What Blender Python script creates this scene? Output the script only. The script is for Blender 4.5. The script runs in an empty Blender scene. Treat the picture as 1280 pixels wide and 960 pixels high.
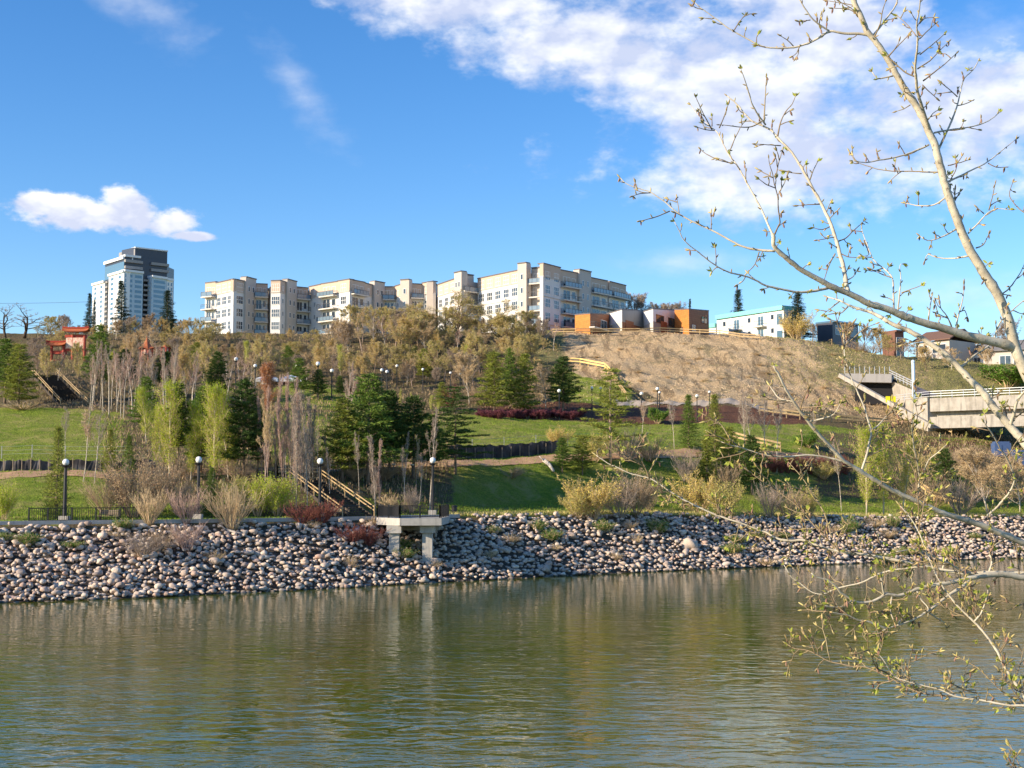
import bpy, math, random
import numpy as np
from mathutils import Vector
R = math.radians
SC = bpy.context.scene
COL = SC.collection

# ---------------------------------------------------------------- camera, world, sun, exposure
EYE = 7.8            # metres above the river
F = 1700.0           # focal length in photo pixels (1280 wide)
PITCH = math.atan(132 / F)
cam_d = bpy.data.cameras.new('camera'); cam = bpy.data.objects.new('camera', cam_d); COL.objects.link(cam)
cam_d.sensor_width = 36; cam_d.lens = 36 * F / 1280
cam_d.clip_start = 0.1; cam_d.clip_end = 20000
cam.location = (0, 0, EYE); cam.rotation_euler = (math.pi / 2 + PITCH, 0, 0)
SC.camera = cam

SUN_EL = R(21); SUN_AZ = R(-116)      # azimuth from +Y (view direction) clockwise: the sun stands left and a little behind the camera
sd = Vector((math.sin(SUN_AZ) * math.cos(SUN_EL), math.cos(SUN_AZ) * math.cos(SUN_EL), math.sin(SUN_EL)))
sun_d = bpy.data.lights.new('sun', 'SUN'); sun_d.energy = 5.0; sun_d.angle = R(0.55); sun_d.color = (1.0, 0.83, 0.62)
sun = bpy.data.objects.new('sun', sun_d); COL.objects.link(sun)
sun.rotation_euler = (-sd).to_track_quat('-Z', 'Y').to_euler()

SC.view_settings.view_transform = 'Standard'; SC.view_settings.look = 'None'
SC.view_settings.exposure = 0.62; SC.view_settings.gamma = 1.0
try: SC.view_settings.use_curve_mapping = False
except Exception: pass
SC.cycles.max_bounces = 6; SC.cycles.transparent_max_bounces = 8
SC.cycles.caustics_reflective = False; SC.cycles.caustics_refractive = False

class NT:
    """small wrapper to write node trees tersely"""
    def __init__(s, tree): s.t = tree
    def n(s, typ, **kw):
        nd = s.t.nodes.new(typ)
        for k, v in kw.items():
            if k in ('ins',):
                for a, b in v.items():
                    if isinstance(b, bpy.types.NodeSocket): s.t.links.new(b, nd.inputs[a])
                    else: nd.inputs[a].default_value = b
            else: setattr(nd, k, v)
        return nd
    def l(s, a, b): s.t.links.new(a, b)
    def math(s, op, a, b=None, c=None, clamp=False):
        nd = s.t.nodes.new('ShaderNodeMath'); nd.operation = op; nd.use_clamp = clamp
        for i, v in enumerate((a, b, c)):
            if v is None: continue
            if isinstance(v, bpy.types.NodeSocket): s.t.links.new(v, nd.inputs[i])
            else: nd.inputs[i].default_value = v
        return nd.outputs[0]
    def mix(s, fac, a, b, blend='MIX'):
        nd = s.t.nodes.new('ShaderNodeMix'); nd.data_type = 'RGBA'; nd.blend_type = blend
        for i, v in ((0, fac), (6, a), (7, b)):
            if isinstance(v, bpy.types.NodeSocket): s.t.links.new(v, nd.inputs[i])
            elif i == 0: nd.inputs[0].default_value = v
            else: nd.inputs[i].default_value = (*v[:3], 1)
        return nd.outputs[2]
    def noise(s, vec, scale, detail=4, rough=0.55, dist=0.0):
        nd = s.t.nodes.new('ShaderNodeTexNoise'); nd.inputs['Scale'].default_value = scale
        nd.inputs['Detail'].default_value = detail; nd.inputs['Roughness'].default_value = rough
        nd.inputs['Distortion'].default_value = dist
        if vec is not None: s.t.links.new(vec, nd.inputs['Vector'])
        return nd.outputs['Fac']
    def ramp(s, fac, stops):
        nd = s.t.nodes.new('ShaderNodeValToRGB'); el = nd.color_ramp.elements
        while len(el) < len(stops): el.new(0.5)
        for e, (p, c) in zip(el, stops): e.position = p; e.color = (*c, 1) if len(c) == 3 else c
        s.t.links.new(fac, nd.inputs[0]); return nd.outputs[0]
    def smooth(s, v, a, b):
        nd = s.t.nodes.new('ShaderNodeMapRange'); nd.interpolation_type = 'SMOOTHSTEP'
        s.t.links.new(v, nd.inputs[0]); nd.inputs[1].default_value = a; nd.inputs[2].default_value = b
        return nd.outputs[0]

def build_world():
    w = bpy.data.worlds.new('World'); SC.world = w; w.use_nodes = True
    t = w.node_tree; t.nodes.clear(); N = NT(t)
    sky = N.n('ShaderNodeTexSky', sky_type='NISHITA', sun_disc=False, sun_elevation=SUN_EL, sun_rotation=SUN_AZ,
              altitude=650, air_density=1.0, dust_density=0.35, ozone_density=2.4)
    hs = N.n('ShaderNodeHueSaturation'); hs.inputs['Saturation'].default_value = 1.32; hs.inputs['Value'].default_value = 1.24
    hs.inputs['Hue'].default_value = 0.508
    N.l(sky.outputs[0], hs.inputs['Color'])
    tc = N.n('ShaderNodeTexCoord'); sep = N.n('ShaderNodeSeparateXYZ'); N.l(tc.outputs['Generated'], sep.inputs[0])
    x, y, z = sep.outputs
    az = N.math('ARCTAN2', x, y); el = N.math('ARCSINE', z)
    comb = N.n('ShaderNodeCombineXYZ'); N.l(az, comb.inputs[0]); N.l(N.math('MULTIPLY', el, 1.7), comb.inputs[1])
    p = comb.outputs[0]
    warp = N.noise(p, 9, 5, 0.6); warp2 = N.noise(p, 34, 5, 0.62)
    def ell(cx, cy, rx, ry, rot=0.0):
        dx = N.math('SUBTRACT', az, cx); dy = N.math('SUBTRACT', el, cy)
        c, s_ = math.cos(rot), math.sin(rot)
        u = N.math('ADD', N.math('MULTIPLY', dx, c / rx), N.math('MULTIPLY', dy, s_ / rx))
        v = N.math('ADD', N.math('MULTIPLY', dx, -s_ / ry), N.math('MULTIPLY', dy, c / ry))
        r2 = N.math('ADD', N.math('MULTIPLY', u, u), N.math('MULTIPLY', v, v))
        return N.math('SUBTRACT', 1.0, N.math('SQRT', r2))
    def px(a, b): return ((a - 640) / F, (612 - b) / F)
    def E(cx, cy, rx, ry, rot=0): a, b = px(cx, cy); return ell(a, b, rx / F, ry / F, rot)
    def mx(*a):
        r = a[0]
        for b in a[1:]: r = N.math('MAXIMUM', r, b)
        return r
    # dense body of the two cloud banks
    big = mx(E(600, 20, 230, 52, -0.12), E(760, 75, 270, 70, -0.22), E(930, 130, 220, 125, -0.35), E(1010, 60, 170, 100, 0), E(1040, 215, 330, 78, -0.02), E(1180, 170, 260, 70, 0))
    small = mx(E(140, 287, 116, 21, 0.04), E(162, 268, 34, 25), E(75, 277, 58, 18), E(215, 288, 42, 20), E(243, 304, 34, 7), E(105, 282, 80, 20))
    wisp = mx(E(170, 30, 130, 50, -0.5), E(370, 120, 120, 36, -0.9), E(1200, 120, 150, 90), E(1180, 385, 260, 40, -0.05), E(850, 330, 130, 22), E(1800, 300, 400, 120), E(-500, 250, 300, 60))
    up = mx(E(640, -500, 900, 230, -0.1))
    n1 = N.math('SUBTRACT', warp, 0.5); n2 = N.math('SUBTRACT', warp2, 0.5)
    nn = N.math('ADD', N.math('MULTIPLY', n1, 2.6), N.math('MULTIPLY', n2, 1.5))
    dbig = N.smooth(N.math('ADD', N.math('MULTIPLY', big, 1.25), nn), -0.12, 0.95)
    nsm = N.math('ADD', N.math('MULTIPLY', n1, 0.9), N.math('MULTIPLY', n2, 2.3))
    dsm = N.smooth(N.math('ADD', N.math('MULTIPLY', small, 1.25), nsm), -0.06, 0.62)
    dw = N.math('MULTIPLY', N.smooth(N.math('ADD', wisp, N.math('MULTIPLY', nn, 0.7)), 0.0, 1.6), 0.42)
    dup = N.math('MULTIPLY', N.smooth(N.math('ADD', up, nn), 0.0, 0.8), 0.7)
    dens = N.math('MAXIMUM', N.math('MAXIMUM', N.math('MULTIPLY', dbig, 0.9), dsm), N.math('MAXIMUM', dw, dup))
    # the side of each billow that faces the sun is brighter: difference of the density a little towards the sun
    off = N.n('ShaderNodeVectorMath', operation='ADD'); N.l(p, off.inputs[0]); off.inputs[1].default_value = (-0.012, 0.022, 0)
    d2 = N.noise(off.outputs[0], 22, 4, 0.55); d1 = N.noise(p, 22, 4, 0.55)
    d3 = N.noise(off.outputs[0], 9, 4, 0.55)
    lit = N.math('ADD', N.math('MULTIPLY', N.math('SUBTRACT', d1, d2), 2.8), N.math('MULTIPLY', N.math('SUBTRACT', warp, d3), 5.0))
    core = N.math('MULTIPLY', mx(N.math('MAXIMUM', big, 0.0), N.math('MAXIMUM', small, 0.0)), -0.42)
    under = N.math('MULTIPLY', N.math('MULTIPLY', N.math('SUBTRACT', el, px(0, 280)[1]), 34.0), N.math('GREATER_THAN', small, -0.3))
    lit = N.math('ADD', lit, under)
    litf = N.math('ADD', N.math('ADD', lit, core), 0.66, clamp=True)
    ccol = N.mix(litf, (4.0, 4.35, 5.5), (6.3, 6.35, 6.55))
    colr = N.mix(dens, hs.outputs[0], ccol)
    bg = N.n('ShaderNodeBackground'); bg.inputs['Strength'].default_value = 0.115; N.l(colr, bg.inputs['Color'])
    out = N.n('ShaderNodeOutputWorld'); N.l(bg.outputs[0], out.inputs[0])
build_world()

# ---------------------------------------------------------------- helpers
def ray(x, y):
    u = (x - 640) / F; v = (480 - y) / F
    return (u, math.cos(PITCH) - v * math.sin(PITCH), math.sin(PITCH) + v * math.cos(PITCH))
def at(x, y, Y):
    """the point at forward distance Y seen at photo pixel x, y"""
    d = ray(x, y); t = Y / d[1]
    return Vector((d[0] * t, Y, EYE + d[2] * t))
def rng_(seed): return np.random.default_rng(seed)

class MB:
    """collects boxes, beams, tubes and leaves; build() links them as ONE mesh object"""
    def __init__(s): s.v = []; s.f = []; s.m = []; s.n = 0
    def raw(s, verts, faces, mi=0):
        verts = np.asarray(verts, float); k = s.n
        s.v.append(verts); s.n += len(verts)
        s.f.extend([[i + k for i in f] for f in faces]); s.m.extend([mi] * len(faces))
    def box(s, c, size, rz=0.0, mi=0):
        hx, hy, hz = size[0] / 2, size[1] / 2, size[2] / 2
        ca, sa = math.cos(rz), math.sin(rz); vs = []
        for dz in (-hz, hz):
            for dx, dy in ((-hx, -hy), (hx, -hy), (hx, hy), (-hx, hy)):
                vs.append((c[0] + dx * ca - dy * sa, c[1] + dx * sa + dy * ca, c[2] + dz))
        s.raw(vs, [(0, 3, 2, 1), (4, 5, 6, 7), (0, 1, 5, 4), (1, 2, 6, 5), (2, 3, 7, 6), (3, 0, 4, 7)], mi)
    def beam(s, p0, p1, w, h, mi=0):
        p0 = Vector(p0); p1 = Vector(p1); d = (p1 - p0).normalized()
        up = Vector((0, 0, 1)) if abs(d.z) < 0.95 else Vector((0, 1, 0))
        a = d.cross(up).normalized() * (w / 2); b = a.cross(d).normalized() * (h / 2)
        vs = [p + x * a + y * b for p in (p0, p1) for x, y in ((-1, -1), (1, -1), (1, 1), (-1, 1))]
        s.raw(vs, [(0, 3, 2, 1), (4, 5, 6, 7), (0, 1, 5, 4), (1, 2, 6, 5), (2, 3, 7, 6), (3, 0, 4, 7)], mi)
    def tube(s, pts, rad, k=6, mi=0, cap=True):
        P = np.asarray(pts, float); n = len(P)
        if np.isscalar(rad): rad = [rad] * n
        T = np.gradient(P, axis=0); T /= np.linalg.norm(T, axis=1)[:, None] + 1e-12
        ref = np.array([0, 0, 1.0]) if abs(T[0][2]) < 0.9 else np.array([1.0, 0, 0])
        A = np.cross(T, ref); A /= np.linalg.norm(A, axis=1)[:, None] + 1e-12
        B = np.cross(T, A); th = np.arange(k) * 2 * math.pi / k
        V = P[:, None, :] + (np.cos(th)[None, :, None] * A[:, None, :] + np.sin(th)[None, :, None] * B[:, None, :]) * np.asarray(rad)[:, None, None]
        base = s.n; s.v.append(V.reshape(-1, 3)); s.n += n * k
        for i in range(n - 1):
            for j in range(k):
                j2 = (j + 1) % k
                s.f.append([base + i * k + j, base + i * k + j2, base + (i + 1) * k + j2, base + (i + 1) * k + j])
        c = (n - 1) * k
        if cap:
            s.f.append([base + j for j in range(k)][::-1]); s.f.append([base + (n - 1) * k + j for j in range(k)]); c += 2
        s.m.extend([mi] * c)
    def sphere(s, c, r, nu=12, nv=8, sc=(1, 1, 1), mi=0):
        vs = []; fs = []
        for i in range(nv + 1):
            ph = math.pi * i / nv
            for j in range(nu):
                th = 2 * math.pi * j / nu
                vs.append((c[0] + r * sc[0] * math.sin(ph) * math.cos(th), c[1] + r * sc[1] * math.sin(ph) * math.sin(th), c[2] + r * sc[2] * math.cos(ph)))
        for i in range(nv):
            for j in range(nu):
                j2 = (j + 1) % nu; fs.append((i * nu + j, i * nu + j2, (i + 1) * nu + j2, (i + 1) * nu + j))
        s.raw(vs, fs, mi)
    def leaves(s, C, L, Wd, D, mi=0):
        """rhombic blades: centres C, half length L along D, half width Wd"""
        C = np.asarray(C, float); n = len(C)
        if not n: return
        D = D / (np.linalg.norm(D, axis=1)[:, None] + 1e-9)
        Rn = rng_(n + 7).normal(size=(n, 3)); S = np.cross(D, Rn); S /= np.linalg.norm(S, axis=1)[:, None] + 1e-9
        L = np.broadcast_to(L, n)[:, None]; Wd = np.broadcast_to(Wd, n)[:, None]
        V = np.stack([C - D * L, C + S * Wd, C + D * L, C - S * Wd], 1).reshape(-1, 3)
        k = s.n; s.v.append(V); s.n += 4 * n
        s.f.extend((np.arange(4 * n).reshape(n, 4) + k).tolist()); s.m.extend([mi] * n)
    def mesh(s, name, mats, smooth=False):
        me = bpy.data.meshes.new(name)
        V = np.concatenate(s.v) if s.v else np.zeros((0, 3))
        lens = np.array([len(f) for f in s.f], dtype=np.int32)
        idx = np.fromiter((i for f in s.f for i in f), dtype=np.int32, count=int(lens.sum()))
        me.vertices.add(len(V)); me.vertices.foreach_set('co', V.ravel())
        me.loops.add(len(idx)); me.loops.foreach_set('vertex_index', idx)
        me.polygons.add(len(lens)); st = np.zeros(len(lens), dtype=np.int32); st[1:] = np.cumsum(lens)[:-1]
        me.polygons.foreach_set('loop_start', st); me.polygons.foreach_set('loop_total', lens)
        if not isinstance(mats, (list, tuple)): mats = [mats]
        for m in mats: me.materials.append(m)
        if len(mats) > 1: me.polygons.foreach_set('material_index', np.array(s.m, dtype=np.int32))
        me.polygons.foreach_set('use_smooth', np.full(len(lens), bool(smooth)))
        me.update(calc_edges=True); me.validate(); return me
    def build(s, name, mats, parent=None, smooth=False, loc=None, label=None):
        o = bpy.data.objects.new(name, s.mesh(name, mats, smooth)); COL.objects.link(o)
        if parent is not None: o.parent = parent
        if loc is not None: o.location = loc
        if label: o['label'] = label
        return o
def tag(o, label, cat, group=None, kind=None):
    if label: o['label'] = label
    if cat: o['category'] = cat
    if group: o['group'] = group
    if kind: o['kind'] = kind
    return o
def empty(name, loc, label, cat, group=None, rz=0.0):
    o = bpy.data.objects.new(name, None); COL.objects.link(o); o.location = loc; o.rotation_euler = (0, 0, rz)
    o.empty_display_size = 0.3
    return tag(o, label, cat, group)
KIDS = {}
def kids(o):
    return [c for c in COL.objects if c.parent is o]
def copy_tree(proto, loc, rz=0.0, scale=(1, 1, 1), label=None, group=None, cat=None):
    """proto = nested tuple (object, [children tuples])"""
    def rec(node, parent):
        o, ch = node
        c = o.copy(); COL.objects.link(c); c.parent = parent
        for n in ch: rec(n, c)
        return c
    r = rec(proto, None); r.location = loc; r.rotation_euler = (0, 0, rz); r.scale = scale
    if label: r['label'] = label
    if group: r['group'] = group
    if cat: r['category'] = cat
    return r

MAT = {}
def mat(name, col, rough=0.75, spec=0.3, metal=0.0, var=0.12, nscale=3.0, bump=0.0, bscale=20, island=0.0, col2=None, trans=0.0, emit=None, bands=0.0, stain=0.0):
    """plain procedural material: base colour broken up by noise, optional per-island variation, optional bump"""
    if name in MAT: return MAT[name]
    m = bpy.data.materials.new(name); m.use_nodes = True; t = m.node_tree; N = NT(t)
    b = t.nodes['Principled BSDF']; b.inputs['Roughness'].default_value = rough
    b.inputs['Specular IOR Level'].default_value = spec; b.inputs['Metallic'].default_value = metal
    tc = N.n('ShaderNodeTexCoord'); nz = N.noise(tc.outputs['Object'], nscale, 5, 0.6)
    c2 = col2 if col2 else tuple(c * 0.55 for c in col)
    f = N.smooth(nz, 0.35, 0.75)
    c = N.mix(N.math('MULTIPLY', f, 1.0 if col2 else min(1, var * 3)), col, c2)
    if island:
        g = N.n('ShaderNodeNewGeometry'); oi = N.n('ShaderNodeObjectInfo')
        r = N.math('FRACT', N.math('ADD', g.outputs['Random Per Island'], oi.outputs['Random']))
        hs = N.n('ShaderNodeHueSaturation'); N.l(c, hs.inputs['Color'])
        N.l(N.math('ADD', N.math('MULTIPLY', r, 2 * island), 1 - island), hs.inputs['Value'])
        r2 = N.math('FRACT', N.math('MULTIPLY', r, 7.13))
        N.l(N.math('ADD', N.math('MULTIPLY', r2, island * 0.08), 0.5 - island * 0.04), hs.inputs['Hue'])
        c = hs.outputs[0]
    if bands:      # board joints: thin dark horizontal lines every `bands` metres
        sp = N.n('ShaderNodeSeparateXYZ'); N.l(tc.outputs['Object'], sp.inputs[0]); ln = N.math('FRACT', N.math('DIVIDE', sp.outputs[2], bands))
        c = N.mix(N.math('MULTIPLY', N.math('LESS_THAN', ln, 0.13), 0.55), c, tuple(v * 0.3 for v in col))
        brd = N.n('ShaderNodeTexWhiteNoise', noise_dimensions='1D'); N.l(N.math('FLOOR', N.math('DIVIDE', sp.outputs[2], bands)), brd.inputs['W'])
        c = N.mix(N.math('MULTIPLY', brd.outputs['Value'], 0.35), c, tuple(v * 0.55 for v in col))
    if stain:      # rain streaks running down the face
        mp = N.n('ShaderNodeMapping'); N.l(tc.outputs['Object'], mp.inputs[0]); mp.inputs['Scale'].default_value = (1.6, 1.6, 0.12)
        c = N.mix(N.math('MULTIPLY', N.smooth(N.noise(mp.outputs[0], 1.2, 5, 0.7), 0.48, 0.72), stain), c, tuple(v * 0.4 for v in col))
    N.l(c, b.inputs['Base Color'])
    if bump:
        bn = N.noise(tc.outputs['Object'], bscale, 5, 0.6); bp = N.n('ShaderNodeBump'); bp.inputs['Strength'].default_value = bump
        bp.inputs['Distance'].default_value = 0.1; N.l(bn, bp.inputs['Height']); N.l(bp.outputs[0], b.inputs['Normal'])
    if trans:
        tr = N.n('ShaderNodeBsdfTranslucent'); N.l(c, tr.inputs[0]); mx = N.n('ShaderNodeMixShader'); mx.inputs[0].default_value = trans
        N.l(b.outputs[0], mx.inputs[1]); N.l(tr.outputs[0], mx.inputs[2]); N.l(mx.outputs[0], t.nodes['Material Output'].inputs[0])
    if emit:
        b.inputs['Emission Color'].default_value = (*emit[:3], 1); b.inputs['Emission Strength'].default_value = emit[3]
    MAT[name] = m; return m
# ---------------------------------------------------------------- terrain profile
# Each row runs along the far bank: shoreline, top of the bank, back of the promenade ... crest of the hill, plateau.
# anchors: photo column -> (photo row, distance) ; the two give the ground height there
AX = [-300, 0, 200, 400, 600, 800, 900, 1000, 1100, 1200, 1290, 1480]
ROWS = [
 # shoreline (z = 0, distance follows from the row)
 ('shore',  [775, 752, 745, 735, 724, 714, 710, 706, 702, 699, 696, 690], None),
 ('bank',   [660, 655, 653, 650, 645, 643, 645, 646, 646, 646, 646, 645], [98, 106, 111, 118, 129, 141, 147, 153, 158, 164, 169, 182]),
 ('prom',   [658, 652, 650, 647, 643, 641, 643, 644, 644, 644, 644, 643], [103, 111, 116, 123, 134, 146, 152, 158, 163, 169, 174, 187]),
 ('low',    [645, 635, 630, 618, 634, 625, 622, 622, 625, 628, 628, 630], [112, 119, 123, 128, 142, 154, 160, 166, 172, 178, 183, 196]),
 ('path0',  [602, 599, 597, 590, 583, 572, 570, 575, 590, 600, 606, 615], [126, 131, 133, 138, 150, 164, 172, 180, 186, 192, 197, 210]),
 ('path1',  [593, 590, 588, 583, 575, 563, 561, 567, 582, 594, 600, 608], [131, 136, 138, 143, 155, 169, 177, 185, 191, 197, 202, 215]),
 ('lawn0',  [588, 585, 583, 578, 568, 557, 555, 560, 570, 580, 588, 596], [136, 141, 143, 148, 160, 174, 182, 189, 195, 202, 207, 220]),
 ('lawn1',  [514, 510, 513, 514, 519, 531, 529, 530, 541, 548, 556, 560], [178, 180, 182, 187, 198, 206, 210, 214, 218, 222, 226, 236]),
 ('mid',    [502, 499, 500, 500, 503, 508, 507, 517, 530, 538, 542, 550], [190, 192, 194, 200, 210, 216, 219, 222, 225, 228, 232, 242]),
 ('slope',  [455, 455, 455, 458, 462, 463, 468, 482, 500, 508, 515, 525], [232, 234, 236, 240, 244, 246, 247, 248, 248, 250, 253, 262]),
 ('crest0', [420, 424, 424, 424, 421, 419, 421, 427, 449, 459, 466, 475], [262, 264, 266, 270, 274, 274, 273, 272, 270, 270, 270, 278]),
 ('crest1', [414, 417, 417, 417, 416, 415, 418, 423, 443, 451, 458, 466], [274, 276, 278, 282, 284, 282, 282, 281, 280, 280, 280, 290]),
]
AXa = np.array([(x - 640) / F for x in AX])
PY, PZ = [], []
for nm, ys, ds in ROWS:
    if nm == 'shore':
        ds = [EYE * F / (y - 612) for y in ys]
    pts = [at(x, y, d) for x, y, d in zip(AX, ys, ds)]
    PY.append([p.y for p in pts]); PZ.append([0.0 if nm == 'shore' else p.z for p in pts])
AXa = np.array([(x - 640) / F / math.cos(PITCH) for x in AX])
# rows before the shore (river bed) and behind the crest (plateau to the horizon)
PY = [[y - 30 for y in PY[0]], [y - 6 for y in PY[0]]] + PY; PZ = [[-5.0] * len(AX), [-1.9] * len(AX)] + PZ
top = PZ[-1]
PY.append([y + 40 for y in PY[-1]]); PZ.append([z + 1.0 for z in top])
PY.append([900.0] * len(AX)); PZ.append([41.0] * len(AX))
PY.append([9000.0] * len(AX)); PZ.append([41.0] * len(AX))
PY = np.array(PY); PZ = np.array(PZ)
IR = {nm: i + 2 for i, (nm, _, _) in enumerate(ROWS)}
def rows_at(a):
    a = np.asarray(a, float)
    return (np.array([np.interp(a, AXa, r) for r in PY]), np.array([np.interp(a, AXa, r) for r in PZ]))
def hnoise(X, Y):
    return (0.16 * np.sin(X * 0.31 + 1.3 * np.sin(Y * 0.17)) * np.sin(Y * 0.27 + 0.7) + 0.10 * np.sin(X * 0.83 + 2 + np.sin(Y * 0.4)) * np.sin(Y * 0.71 + X * 0.2)
            + 0.05 * np.sin(X * 2.1 + Y * 1.3) * np.sin(Y * 1.9 - X * 0.6))
def ground(X, Y):
    """terrain height; X, Y arrays"""
    X = np.atleast_1d(np.asarray(X, float)); Y = np.atleast_1d(np.asarray(Y, float))
    a = np.clip(X / Y, AXa[0], AXa[-1]); ry, rz = rows_at(a)
    z = np.empty_like(Y)
    k = np.zeros(Y.shape, int)
    for i in range(len(ry)): k += (Y >= ry[i])
    k = np.clip(k - 1, 0, len(ry) - 2); j = np.arange(len(Y))
    t = (Y - ry[k, j]) / (ry[k + 1, j] - ry[k, j]); z = rz[k, j] + np.clip(t, 0, 1) * (rz[k + 1, j] - rz[k, j])
    amp = np.clip((k - IR['prom']) * 0.6 + 0.1, 0, 1) * np.where(k >= len(ry) - 3, 0.3, 1) * np.where((k >= IR['slope'] - 1) & (k < IR['crest1']), 2.6, 1)
    return z + hnoise(X, Y) * amp
def gz(x, y): return float(ground(x, y)[0])
def spot(xpx, ypx):
    """ground point seen at photo pixel (front-most hit)"""
    a = (xpx - 640) / F
    Ys = np.arange(92, 330, 0.4); d = ray(xpx, ypx)
    X = d[0] / d[1] * Ys; Z = EYE + d[2] / d[1] * Ys; G = ground(X, Ys)
    i = np.argmax(G >= Z)
    if G[i] < Z[i]: i = len(Ys) - 1
    return Vector((float(X[i]), float(Ys[i]), float(G[i])))
def spotY(xpx, Y):
    d = ray(xpx, 550); X = d[0] / d[1] * Y
    return Vector((X, Y, gz(X, Y)))

def ground_material():
    m = bpy.data.materials.new('ground'); m.use_nodes = True; t = m.node_tree; N = NT(t); b = t.nodes['Principled BSDF']
    b.inputs['Roughness'].default_value = 0.95; b.inputs['Specular IOR Level'].default_value = 0.1
    tc = N.n('ShaderNodeTexCoord'); P = tc.outputs['Object']
    at_ = N.n('ShaderNodeAttribute', attribute_name='cover'); sep = N.n('ShaderNodeSeparateColor'); N.l(at_.outputs['Color'], sep.inputs[0])
    at2 = N.n('ShaderNodeAttribute', attribute_name='cover2'); sep2 = N.n('ShaderNodeSeparateColor'); N.l(at2.outputs['Color'], sep2.inputs[0])
    big = N.noise(P, 0.12, 5, 0.6); med = N.noise(P, 0.9, 6, 0.65); fine = N.noise(P, 5.5, 6, 0.7); vf = N.noise(P, 16, 4, 0.7)
    st = N.n('ShaderNodeMapping'); N.l(P, st.inputs[0]); st.inputs['Scale'].default_value = (0.5, 1.6, 1.6)
    streak = N.noise(st.outputs[0], 1.4, 6, 0.7, 0.6)
    # grass
    g = N.mix(N.smooth(med, 0.3, 0.7), (0.17, 0.27, 0.025), (0.33, 0.38, 0.055))
    g = N.mix(N.smooth(big, 0.4, 0.65), g, (0.32, 0.34, 0.075))
    g = N.mix(N.math('MULTIPLY', N.smooth(fine, 0.42, 0.62), 0.65), g, (0.11, 0.17, 0.02))
    g = N.mix(N.math('MULTIPLY', N.smooth(streak, 0.55, 0.75), 0.5), g, (0.46, 0.42, 0.15))
    g = N.mix(N.math('MULTIPLY', N.smooth(N.noise(P, 0.35, 5, 0.65, 0.6), 0.48, 0.64), 0.75), g, (0.42, 0.37, 0.13))
    g = N.mix(N.math('MULTIPLY', N.smooth(N.noise(P, 2.3, 5, 0.7, 0.4), 0.58, 0.70), 0.5), g, (0.13, 0.12, 0.04))
    # bare slope: straw erosion matting with dark soil showing through
    s = N.mix(N.smooth(big, 0.35, 0.7), (0.76, 0.56, 0.32), (0.62, 0.44, 0.24))
    s = N.mix(N.math('MULTIPLY', N.smooth(fine, 0.45, 0.66), 0.75), s, (0.36, 0.25, 0.15))
    dn = N.n('ShaderNodeMapping'); N.l(P, dn.inputs[0]); dn.inputs['Scale'].default_value = (0.9, 0.12, 0.35); dn.inputs['Rotation'].default_value = (0, 0, R(-24))
    gul = N.noise(dn.outputs[0], 0.55, 6, 0.62, 0.9); blot = N.noise(P, 0.22, 6, 0.68, 0.8)
    s = N.mix(N.math('MULTIPLY', N.smooth(gul, 0.50, 0.60), 0.8), s, (0.26, 0.18, 0.10))
    s = N.mix(N.math('MULTIPLY', N.smooth(blot, 0.55, 0.62), 0.65), s, (0.22, 0.19, 0.10))
    s = N.mix(N.math('MULTIPLY', N.smooth(blot, 0.40, 0.30), 0.5), s, (0.80, 0.62, 0.42))
    s = N.mix(N.smooth(streak, 0.60, 0.72), s, (0.20, 0.135, 0.08))
    s = N.mix(N.math('MULTIPLY', N.smooth(vf, 0.5, 0.7), 0.4), s, (0.74, 0.60, 0.41))
    # thin dry grass
    dgr = N.mix(N.smooth(med, 0.3, 0.65), (0.42, 0.35, 0.17), (0.26, 0.26, 0.09))
    dgr = N.mix(N.smooth(fine, 0.45, 0.65), dgr, (0.085, 0.07, 0.035))
    # forest floor
    ff = N.mix(N.smooth(fine, 0.4, 0.62), (0.13, 0.10, 0.055), (0.24, 0.19, 0.10))
    ff = N.mix(N.math('MULTIPLY', N.smooth(med, 0.52, 0.68), 0.7), ff, (0.17, 0.20, 0.05))
    # mulch beds
    mu = N.mix(N.smooth(fine, 0.4, 0.65), (0.145, 0.07, 0.045), (0.24, 0.13, 0.085))
    # river bed / silt between the rocks
    rb = N.mix(N.smooth(fine, 0.4, 0.6), (0.08, 0.065, 0.05), (0.17, 0.14, 0.11))
    edge = N.math('MULTIPLY', N.math('SUBTRACT', med, 0.5), 0.9)
    def msk(sk): return N.smooth(N.math('ADD', sk, edge), 0.4, 0.6)
    c = N.mix(msk(sep.outputs[0]), ff, g)
    c = N.mix(msk(sep2.outputs[0]), c, dgr)
    c = N.mix(msk(sep.outputs[1]), c, s)
    c = N.mix(msk(sep.outputs[2]), c, mu)
    c = N.mix(sep2.outputs[1], c, rb)
    N.l(c, b.inputs['Base Color'])
    hgt = N.math('ADD', N.math('ADD', N.math('MULTIPLY', fine, 0.8), N.math('MULTIPLY', med, 1.2)), N.math('MULTIPLY', vf, 0.35))
    bp = N.n('ShaderNodeBump'); bp.inputs['Strength'].default_value = 1.0; bp.inputs['Distance'].default_value = 0.42
    N.l(hgt, bp.inputs['Height']); N.l(bp.outputs[0], b.inputs['Normal'])
    return m
def col_of(X, Y):
    """photo column and row of terrain points (for laying out cover in the valley)"""
    return 640 + X / Y * F * math.cos(PITCH)
def box_mask(v, lo, hi, soft): return np.clip((v - lo) / soft + 0.5, 0, 1) * np.clip((hi - v) / soft + 0.5, 0, 1)
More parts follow.
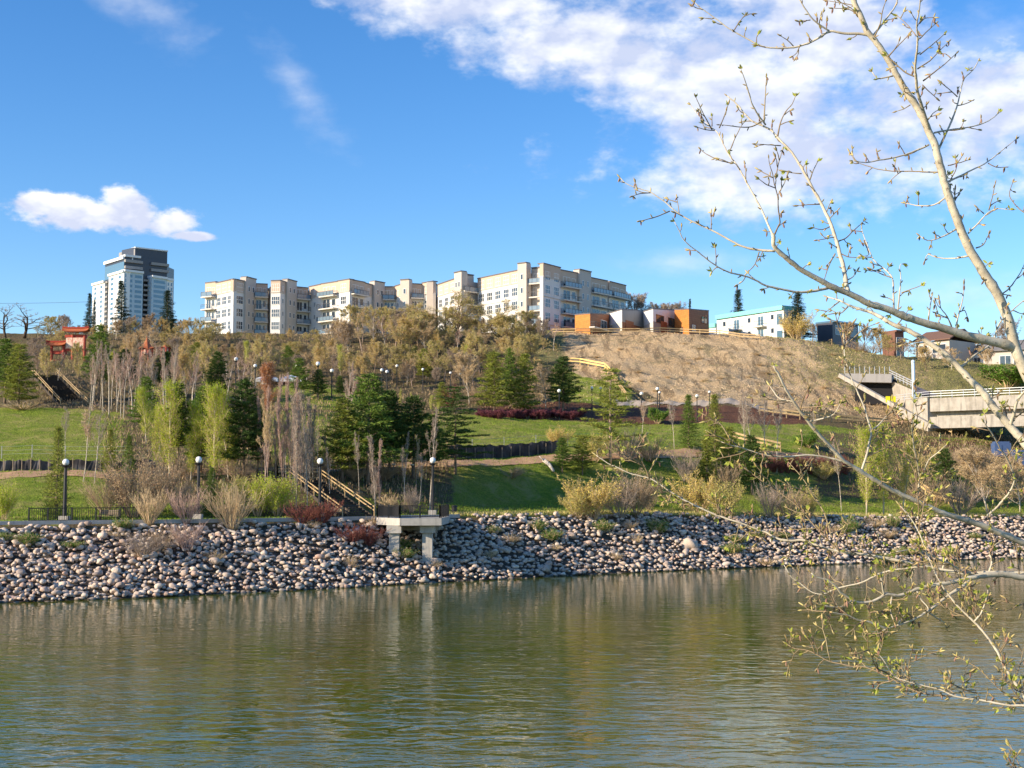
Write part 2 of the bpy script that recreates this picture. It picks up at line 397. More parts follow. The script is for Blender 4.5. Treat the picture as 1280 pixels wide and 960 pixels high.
def build_terrain():
    a_in = np.arange(-0.43, 0.4301, 0.0026)
    a = np.concatenate([np.array([-6, -3, -2, -1.5, -1.2, -1.0, -0.85, -0.7, -0.6, -0.52, -0.47]), a_in, np.array([0.47, 0.52, 0.6, 0.7, 0.85, 1.0, 1.2, 1.5, 2, 3, 6])])
    A = []; YY = []
    ry, rz = rows_at(np.clip(a, AXa[0], AXa[-1]))
    seg = [1, 3, 7, 4, 6, 10, 4, 6, 34, 12, 34, 22, 8, 8, 5, 3]
    cols = []
    for i in range(len(ry) - 1):
        for k in range(seg[i]): cols.append(ry[i] + (ry[i + 1] - ry[i]) * (k / seg[i]))
    cols.append(ry[-1]); Yg = np.array(cols); Ag = np.broadcast_to(a, Yg.shape)
    X = (Ag * Yg); Z = ground(X.ravel(), Yg.ravel()).reshape(X.shape)
    nr, nc = X.shape
    V = np.stack([X, Yg, Z], -1).reshape(-1, 3)
    me = bpy.data.meshes.new('ground'); idx = np.arange(nr * nc).reshape(nr, nc)
    Fq = np.stack([idx[:-1, :-1], idx[:-1, 1:], idx[1:, 1:], idx[1:, :-1]], -1).reshape(-1, 4)
    me.vertices.add(len(V)); me.vertices.foreach_set('co', V.ravel())
    me.loops.add(Fq.size); me.loops.foreach_set('vertex_index', Fq.ravel().astype(np.int32))
    me.polygons.add(len(Fq)); me.polygons.foreach_set('loop_start', np.arange(0, Fq.size, 4, dtype=np.int32)); me.polygons.foreach_set('loop_total', np.full(len(Fq), 4, dtype=np.int32))
    me.polygons.foreach_set('use_smooth', np.ones(len(Fq), dtype=bool)); me.update(calc_edges=True)
    # cover masks
    x = V[:, 0]; y = V[:, 1]; cx = col_of(x, y); ry2, _ = rows_at(np.clip(x / y, AXa[0], AXa[-1]))
    def between(r0, r1, soft=2.0): return box_mask(y, ry2[IR[r0]], ry2[IR[r1]], soft)
    grass = np.maximum(between('bank', 'lawn1', 1.5), between('lawn1', 'mid', 3) * box_mask(cx, 560, 900, 60) * 0.4)
    woods = between('lawn0', 'slope', 2) * box_mask(cx, 150, 340, 40) + between('prom', 'path0', 1) * box_mask(cx, 240, 560, 50)
    woods += between('low', 'lawn0', 1) * box_mask(cx, 150, 560, 30) + between('low', 'slope', 2) * box_mask(cx, 1010, 1500, 40) * np.clip(((ry2[IR['lawn1']] - y) / 10), -1, 1)
    woods += between('prom', 'low', 1) * box_mask(cx, 0, 400, 30) * 0.3
    grass = np.clip(grass - np.clip(woods, 0, 1) * 0.8, 0, 1)
    grass = np.maximum(grass, between('lawn1', 'slope', 3) * box_mask(cx, 690, 790, 30) * np.clip((500 - 0) / 1, 0, 1))
    grass = np.maximum(grass, between('lawn1', 'slope', 3) * box_mask(cx, 340, 480, 30) * box_mask(y, 190, 214, 6))
    straw = box_mask(y, ry2[IR['mid']] + 3, ry2[IR['crest1']], 3.0) * np.clip((cx - 705 - (y - 250) * -1.2 * 0) / 30 + 0.5, 0, 1)
    # the grassy toe left of the yellow fence, a green shoulder at the upper right
    toe = np.clip((ry2[IR['slope']] + 2 - (cx - 700) * 0.17 - y) / 5, 0, 1) * box_mask(cx, 640, 830, 20)
    straw = np.clip(straw * np.clip((1225 - cx) / 60, 0, 1) - toe, 0, 1)
    dry = box_mask(y, ry2[IR['crest0']] - 12 - (cx - 930) * 0.085, ry2[IR['crest1']] + 30, 6) * np.clip((cx - 965) / 70, 0, 1)
    dry = np.maximum(dry, between('mid', 'crest1', 4) * np.clip((cx - 1120) / 40, 0, 1)); straw = np.clip(straw - dry * 0.55, 0, 1)
    dry = np.maximum(dry, between('crest0', 'crest1', 8) * box_mask(cx, 600, 720, 20))
    dry = np.maximum(dry, between('slope', 'crest0', 8) * box_mask(cx, 640, 735, 20) * 0.62)
    dry = np.maximum(dry, (y > ry2[IR['crest1']] + 4) * 1.0)
    mulch = between('lawn1', 'mid', 3) * box_mask(cx, 600, 1010, 30)
    mulch = np.maximum(mulch, between('path1', 'lawn1', 3) * box_mask(cx, 1080, 1500, 40) * np.clip((y - ry2[IR['lawn0']]) / 8, 0, 1) * 0.55)
    bed = (y < ry2[IR['bank']] - 0.3) * 1.0
    grass = np.maximum(grass, between('bank', 'low', 1.0) * np.clip((cx - 560) / 30, 0, 1))
    for nm, ch in (('cover', (grass, straw, mulch)), ('cover2', (dry, bed, bed * 0))):
        ca = me.color_attributes.new(nm, 'FLOAT_COLOR', 'POINT')
        ca.data.foreach_set('color', np.stack([np.clip(c, 0, 1) for c in ch] + [np.ones(len(x))], 1).astype(np.float32).ravel())
    me.materials.append(ground_material())
    o = bpy.data.objects.new('ground', me); COL.objects.link(o); tag(o, 'grassy park slope, bare tan hillside and wooded bluff across the river', None, kind='structure')
build_terrain()

def strip(name, r0, r1, x0, x1, dz, m, label, t0=0.0, t1=1.0, n=220):
    """a surface laid along the terrain between two rows"""
    mb = MB(); a = np.linspace((x0 - 640) / F, (x1 - 640) / F, n); ry, _ = rows_at(a); k = 5; V = []
    for j in range(k):
        t = t0 + (t1 - t0) * j / (k - 1); y = ry[IR[r0]] * (1 - t) + ry[IR[r1]] * t
        wob = 0.25 * np.sin(a * 90) * (1 if j in (0, k - 1) else 0.3); y = y + wob * (0 if 'promen' in name else 1)
        x = a * y; V.append(np.stack([x, y, ground(x, y) + dz], 1))
    V = np.array(V)
    fs = [(j * n + i, j * n + i + 1, (j + 1) * n + i + 1, (j + 1) * n + i) for j in range(k - 1) for i in range(n - 1)]
    mb.raw(V.reshape(-1, 3), fs); o = mb.build(name, m, smooth=True); tag(o, label, None, kind='structure'); return o
dirt = mat('path_dirt', (0.52, 0.33, 0.19), 0.95, 0.1, col2=(0.36, 0.22, 0.125), nscale=0.8, bump=0.6, bscale=6)
conc = mat('concrete', (0.50, 0.47, 0.42), 0.85, 0.2, var=0.14, nscale=1.5, bump=0.15, bscale=8, stain=.5)
strip('path', 'path0', 'path1', -260, 1060, 0.06, dirt, 'reddish dirt footpath running along the foot of the lawns')
strip('promenade', 'bank', 'prom', -260, 575, 0.07, conc, 'pale concrete promenade along the top of the rocky bank', 0.05, 0.95)
strip('path', 'mid', 'slope', 770, 960, 0.07, mat('gravel_path', (0.42, 0.36, 0.29), 0.95, 0.1, nscale=2), 'pale gravel path at the foot of the bare hill', 0.02, 0.13)

def kerb():
    mb = MB(); a = np.linspace((-260 - 640) / F, (574 - 640) / F, 70); ry, _ = rows_at(a); y = ry[IR['bank']]; P = [(aa * yy, yy, gz(aa * yy, yy + .6)) for aa, yy in zip(a, y)]
    for A, B in zip(P[:-1], P[1:]): mb.beam((A[0], A[1], A[2] - .1), (B[0], B[1], B[2] - .1), .35, .62)
    tag(mb.build('kerb', conc), 'pale concrete edge kerb of the promenade above the rocks', None, kind='structure')
kerb()
# ---------------------------------------------------------------- near bank (below the frame) and water
def near_bank():
    mb = MB(); xs = np.linspace(-300, 300, 61); ys = [-400, -60, -20, -3, 1.5, 5, 9, 13, 17, 24]; zs = [9, 7.5, 6.2, 6.1, 6.0, 4.6, 3.0, 1.4, 0.0, -2.5]
    V = [(x, y + (1.2 * math.sin(x * 0.2) if y > 4 else 0), z + 0.1 * math.sin(x * 0.7 + y)) for y, z in zip(ys, zs) for x in xs]
    n = len(xs); fs = [(j * n + i, j * n + i + 1, (j + 1) * n + i + 1, (j + 1) * n + i) for j in range(len(ys) - 1) for i in range(n - 1)]
    mb.raw(V, fs); o = mb.build('near_bank', mat('near_bank', (0.10, 0.12, 0.04), 0.95, 0.1, col2=(0.16, 0.12, 0.07), nscale=1.2, bump=0.6, bscale=5), smooth=True)
    tag(o, 'grassy near river bank under the camera', None, kind='structure')
near_bank()
def water():
    m = bpy.data.materials.new('river_water'); m.use_nodes = True; t = m.node_tree; N = NT(t); b = t.nodes['Principled BSDF']
    tc = N.n('ShaderNodeTexCoord'); P = tc.outputs['Object']
    b.inputs['Base Color'].default_value = (0.075, 0.075, 0.026, 1); b.inputs['Roughness'].default_value = 0.04
    b.inputs['IOR'].default_value = 1.33; b.inputs['Specular IOR Level'].default_value = 0.5
    big = N.noise(P, 0.035, 4, 0.5, 0.4)
    c = N.mix(N.smooth(big, 0.38, 0.66), (0.062, 0.086, 0.005), (0.106, 0.112, 0.012)); N.l(c, b.inputs['Base Color'])
    mp = N.n('ShaderNodeMapping'); N.l(P, mp.inputs[0]); mp.inputs['Scale'].default_value = (0.75, 1.25, 1); mp.inputs['Rotation'].default_value = (0, 0, R(14))
    w1 = N.noise(mp.outputs[0], 0.95, 2, 0.45, 0.6); w2 = N.noise(mp.outputs[0], 2.7, 3, 0.5, 0.6); w0 = N.noise(mp.outputs[0], 0.3, 2, 0.5, 0.5)
    calm = N.smooth(N.noise(P, 0.055, 3, 0.5, 0.8), 0.34, 0.66)      # patches of riffle and slick
    h = N.math('ADD', N.math('MULTIPLY', w1, 0.26), N.math('MULTIPLY', w2, N.math('ADD', N.math('MULTIPLY', calm, 0.075), 0.022)))
    h = N.math('ADD', h, N.math('MULTIPLY', w0, 0.25))
    sp = N.n('ShaderNodeSeparateXYZ'); N.l(P, sp.inputs[0])      # the open middle of the river is choppier than the sheltered far side
    chop = N.math('ADD', N.math('MULTIPLY', N.math('SUBTRACT', 1.0, N.smooth(sp.outputs[1], 45.0, 100.0)), 0.65), 0.5)
    h = N.math('MULTIPLY', h, chop)
    bp = N.n('ShaderNodeBump'); bp.inputs['Strength'].default_value = 1.0; bp.inputs['Distance'].default_value = WAVE; N.l(h, bp.inputs['Height']); N.l(bp.outputs[0], b.inputs['Normal'])
    mb = MB(); mb.raw([(-1500, 8, 0), (1500, 8, 0), (1500, 420, 0), (-1500, 420, 0)], [(0, 1, 2, 3)])
    o = mb.build('river_water', m); tag(o, 'rippled olive green river reflecting the hill and sky', None, kind='structure')
WAVE = 0.17
water()

# ---------------------------------------------------------------- riprap rocks
def rock_mat():
    m = bpy.data.materials.new('river_rock'); m.use_nodes = True; t = m.node_tree; N = NT(t); b = t.nodes['Principled BSDF']
    b.inputs['Roughness'].default_value = 0.8; b.inputs['Specular IOR Level'].default_value = 0.25
    g = N.n('ShaderNodeNewGeometry'); oi = N.n('ShaderNodeObjectInfo'); tc = N.n('ShaderNodeTexCoord')
    r = N.math('FRACT', N.math('ADD', g.outputs['Random Per Island'], oi.outputs['Random']))
    c = N.ramp(r, [(0.0, (0.36, 0.29, 0.25)), (0.16, (0.64, 0.50, 0.38)), (0.3, (0.50, 0.40, 0.32)), (0.42, (0.74, 0.60, 0.46)), (0.55, (0.30, 0.25, 0.22)),
                   (0.66, (0.56, 0.38, 0.29)), (0.78, (0.72, 0.62, 0.50)), (0.88, (0.45, 0.38, 0.33)), (1.0, (0.62, 0.46, 0.34))])
    nz = N.noise(tc.outputs['Object'], 2.4, 6, 0.7); c = N.mix(N.math('MULTIPLY', N.smooth(nz, 0.45, 0.75), 0.5), c, (0.17, 0.15, 0.13))
    # wet dark band at the water line
    sp = N.n('ShaderNodeSeparateXYZ'); N.l(g.outputs['Position'], sp.inputs[0])
    wet = N.smooth(N.math('ADD', sp.outputs[2], N.math('MULTIPLY', nz, 0.25)), 0.40, 0.22)
    wet = N.math('SUBTRACT', 1.0, N.smooth(N.math('ADD', sp.outputs[2], N.math('MULTIPLY', nz, 0.25)), 0.20, 0.34))
    c = N.mix(N.math('MULTIPLY', wet, 0.75), c, (0.07, 0.065, 0.05)); N.l(c, b.inputs['Base Color'])
    bp = N.n('ShaderNodeBump'); bp.inputs['Strength'].default_value = 0.5; bp.inputs['Distance'].default_value = 0.06
    N.l(N.noise(tc.outputs['Object'], 7, 5, 0.6), bp.inputs['Height']); N.l(bp.outputs[0], b.inputs['Normal'])
    return m
def ico(sub=2):
    import bmesh
    bm = bmesh.new(); bmesh.ops.create_icosphere(bm, subdivisions=sub, radius=1)
    V = np.array([v.co[:] for v in bm.verts]); Fc = [[v.index for v in f.verts] for f in bm.faces]; bm.free(); return V, Fc
def rocks():
    rng = rng_(5); V0, F0 = ico(2); F0 = np.array(F0); rm = rock_mat(); shapes = []
    for k in range(9):
        V = V0.copy()
        for _ in range(11):      # chip the ball with planes so that it gets facets
            n = rng.normal(size=3); n /= np.linalg.norm(n); d = rng.uniform(0.55, 0.88); q = V @ n
            V = V - np.clip(q - d, 0, None)[:, None] * n * 1.0
        V *= np.array([1, rng.uniform(0.6, 0.9), rng.uniform(0.48, 0.72)]); shapes.append(V)
    pts = []
    a = -0.56
    while a < 0.62:
        ry, rz = rows_at(np.array([a])); y0 = ry[IR['shore'], 0]; y1 = ry[IR['bank'], 0]; da = 0.41 / y0
        n = int(1.15 * (y1 - y0) / 0.42)
        for j in range(-1, n):
            t = (j + rng.uniform(0, 1)) / n * (.945 if a < -.03 else 1); y = y0 + (y1 - y0) * t; aa = a + rng.uniform(0, da); x = aa * y
            sz = rng.choice([0.24, 0.3, 0.37, 0.46, 0.58], p=[.36, .33, .20, .09, .02]) * rng.uniform(0.66, 1.02)
            pts.append((x, y, sz))
        a += da * 0.96
    P = np.array(pts); Z = ground(P[:, 0], P[:, 1]) + rng.uniform(-0.20, 0.28, len(P)) + P[:, 2] * 0.2
    Z = np.where((P[:, 1] * 0 + Z) < -0.25, -0.2, Z)
    vis = (np.abs(P[:, 0] / P[:, 1]) < 0.36) & (Z > 0.25)
    order = np.argsort(np.where(vis, -P[:, 2] / P[:, 1], 1)); solo = set(order[:299].tolist())
    meshes = []
    for k, V in enumerate(shapes):
        mb = MB(); mb.raw(V, F0.tolist()); meshes.append(mb.mesh('rock', rm, True))
    VV = []; n = 0; FF = []
    for i in range(len(P)):
        k = int(rng.integers(len(shapes))); rz = rng.uniform(0, 6.28); tilt = rng.normal(0, 0.3)
        loc = (P[i, 0], P[i, 1], Z[i]); s = P[i, 2] * np.array([1.05, 1.0, 1.0])
        if i in solo:
            o = bpy.data.objects.new('rock', meshes[k]); COL.objects.link(o); o.location = loc; o.scale = s; o.rotation_euler = (tilt, rng.normal(0, .2), rz)
            pxx = 640 + F * loc[0] / loc[1]; zone = 'below the left lamp and railing' if pxx < 200 else 'below the fan willows' if pxx < 340 else 'below the stairs and red dogwoods' if pxx < 470 else 'around the viewing deck' if pxx < 600 else 'under the shaded green slope' if pxx < 720 else 'under the golden shrubs'
            band = 'at the waterline' if loc[2] < 1.3 else 'low on the bank' if loc[2] < 2.6 else 'midway up the bank' if loc[2] < 4.0 else 'near the bank top'
            tag(o, 'one of the larger rounded boulders %s, %s' % (band, zone), 'boulder', 'larger boulders of the rocky bank'); continue
        V = shapes[k] * s; c, s_ = math.cos(tilt), math.sin(tilt); V = np.stack([V[:, 0], V[:, 1] * c - V[:, 2] * s_, V[:, 1] * s_ + V[:, 2] * c], 1)
        c, s_ = math.cos(rz), math.sin(rz); V = np.stack([V[:, 0] * c - V[:, 1] * s_, V[:, 0] * s_ + V[:, 1] * c, V[:, 2]], 1) + np.array(loc)
        VV.append(V); FF.append(F0 + n); n += len(V)
    V = np.concatenate(VV); Fc = np.concatenate(FF); me = bpy.data.meshes.new('riprap_rocks')
    me.vertices.add(len(V)); me.vertices.foreach_set('co', V.ravel()); me.loops.add(Fc.size); me.loops.foreach_set('vertex_index', Fc.ravel().astype(np.int32))
    me.polygons.add(len(Fc)); me.polygons.foreach_set('loop_start', np.arange(0, Fc.size, 3, dtype=np.int32)); me.polygons.foreach_set('loop_total', np.full(len(Fc), 3, dtype=np.int32))
    me.polygons.foreach_set('use_smooth', np.ones(len(Fc), dtype=bool)); me.update(calc_edges=True); me.materials.append(rm)
    o = bpy.data.objects.new('riprap_rocks', me); COL.objects.link(o); tag(o, 'thousands of smaller grey and tan rocks covering the far river bank', 'rocks', kind='stuff')
    # the one big pale block right of the middle
    mb = MB(); V1, F1 = ico(3); mb.raw(np.array([v * np.array([0.95, 0.6, 0.62]) * (1 + 0.14 * math.sin(v[0] * 5 + v[2] * 3)) for v in V1]), F1)
    p = spot(862, 686); o = mb.build('boulder', rm, smooth=True, loc=(p.x, p.y, p.z + 0.35)); tag(o, 'big pale angular block, largest of all the stones on the bank, right of the middle', 'boulder')
rocks()
# ---------------------------------------------------------------- building materials
cream = mat('cream_stucco', (0.72, 0.71, 0.69), 0.9, 0.15, var=0.05, nscale=0.5, stain=.15)
tan = mat('tan_stucco', (0.58, 0.45, 0.35), 0.9, 0.15, var=0.05, nscale=0.5)
tan2 = mat('pale_tan_stucco', (0.56, 0.50, 0.44), 0.9, 0.15, var=0.05, nscale=0.5)
cap_m = mat('roof_flashing', (0.16, 0.15, 0.16), 0.6, 0.3)
glass = mat('window_glass', (0.035, 0.055, 0.08), 0.08, 0.9, var=0.0)
wframe = mat('white_frame', (0.80, 0.80, 0.78), 0.6, 0.3, var=0.02)
rail_g = mat('balcony_glass', (0.16, 0.23, 0.30), 0.12, 0.8, var=0.02)
rail_m = mat('dark_rail', (0.07, 0.07, 0.08), 0.5, 0.4)
slab_m = mat('balcony_slab', (0.66, 0.61, 0.54), 0.85, 0.2, var=0.05)
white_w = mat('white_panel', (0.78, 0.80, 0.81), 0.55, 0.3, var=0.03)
navy = mat('dark_panel', (0.045, 0.052, 0.075), 0.35, 0.5, var=0.05)
bglass = mat('blue_glass', (0.10, 0.19, 0.27), 0.08, 0.9, var=0.03)
bpanel_shade = mat('pale_blue_shade_panel', (0.44, 0.56, 0.65), 0.45, 0.4, var=0.03)  # tower's right-facing blocks: white cladding with bluish shade put into the colour
black = mat('black_metal', (0.018, 0.018, 0.02), 0.45, 0.4, var=0.0)
wood = mat('yellow_wood', (0.52, 0.38, 0.20), 0.8, 0.2, col2=(0.36, 0.25, 0.13), nscale=2)
greyw = mat('grey_wood', (0.34, 0.27, 0.20), 0.85, 0.2, col2=(0.22, 0.17, 0.12), nscale=3)
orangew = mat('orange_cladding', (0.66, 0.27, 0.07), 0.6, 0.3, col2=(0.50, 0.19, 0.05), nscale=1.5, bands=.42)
redw_shade = mat('red_brown_shade_cladding', (0.33, 0.13, 0.06), 0.6, 0.3, col2=(0.24, 0.09, 0.045), nscale=1.5, bands=.42)  # orange siding with its shade put into the colour; also doors and frames
teal = mat('teal_trim', (0.22, 0.62, 0.56), 0.6, 0.3, var=0.03)
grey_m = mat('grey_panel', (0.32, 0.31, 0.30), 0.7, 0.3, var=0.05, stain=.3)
red_p = mat('red_paint', (0.40, 0.06, 0.035), 0.6, 0.3, var=0.15)
orange_t = mat('orange_roof_tile', (0.50, 0.16, 0.06), 0.6, 0.3, col2=(0.32, 0.08, 0.04), nscale=6)
globe_m = mat('globe_glass', (0.88, 0.88, 0.84), 0.3, 0.5, var=0.0)
brick = mat('red_brick', (0.22, 0.11, 0.08), 0.85, 0.2, var=0.12, nscale=4)

def facet_box(mb, A, B, z0, z1, out, thick, mi=0):
    """slab standing on plan line A-B, its face `out` metres in front of the line"""
    A = np.array(A[:2], float); B = np.array(B[:2], float); t = (B - A) / np.linalg.norm(B - A); n = np.array([t[1], -t[0]])
    if n[1] > 0: n = -n
    a0 = A + n * out; b0 = B + n * out; a1 = a0 - n * thick; b1 = b0 - n * thick
    V = [(*p, z) for z in (z0, z1) for p in (a0, b0, b1, a1)]
    mb.raw(V, [(0, 3, 2, 1), (4, 5, 6, 7), (0, 1, 5, 4), (1, 2, 6, 5), (2, 3, 7, 6), (3, 0, 4, 7)], mi)
def plan(x, D): p = at(x, 480, D); return (p.x, p.y)
class Bld:
    def __init__(s, name, loc, label, cat='building', group=None):
        s.o = empty(name, loc, label, cat, group); s.c = np.array(loc, float); s.nw = 0; s.rest = MB(); s.restg = MB()
    def put(s, mb, name, m, smooth=False, label=None, parent=None):
        k = -s.c
        mb.v = [v + k for v in mb.v]
        return mb.build(name, m, parent or s.o, smooth, label=label)
    def window(s, A, B, u0, u1, z0, z1, nx=2, nz=2, fm=None, gm=None, frame=0.09):
        """window on plan line A-B between fractions u0..u1: frame part with a pane sub-part"""
        A = np.array(A[:2], float); B = np.array(B[:2], float); P0 = A + (B - A) * u0; P1 = A + (B - A) * u1
        many = s.nw >= 96
        fr = s.rest if many else MB(); pn = s.restg if many else MB(); s.nw += 1
        facet_box(pn, P0, P1, z0, z1, 0.045, 0.10)
        L = np.linalg.norm(P1 - P0)
        for i in range(nx + 1):
            q = P0 + (P1 - P0) * (i / nx); t = (P1 - P0) / L * frame / 2
            facet_box(fr, q - t, q + t, z0 - frame / 2, z1 + frame / 2, 0.085, 0.07)
        for j in range(nz + 1):
            zz = z0 + (z1 - z0) * j / nz; facet_box(fr, P0 + (P1 - P0) / L * (frame / 2 + .002), P1 - (P1 - P0) / L * (frame / 2 + .002), zz - frame / 2, zz + frame / 2, 0.081, 0.07)
        if not many:
            w = s.put(fr, 'window', fm or wframe); s.put(pn, 'pane', gm or glass, parent=w)
    def balcony(s, A, B, z, out=1.5, glassy=True, inset=0.0):
        """slab, rail and balusters standing out of the facade line A-B at height z"""
        sl = MB(); facet_box(sl, A, B, z - 0.28, z, out, out + 0.2); b = s.put(sl, 'balcony', slab_m)
        rl = MB(); facet_box(rl, A, B, z + 0.98, z + 1.06, out + 0.0, 0.07)
        A2 = np.array(A[:2], float); B2 = np.array(B[:2], float); L = np.linalg.norm(B2 - A2); t = (B2 - A2) / L; n = np.array([t[1], -t[0]])
        if n[1] > 0: n = -n
        for q in np.linspace(0.03, L - 0.03, max(3, int(L / 0.9))): 
            c = A2 + t * q + n * (out - 0.035); rl.box((c[0], c[1], z + 0.49), (0.05, 0.05, 0.98))
        for e, sg in ((A2, 1), (B2, -1)):
            for hh in (0.35, 0.7, 1.02):
                rl.beam((e[0] + t[0] * .04 * sg, e[1] + t[1] * .04 * sg, z + hh), (e[0] + n[0] * out + t[0] * .04 * sg, e[1] + n[1] * out + t[1] * .04 * sg, z + hh), 0.05, 0.05)
        s.put(rl, 'railing', rail_m, parent=b)
        if glassy:
            g = MB(); facet_box(g, A2 + t * 0.06, B2 - t * 0.06, z + 0.08, z + 0.95, out - 0.05, 0.02); s.put(g, 'glass_panel', rail_g, parent=b)
    def finish(s, fm=None, gm=None):
        if s.rest.f:
            w = s.put(s.rest, 'window', fm or wframe); w['kind'] = 'stuff'; s.put(s.restg, 'pane', gm or glass, parent=w)

def apartments(name, secs, depth, zr, label, floors, zbase, fh=2.95):
    """secs: list of (kind, x0, D0, x1, D1, extra roof height); one facade section after another"""
    cx, cy = plan((secs[0][1] + secs[-1][3]) / 2, secs[0][2]); b = Bld(name, (cx, cy + 4, zbase), label)
    lo = MB(); hi = MB(); tn = MB(); cp = MB(); core = MB(); corn = MB()
    front = []
    for k, x0, D0, x1, D1, dz in secs:
        A = np.array(plan(x0, D0)); B = np.array(plan(x1, D1)); front += [A, B]
        zt = zr + dz * .75; isT = k in 'PT'; band = zt - 2.6
        out = {'P': 0.55, 'T': 0.0, 'R': -1.35}.get(k, 0.0)
        lo, hi, tn, cp, corn = MB(), MB(), MB(), MB(), MB()
        if isT: facet_box(tn, A, B, zbase, zt, out, 1.6)
        elif k == 'R': facet_box(tn, A, B, zbase, zt - 0.1, out, 1.2)
        else: facet_box(lo, A, B, zbase, band, out, 0.8); facet_box(hi, A, B, band, zt, out + 0.06, 0.9)
        facet_box(cp, A, B, zt, zt + 0.22, out + 0.2, 1.6)
        if not isT and k != 'R': facet_box(corn, A, B, band - 0.18, band + 0.02, out + 0.16, 0.3)
        L = np.linalg.norm(B - A)
        for mb_, nm_, m_ in ((lo, 'facade', cream), (hi, 'upper_wall', tan), (tn, 'pilaster', tan2), (corn, 'cornice', tan2), (cp, 'roof_edge', cap_m)):
            if mb_.f: b.put(mb_, nm_, m_)
        for f in range(floors):
            zf = zr - 3.0 - f * fh            # floor level of storey
            if k in 'WL':                       # big divided windows
                n = max(1, int(round(L / 3.1))) if k == 'W' else 1
                for i in range(n):
                    u = (i + 0.5) / n; w = min(0.95, L / n * 0.36) if k == 'W' else L * 0.40
                    b.window(A, B, u - w / L, u + w / L, zf + 0.55, zf + 2.35, 4 if k == 'L' else 3, 2)
                if k == 'W' and f and f % 2 == 0: sc_ = MB(); facet_box(sc_, A, B, zf + 2.72, zf + 2.84, out + 0.12, 0.2); b.put(sc_, 'cornice', tan2)
            elif k in 'PT':
                if L > 1.3:
                    t = (B - A) / L; n_ = np.array([t[1], -t[0]]); n_ = n_ if n_[1] < 0 else -n_
                    for u in ([0.5] if L < 2.6 else [0.3, 0.7]):
                        b.window(A + n_ * out, B + n_ * out, u - 0.32 / L, u + 0.32 / L, zf + 0.8, zf + 2.0, 1, 1)
            elif k == 'S':
                b.window(A, B, 0.5 - 0.35 / L, 0.5 + 0.35 / L, zf + 0.9, zf + 2.0, 2, 1)
            elif k in 'RB':                     # recess / plain wall with balcony and door glass
                t = (B - A) / L; n_ = np.array([t[1], -t[0]]); n_ = n_ if n_[1] < 0 else -n_
                b.window(A + n_ * out, B + n_ * out, 0.15, 0.55, zf + 0.05, zf + 2.2, 2, 1)
                b.window(A + n_ * out, B + n_ * out, 0.66, 0.88, zf + 0.6, zf + 2.1, 1, 1)
                b.balcony(A, B, zf - 0.05, 0.45 if k == 'R' else 1.4, glassy=(f % 3 != 1))
    # body behind the facade
    back = [p + np.array([0, depth]) for p in front]; zt = zr - 0.6
    P = [p + np.array([0, 1.5]) for p in front]; n = len(P)
    V = [(*p, z) for z in (zbase, zt) for p in P + back[::-1]]; m = 2 * n
    Fs = [(i, (i + 1) % m, m + (i + 1) % m, m + i) for i in range(m)]
    for i in range(n - 1): Fs.append((m + i, m + i + 1, m + (m - 2 - i), m + (m - 1 - i)))
    core.raw(V, Fs)
    b.put(core, 'wall', tan2)
    b.finish(); return b
ZR = 55.0
def Dr(y, zr=ZR): return (zr - EYE) * F / (612 - y)
secsR = [('W', 547, 312, 569, 303, 0), ('P', 570, 302.5, 579, 300, 1.6), ('R', 579, 300, 597, 303, 1.2), ('W', 597, 303, 649, 291, 0.0), ('P', 649, 291, 660, 289.5, 1.8),
         ('R', 660, 290, 679, 288, 0.6), ('W', 679, 287, 701, 293, 1.1), ('B', 701, 293.5, 722, 298, 0.6), ('P', 722, 298, 737, 302, 1.7), ('B', 737, 302.5, 760, 308, 0.3), ('B', 762, 308.5, 783, 315, 0.3)]
apartments('apartment_building', secsR, 16, ZR, 'taller cream apartment block, right of the two, beside the small orange houses', 5, 38.5)
secsL = [('B', 254.5, 318, 268, 316, 0.4), ('W', 268, 316, 290, 310, 0.0), ('L', 290, 310, 303, 313, 0), ('P', 303, 313, 316, 317, 1.3), ('B', 316, 317, 333, 318, 0), ('L', 337, 313, 349, 312.5, 0.1), ('S', 349, 312.5, 355, 315, 0.1),
         ('P', 355, 315, 367, 319, 1.0), ('B', 367, 320, 384, 322, -0.4), ('S', 385, 322, 400, 318, 0), ('B', 400, 318, 421, 314, 0.1), ('W', 421, 314, 436, 311, 0.2), ('B', 436, 311.5, 455, 316, 0.2), ('S', 455, 316, 464, 319, 0),
         ('P', 465, 319, 478, 322, 1.2), ('B', 478, 322, 493, 322, 0.0), ('S', 493, 322, 501, 319, 0.2), ('P', 501, 319, 512, 318, 1.5), ('B', 512, 319, 527, 320, 0.4), ('W', 527, 320, 541, 317, 0.8), ('T', 541, 317, 547, 324, 0.6)]
apartments('apartment_building', secsL, 16, 56.0, 'stepped cream apartment block with many balconies, left of the two on the hilltop', 4, 38.5)

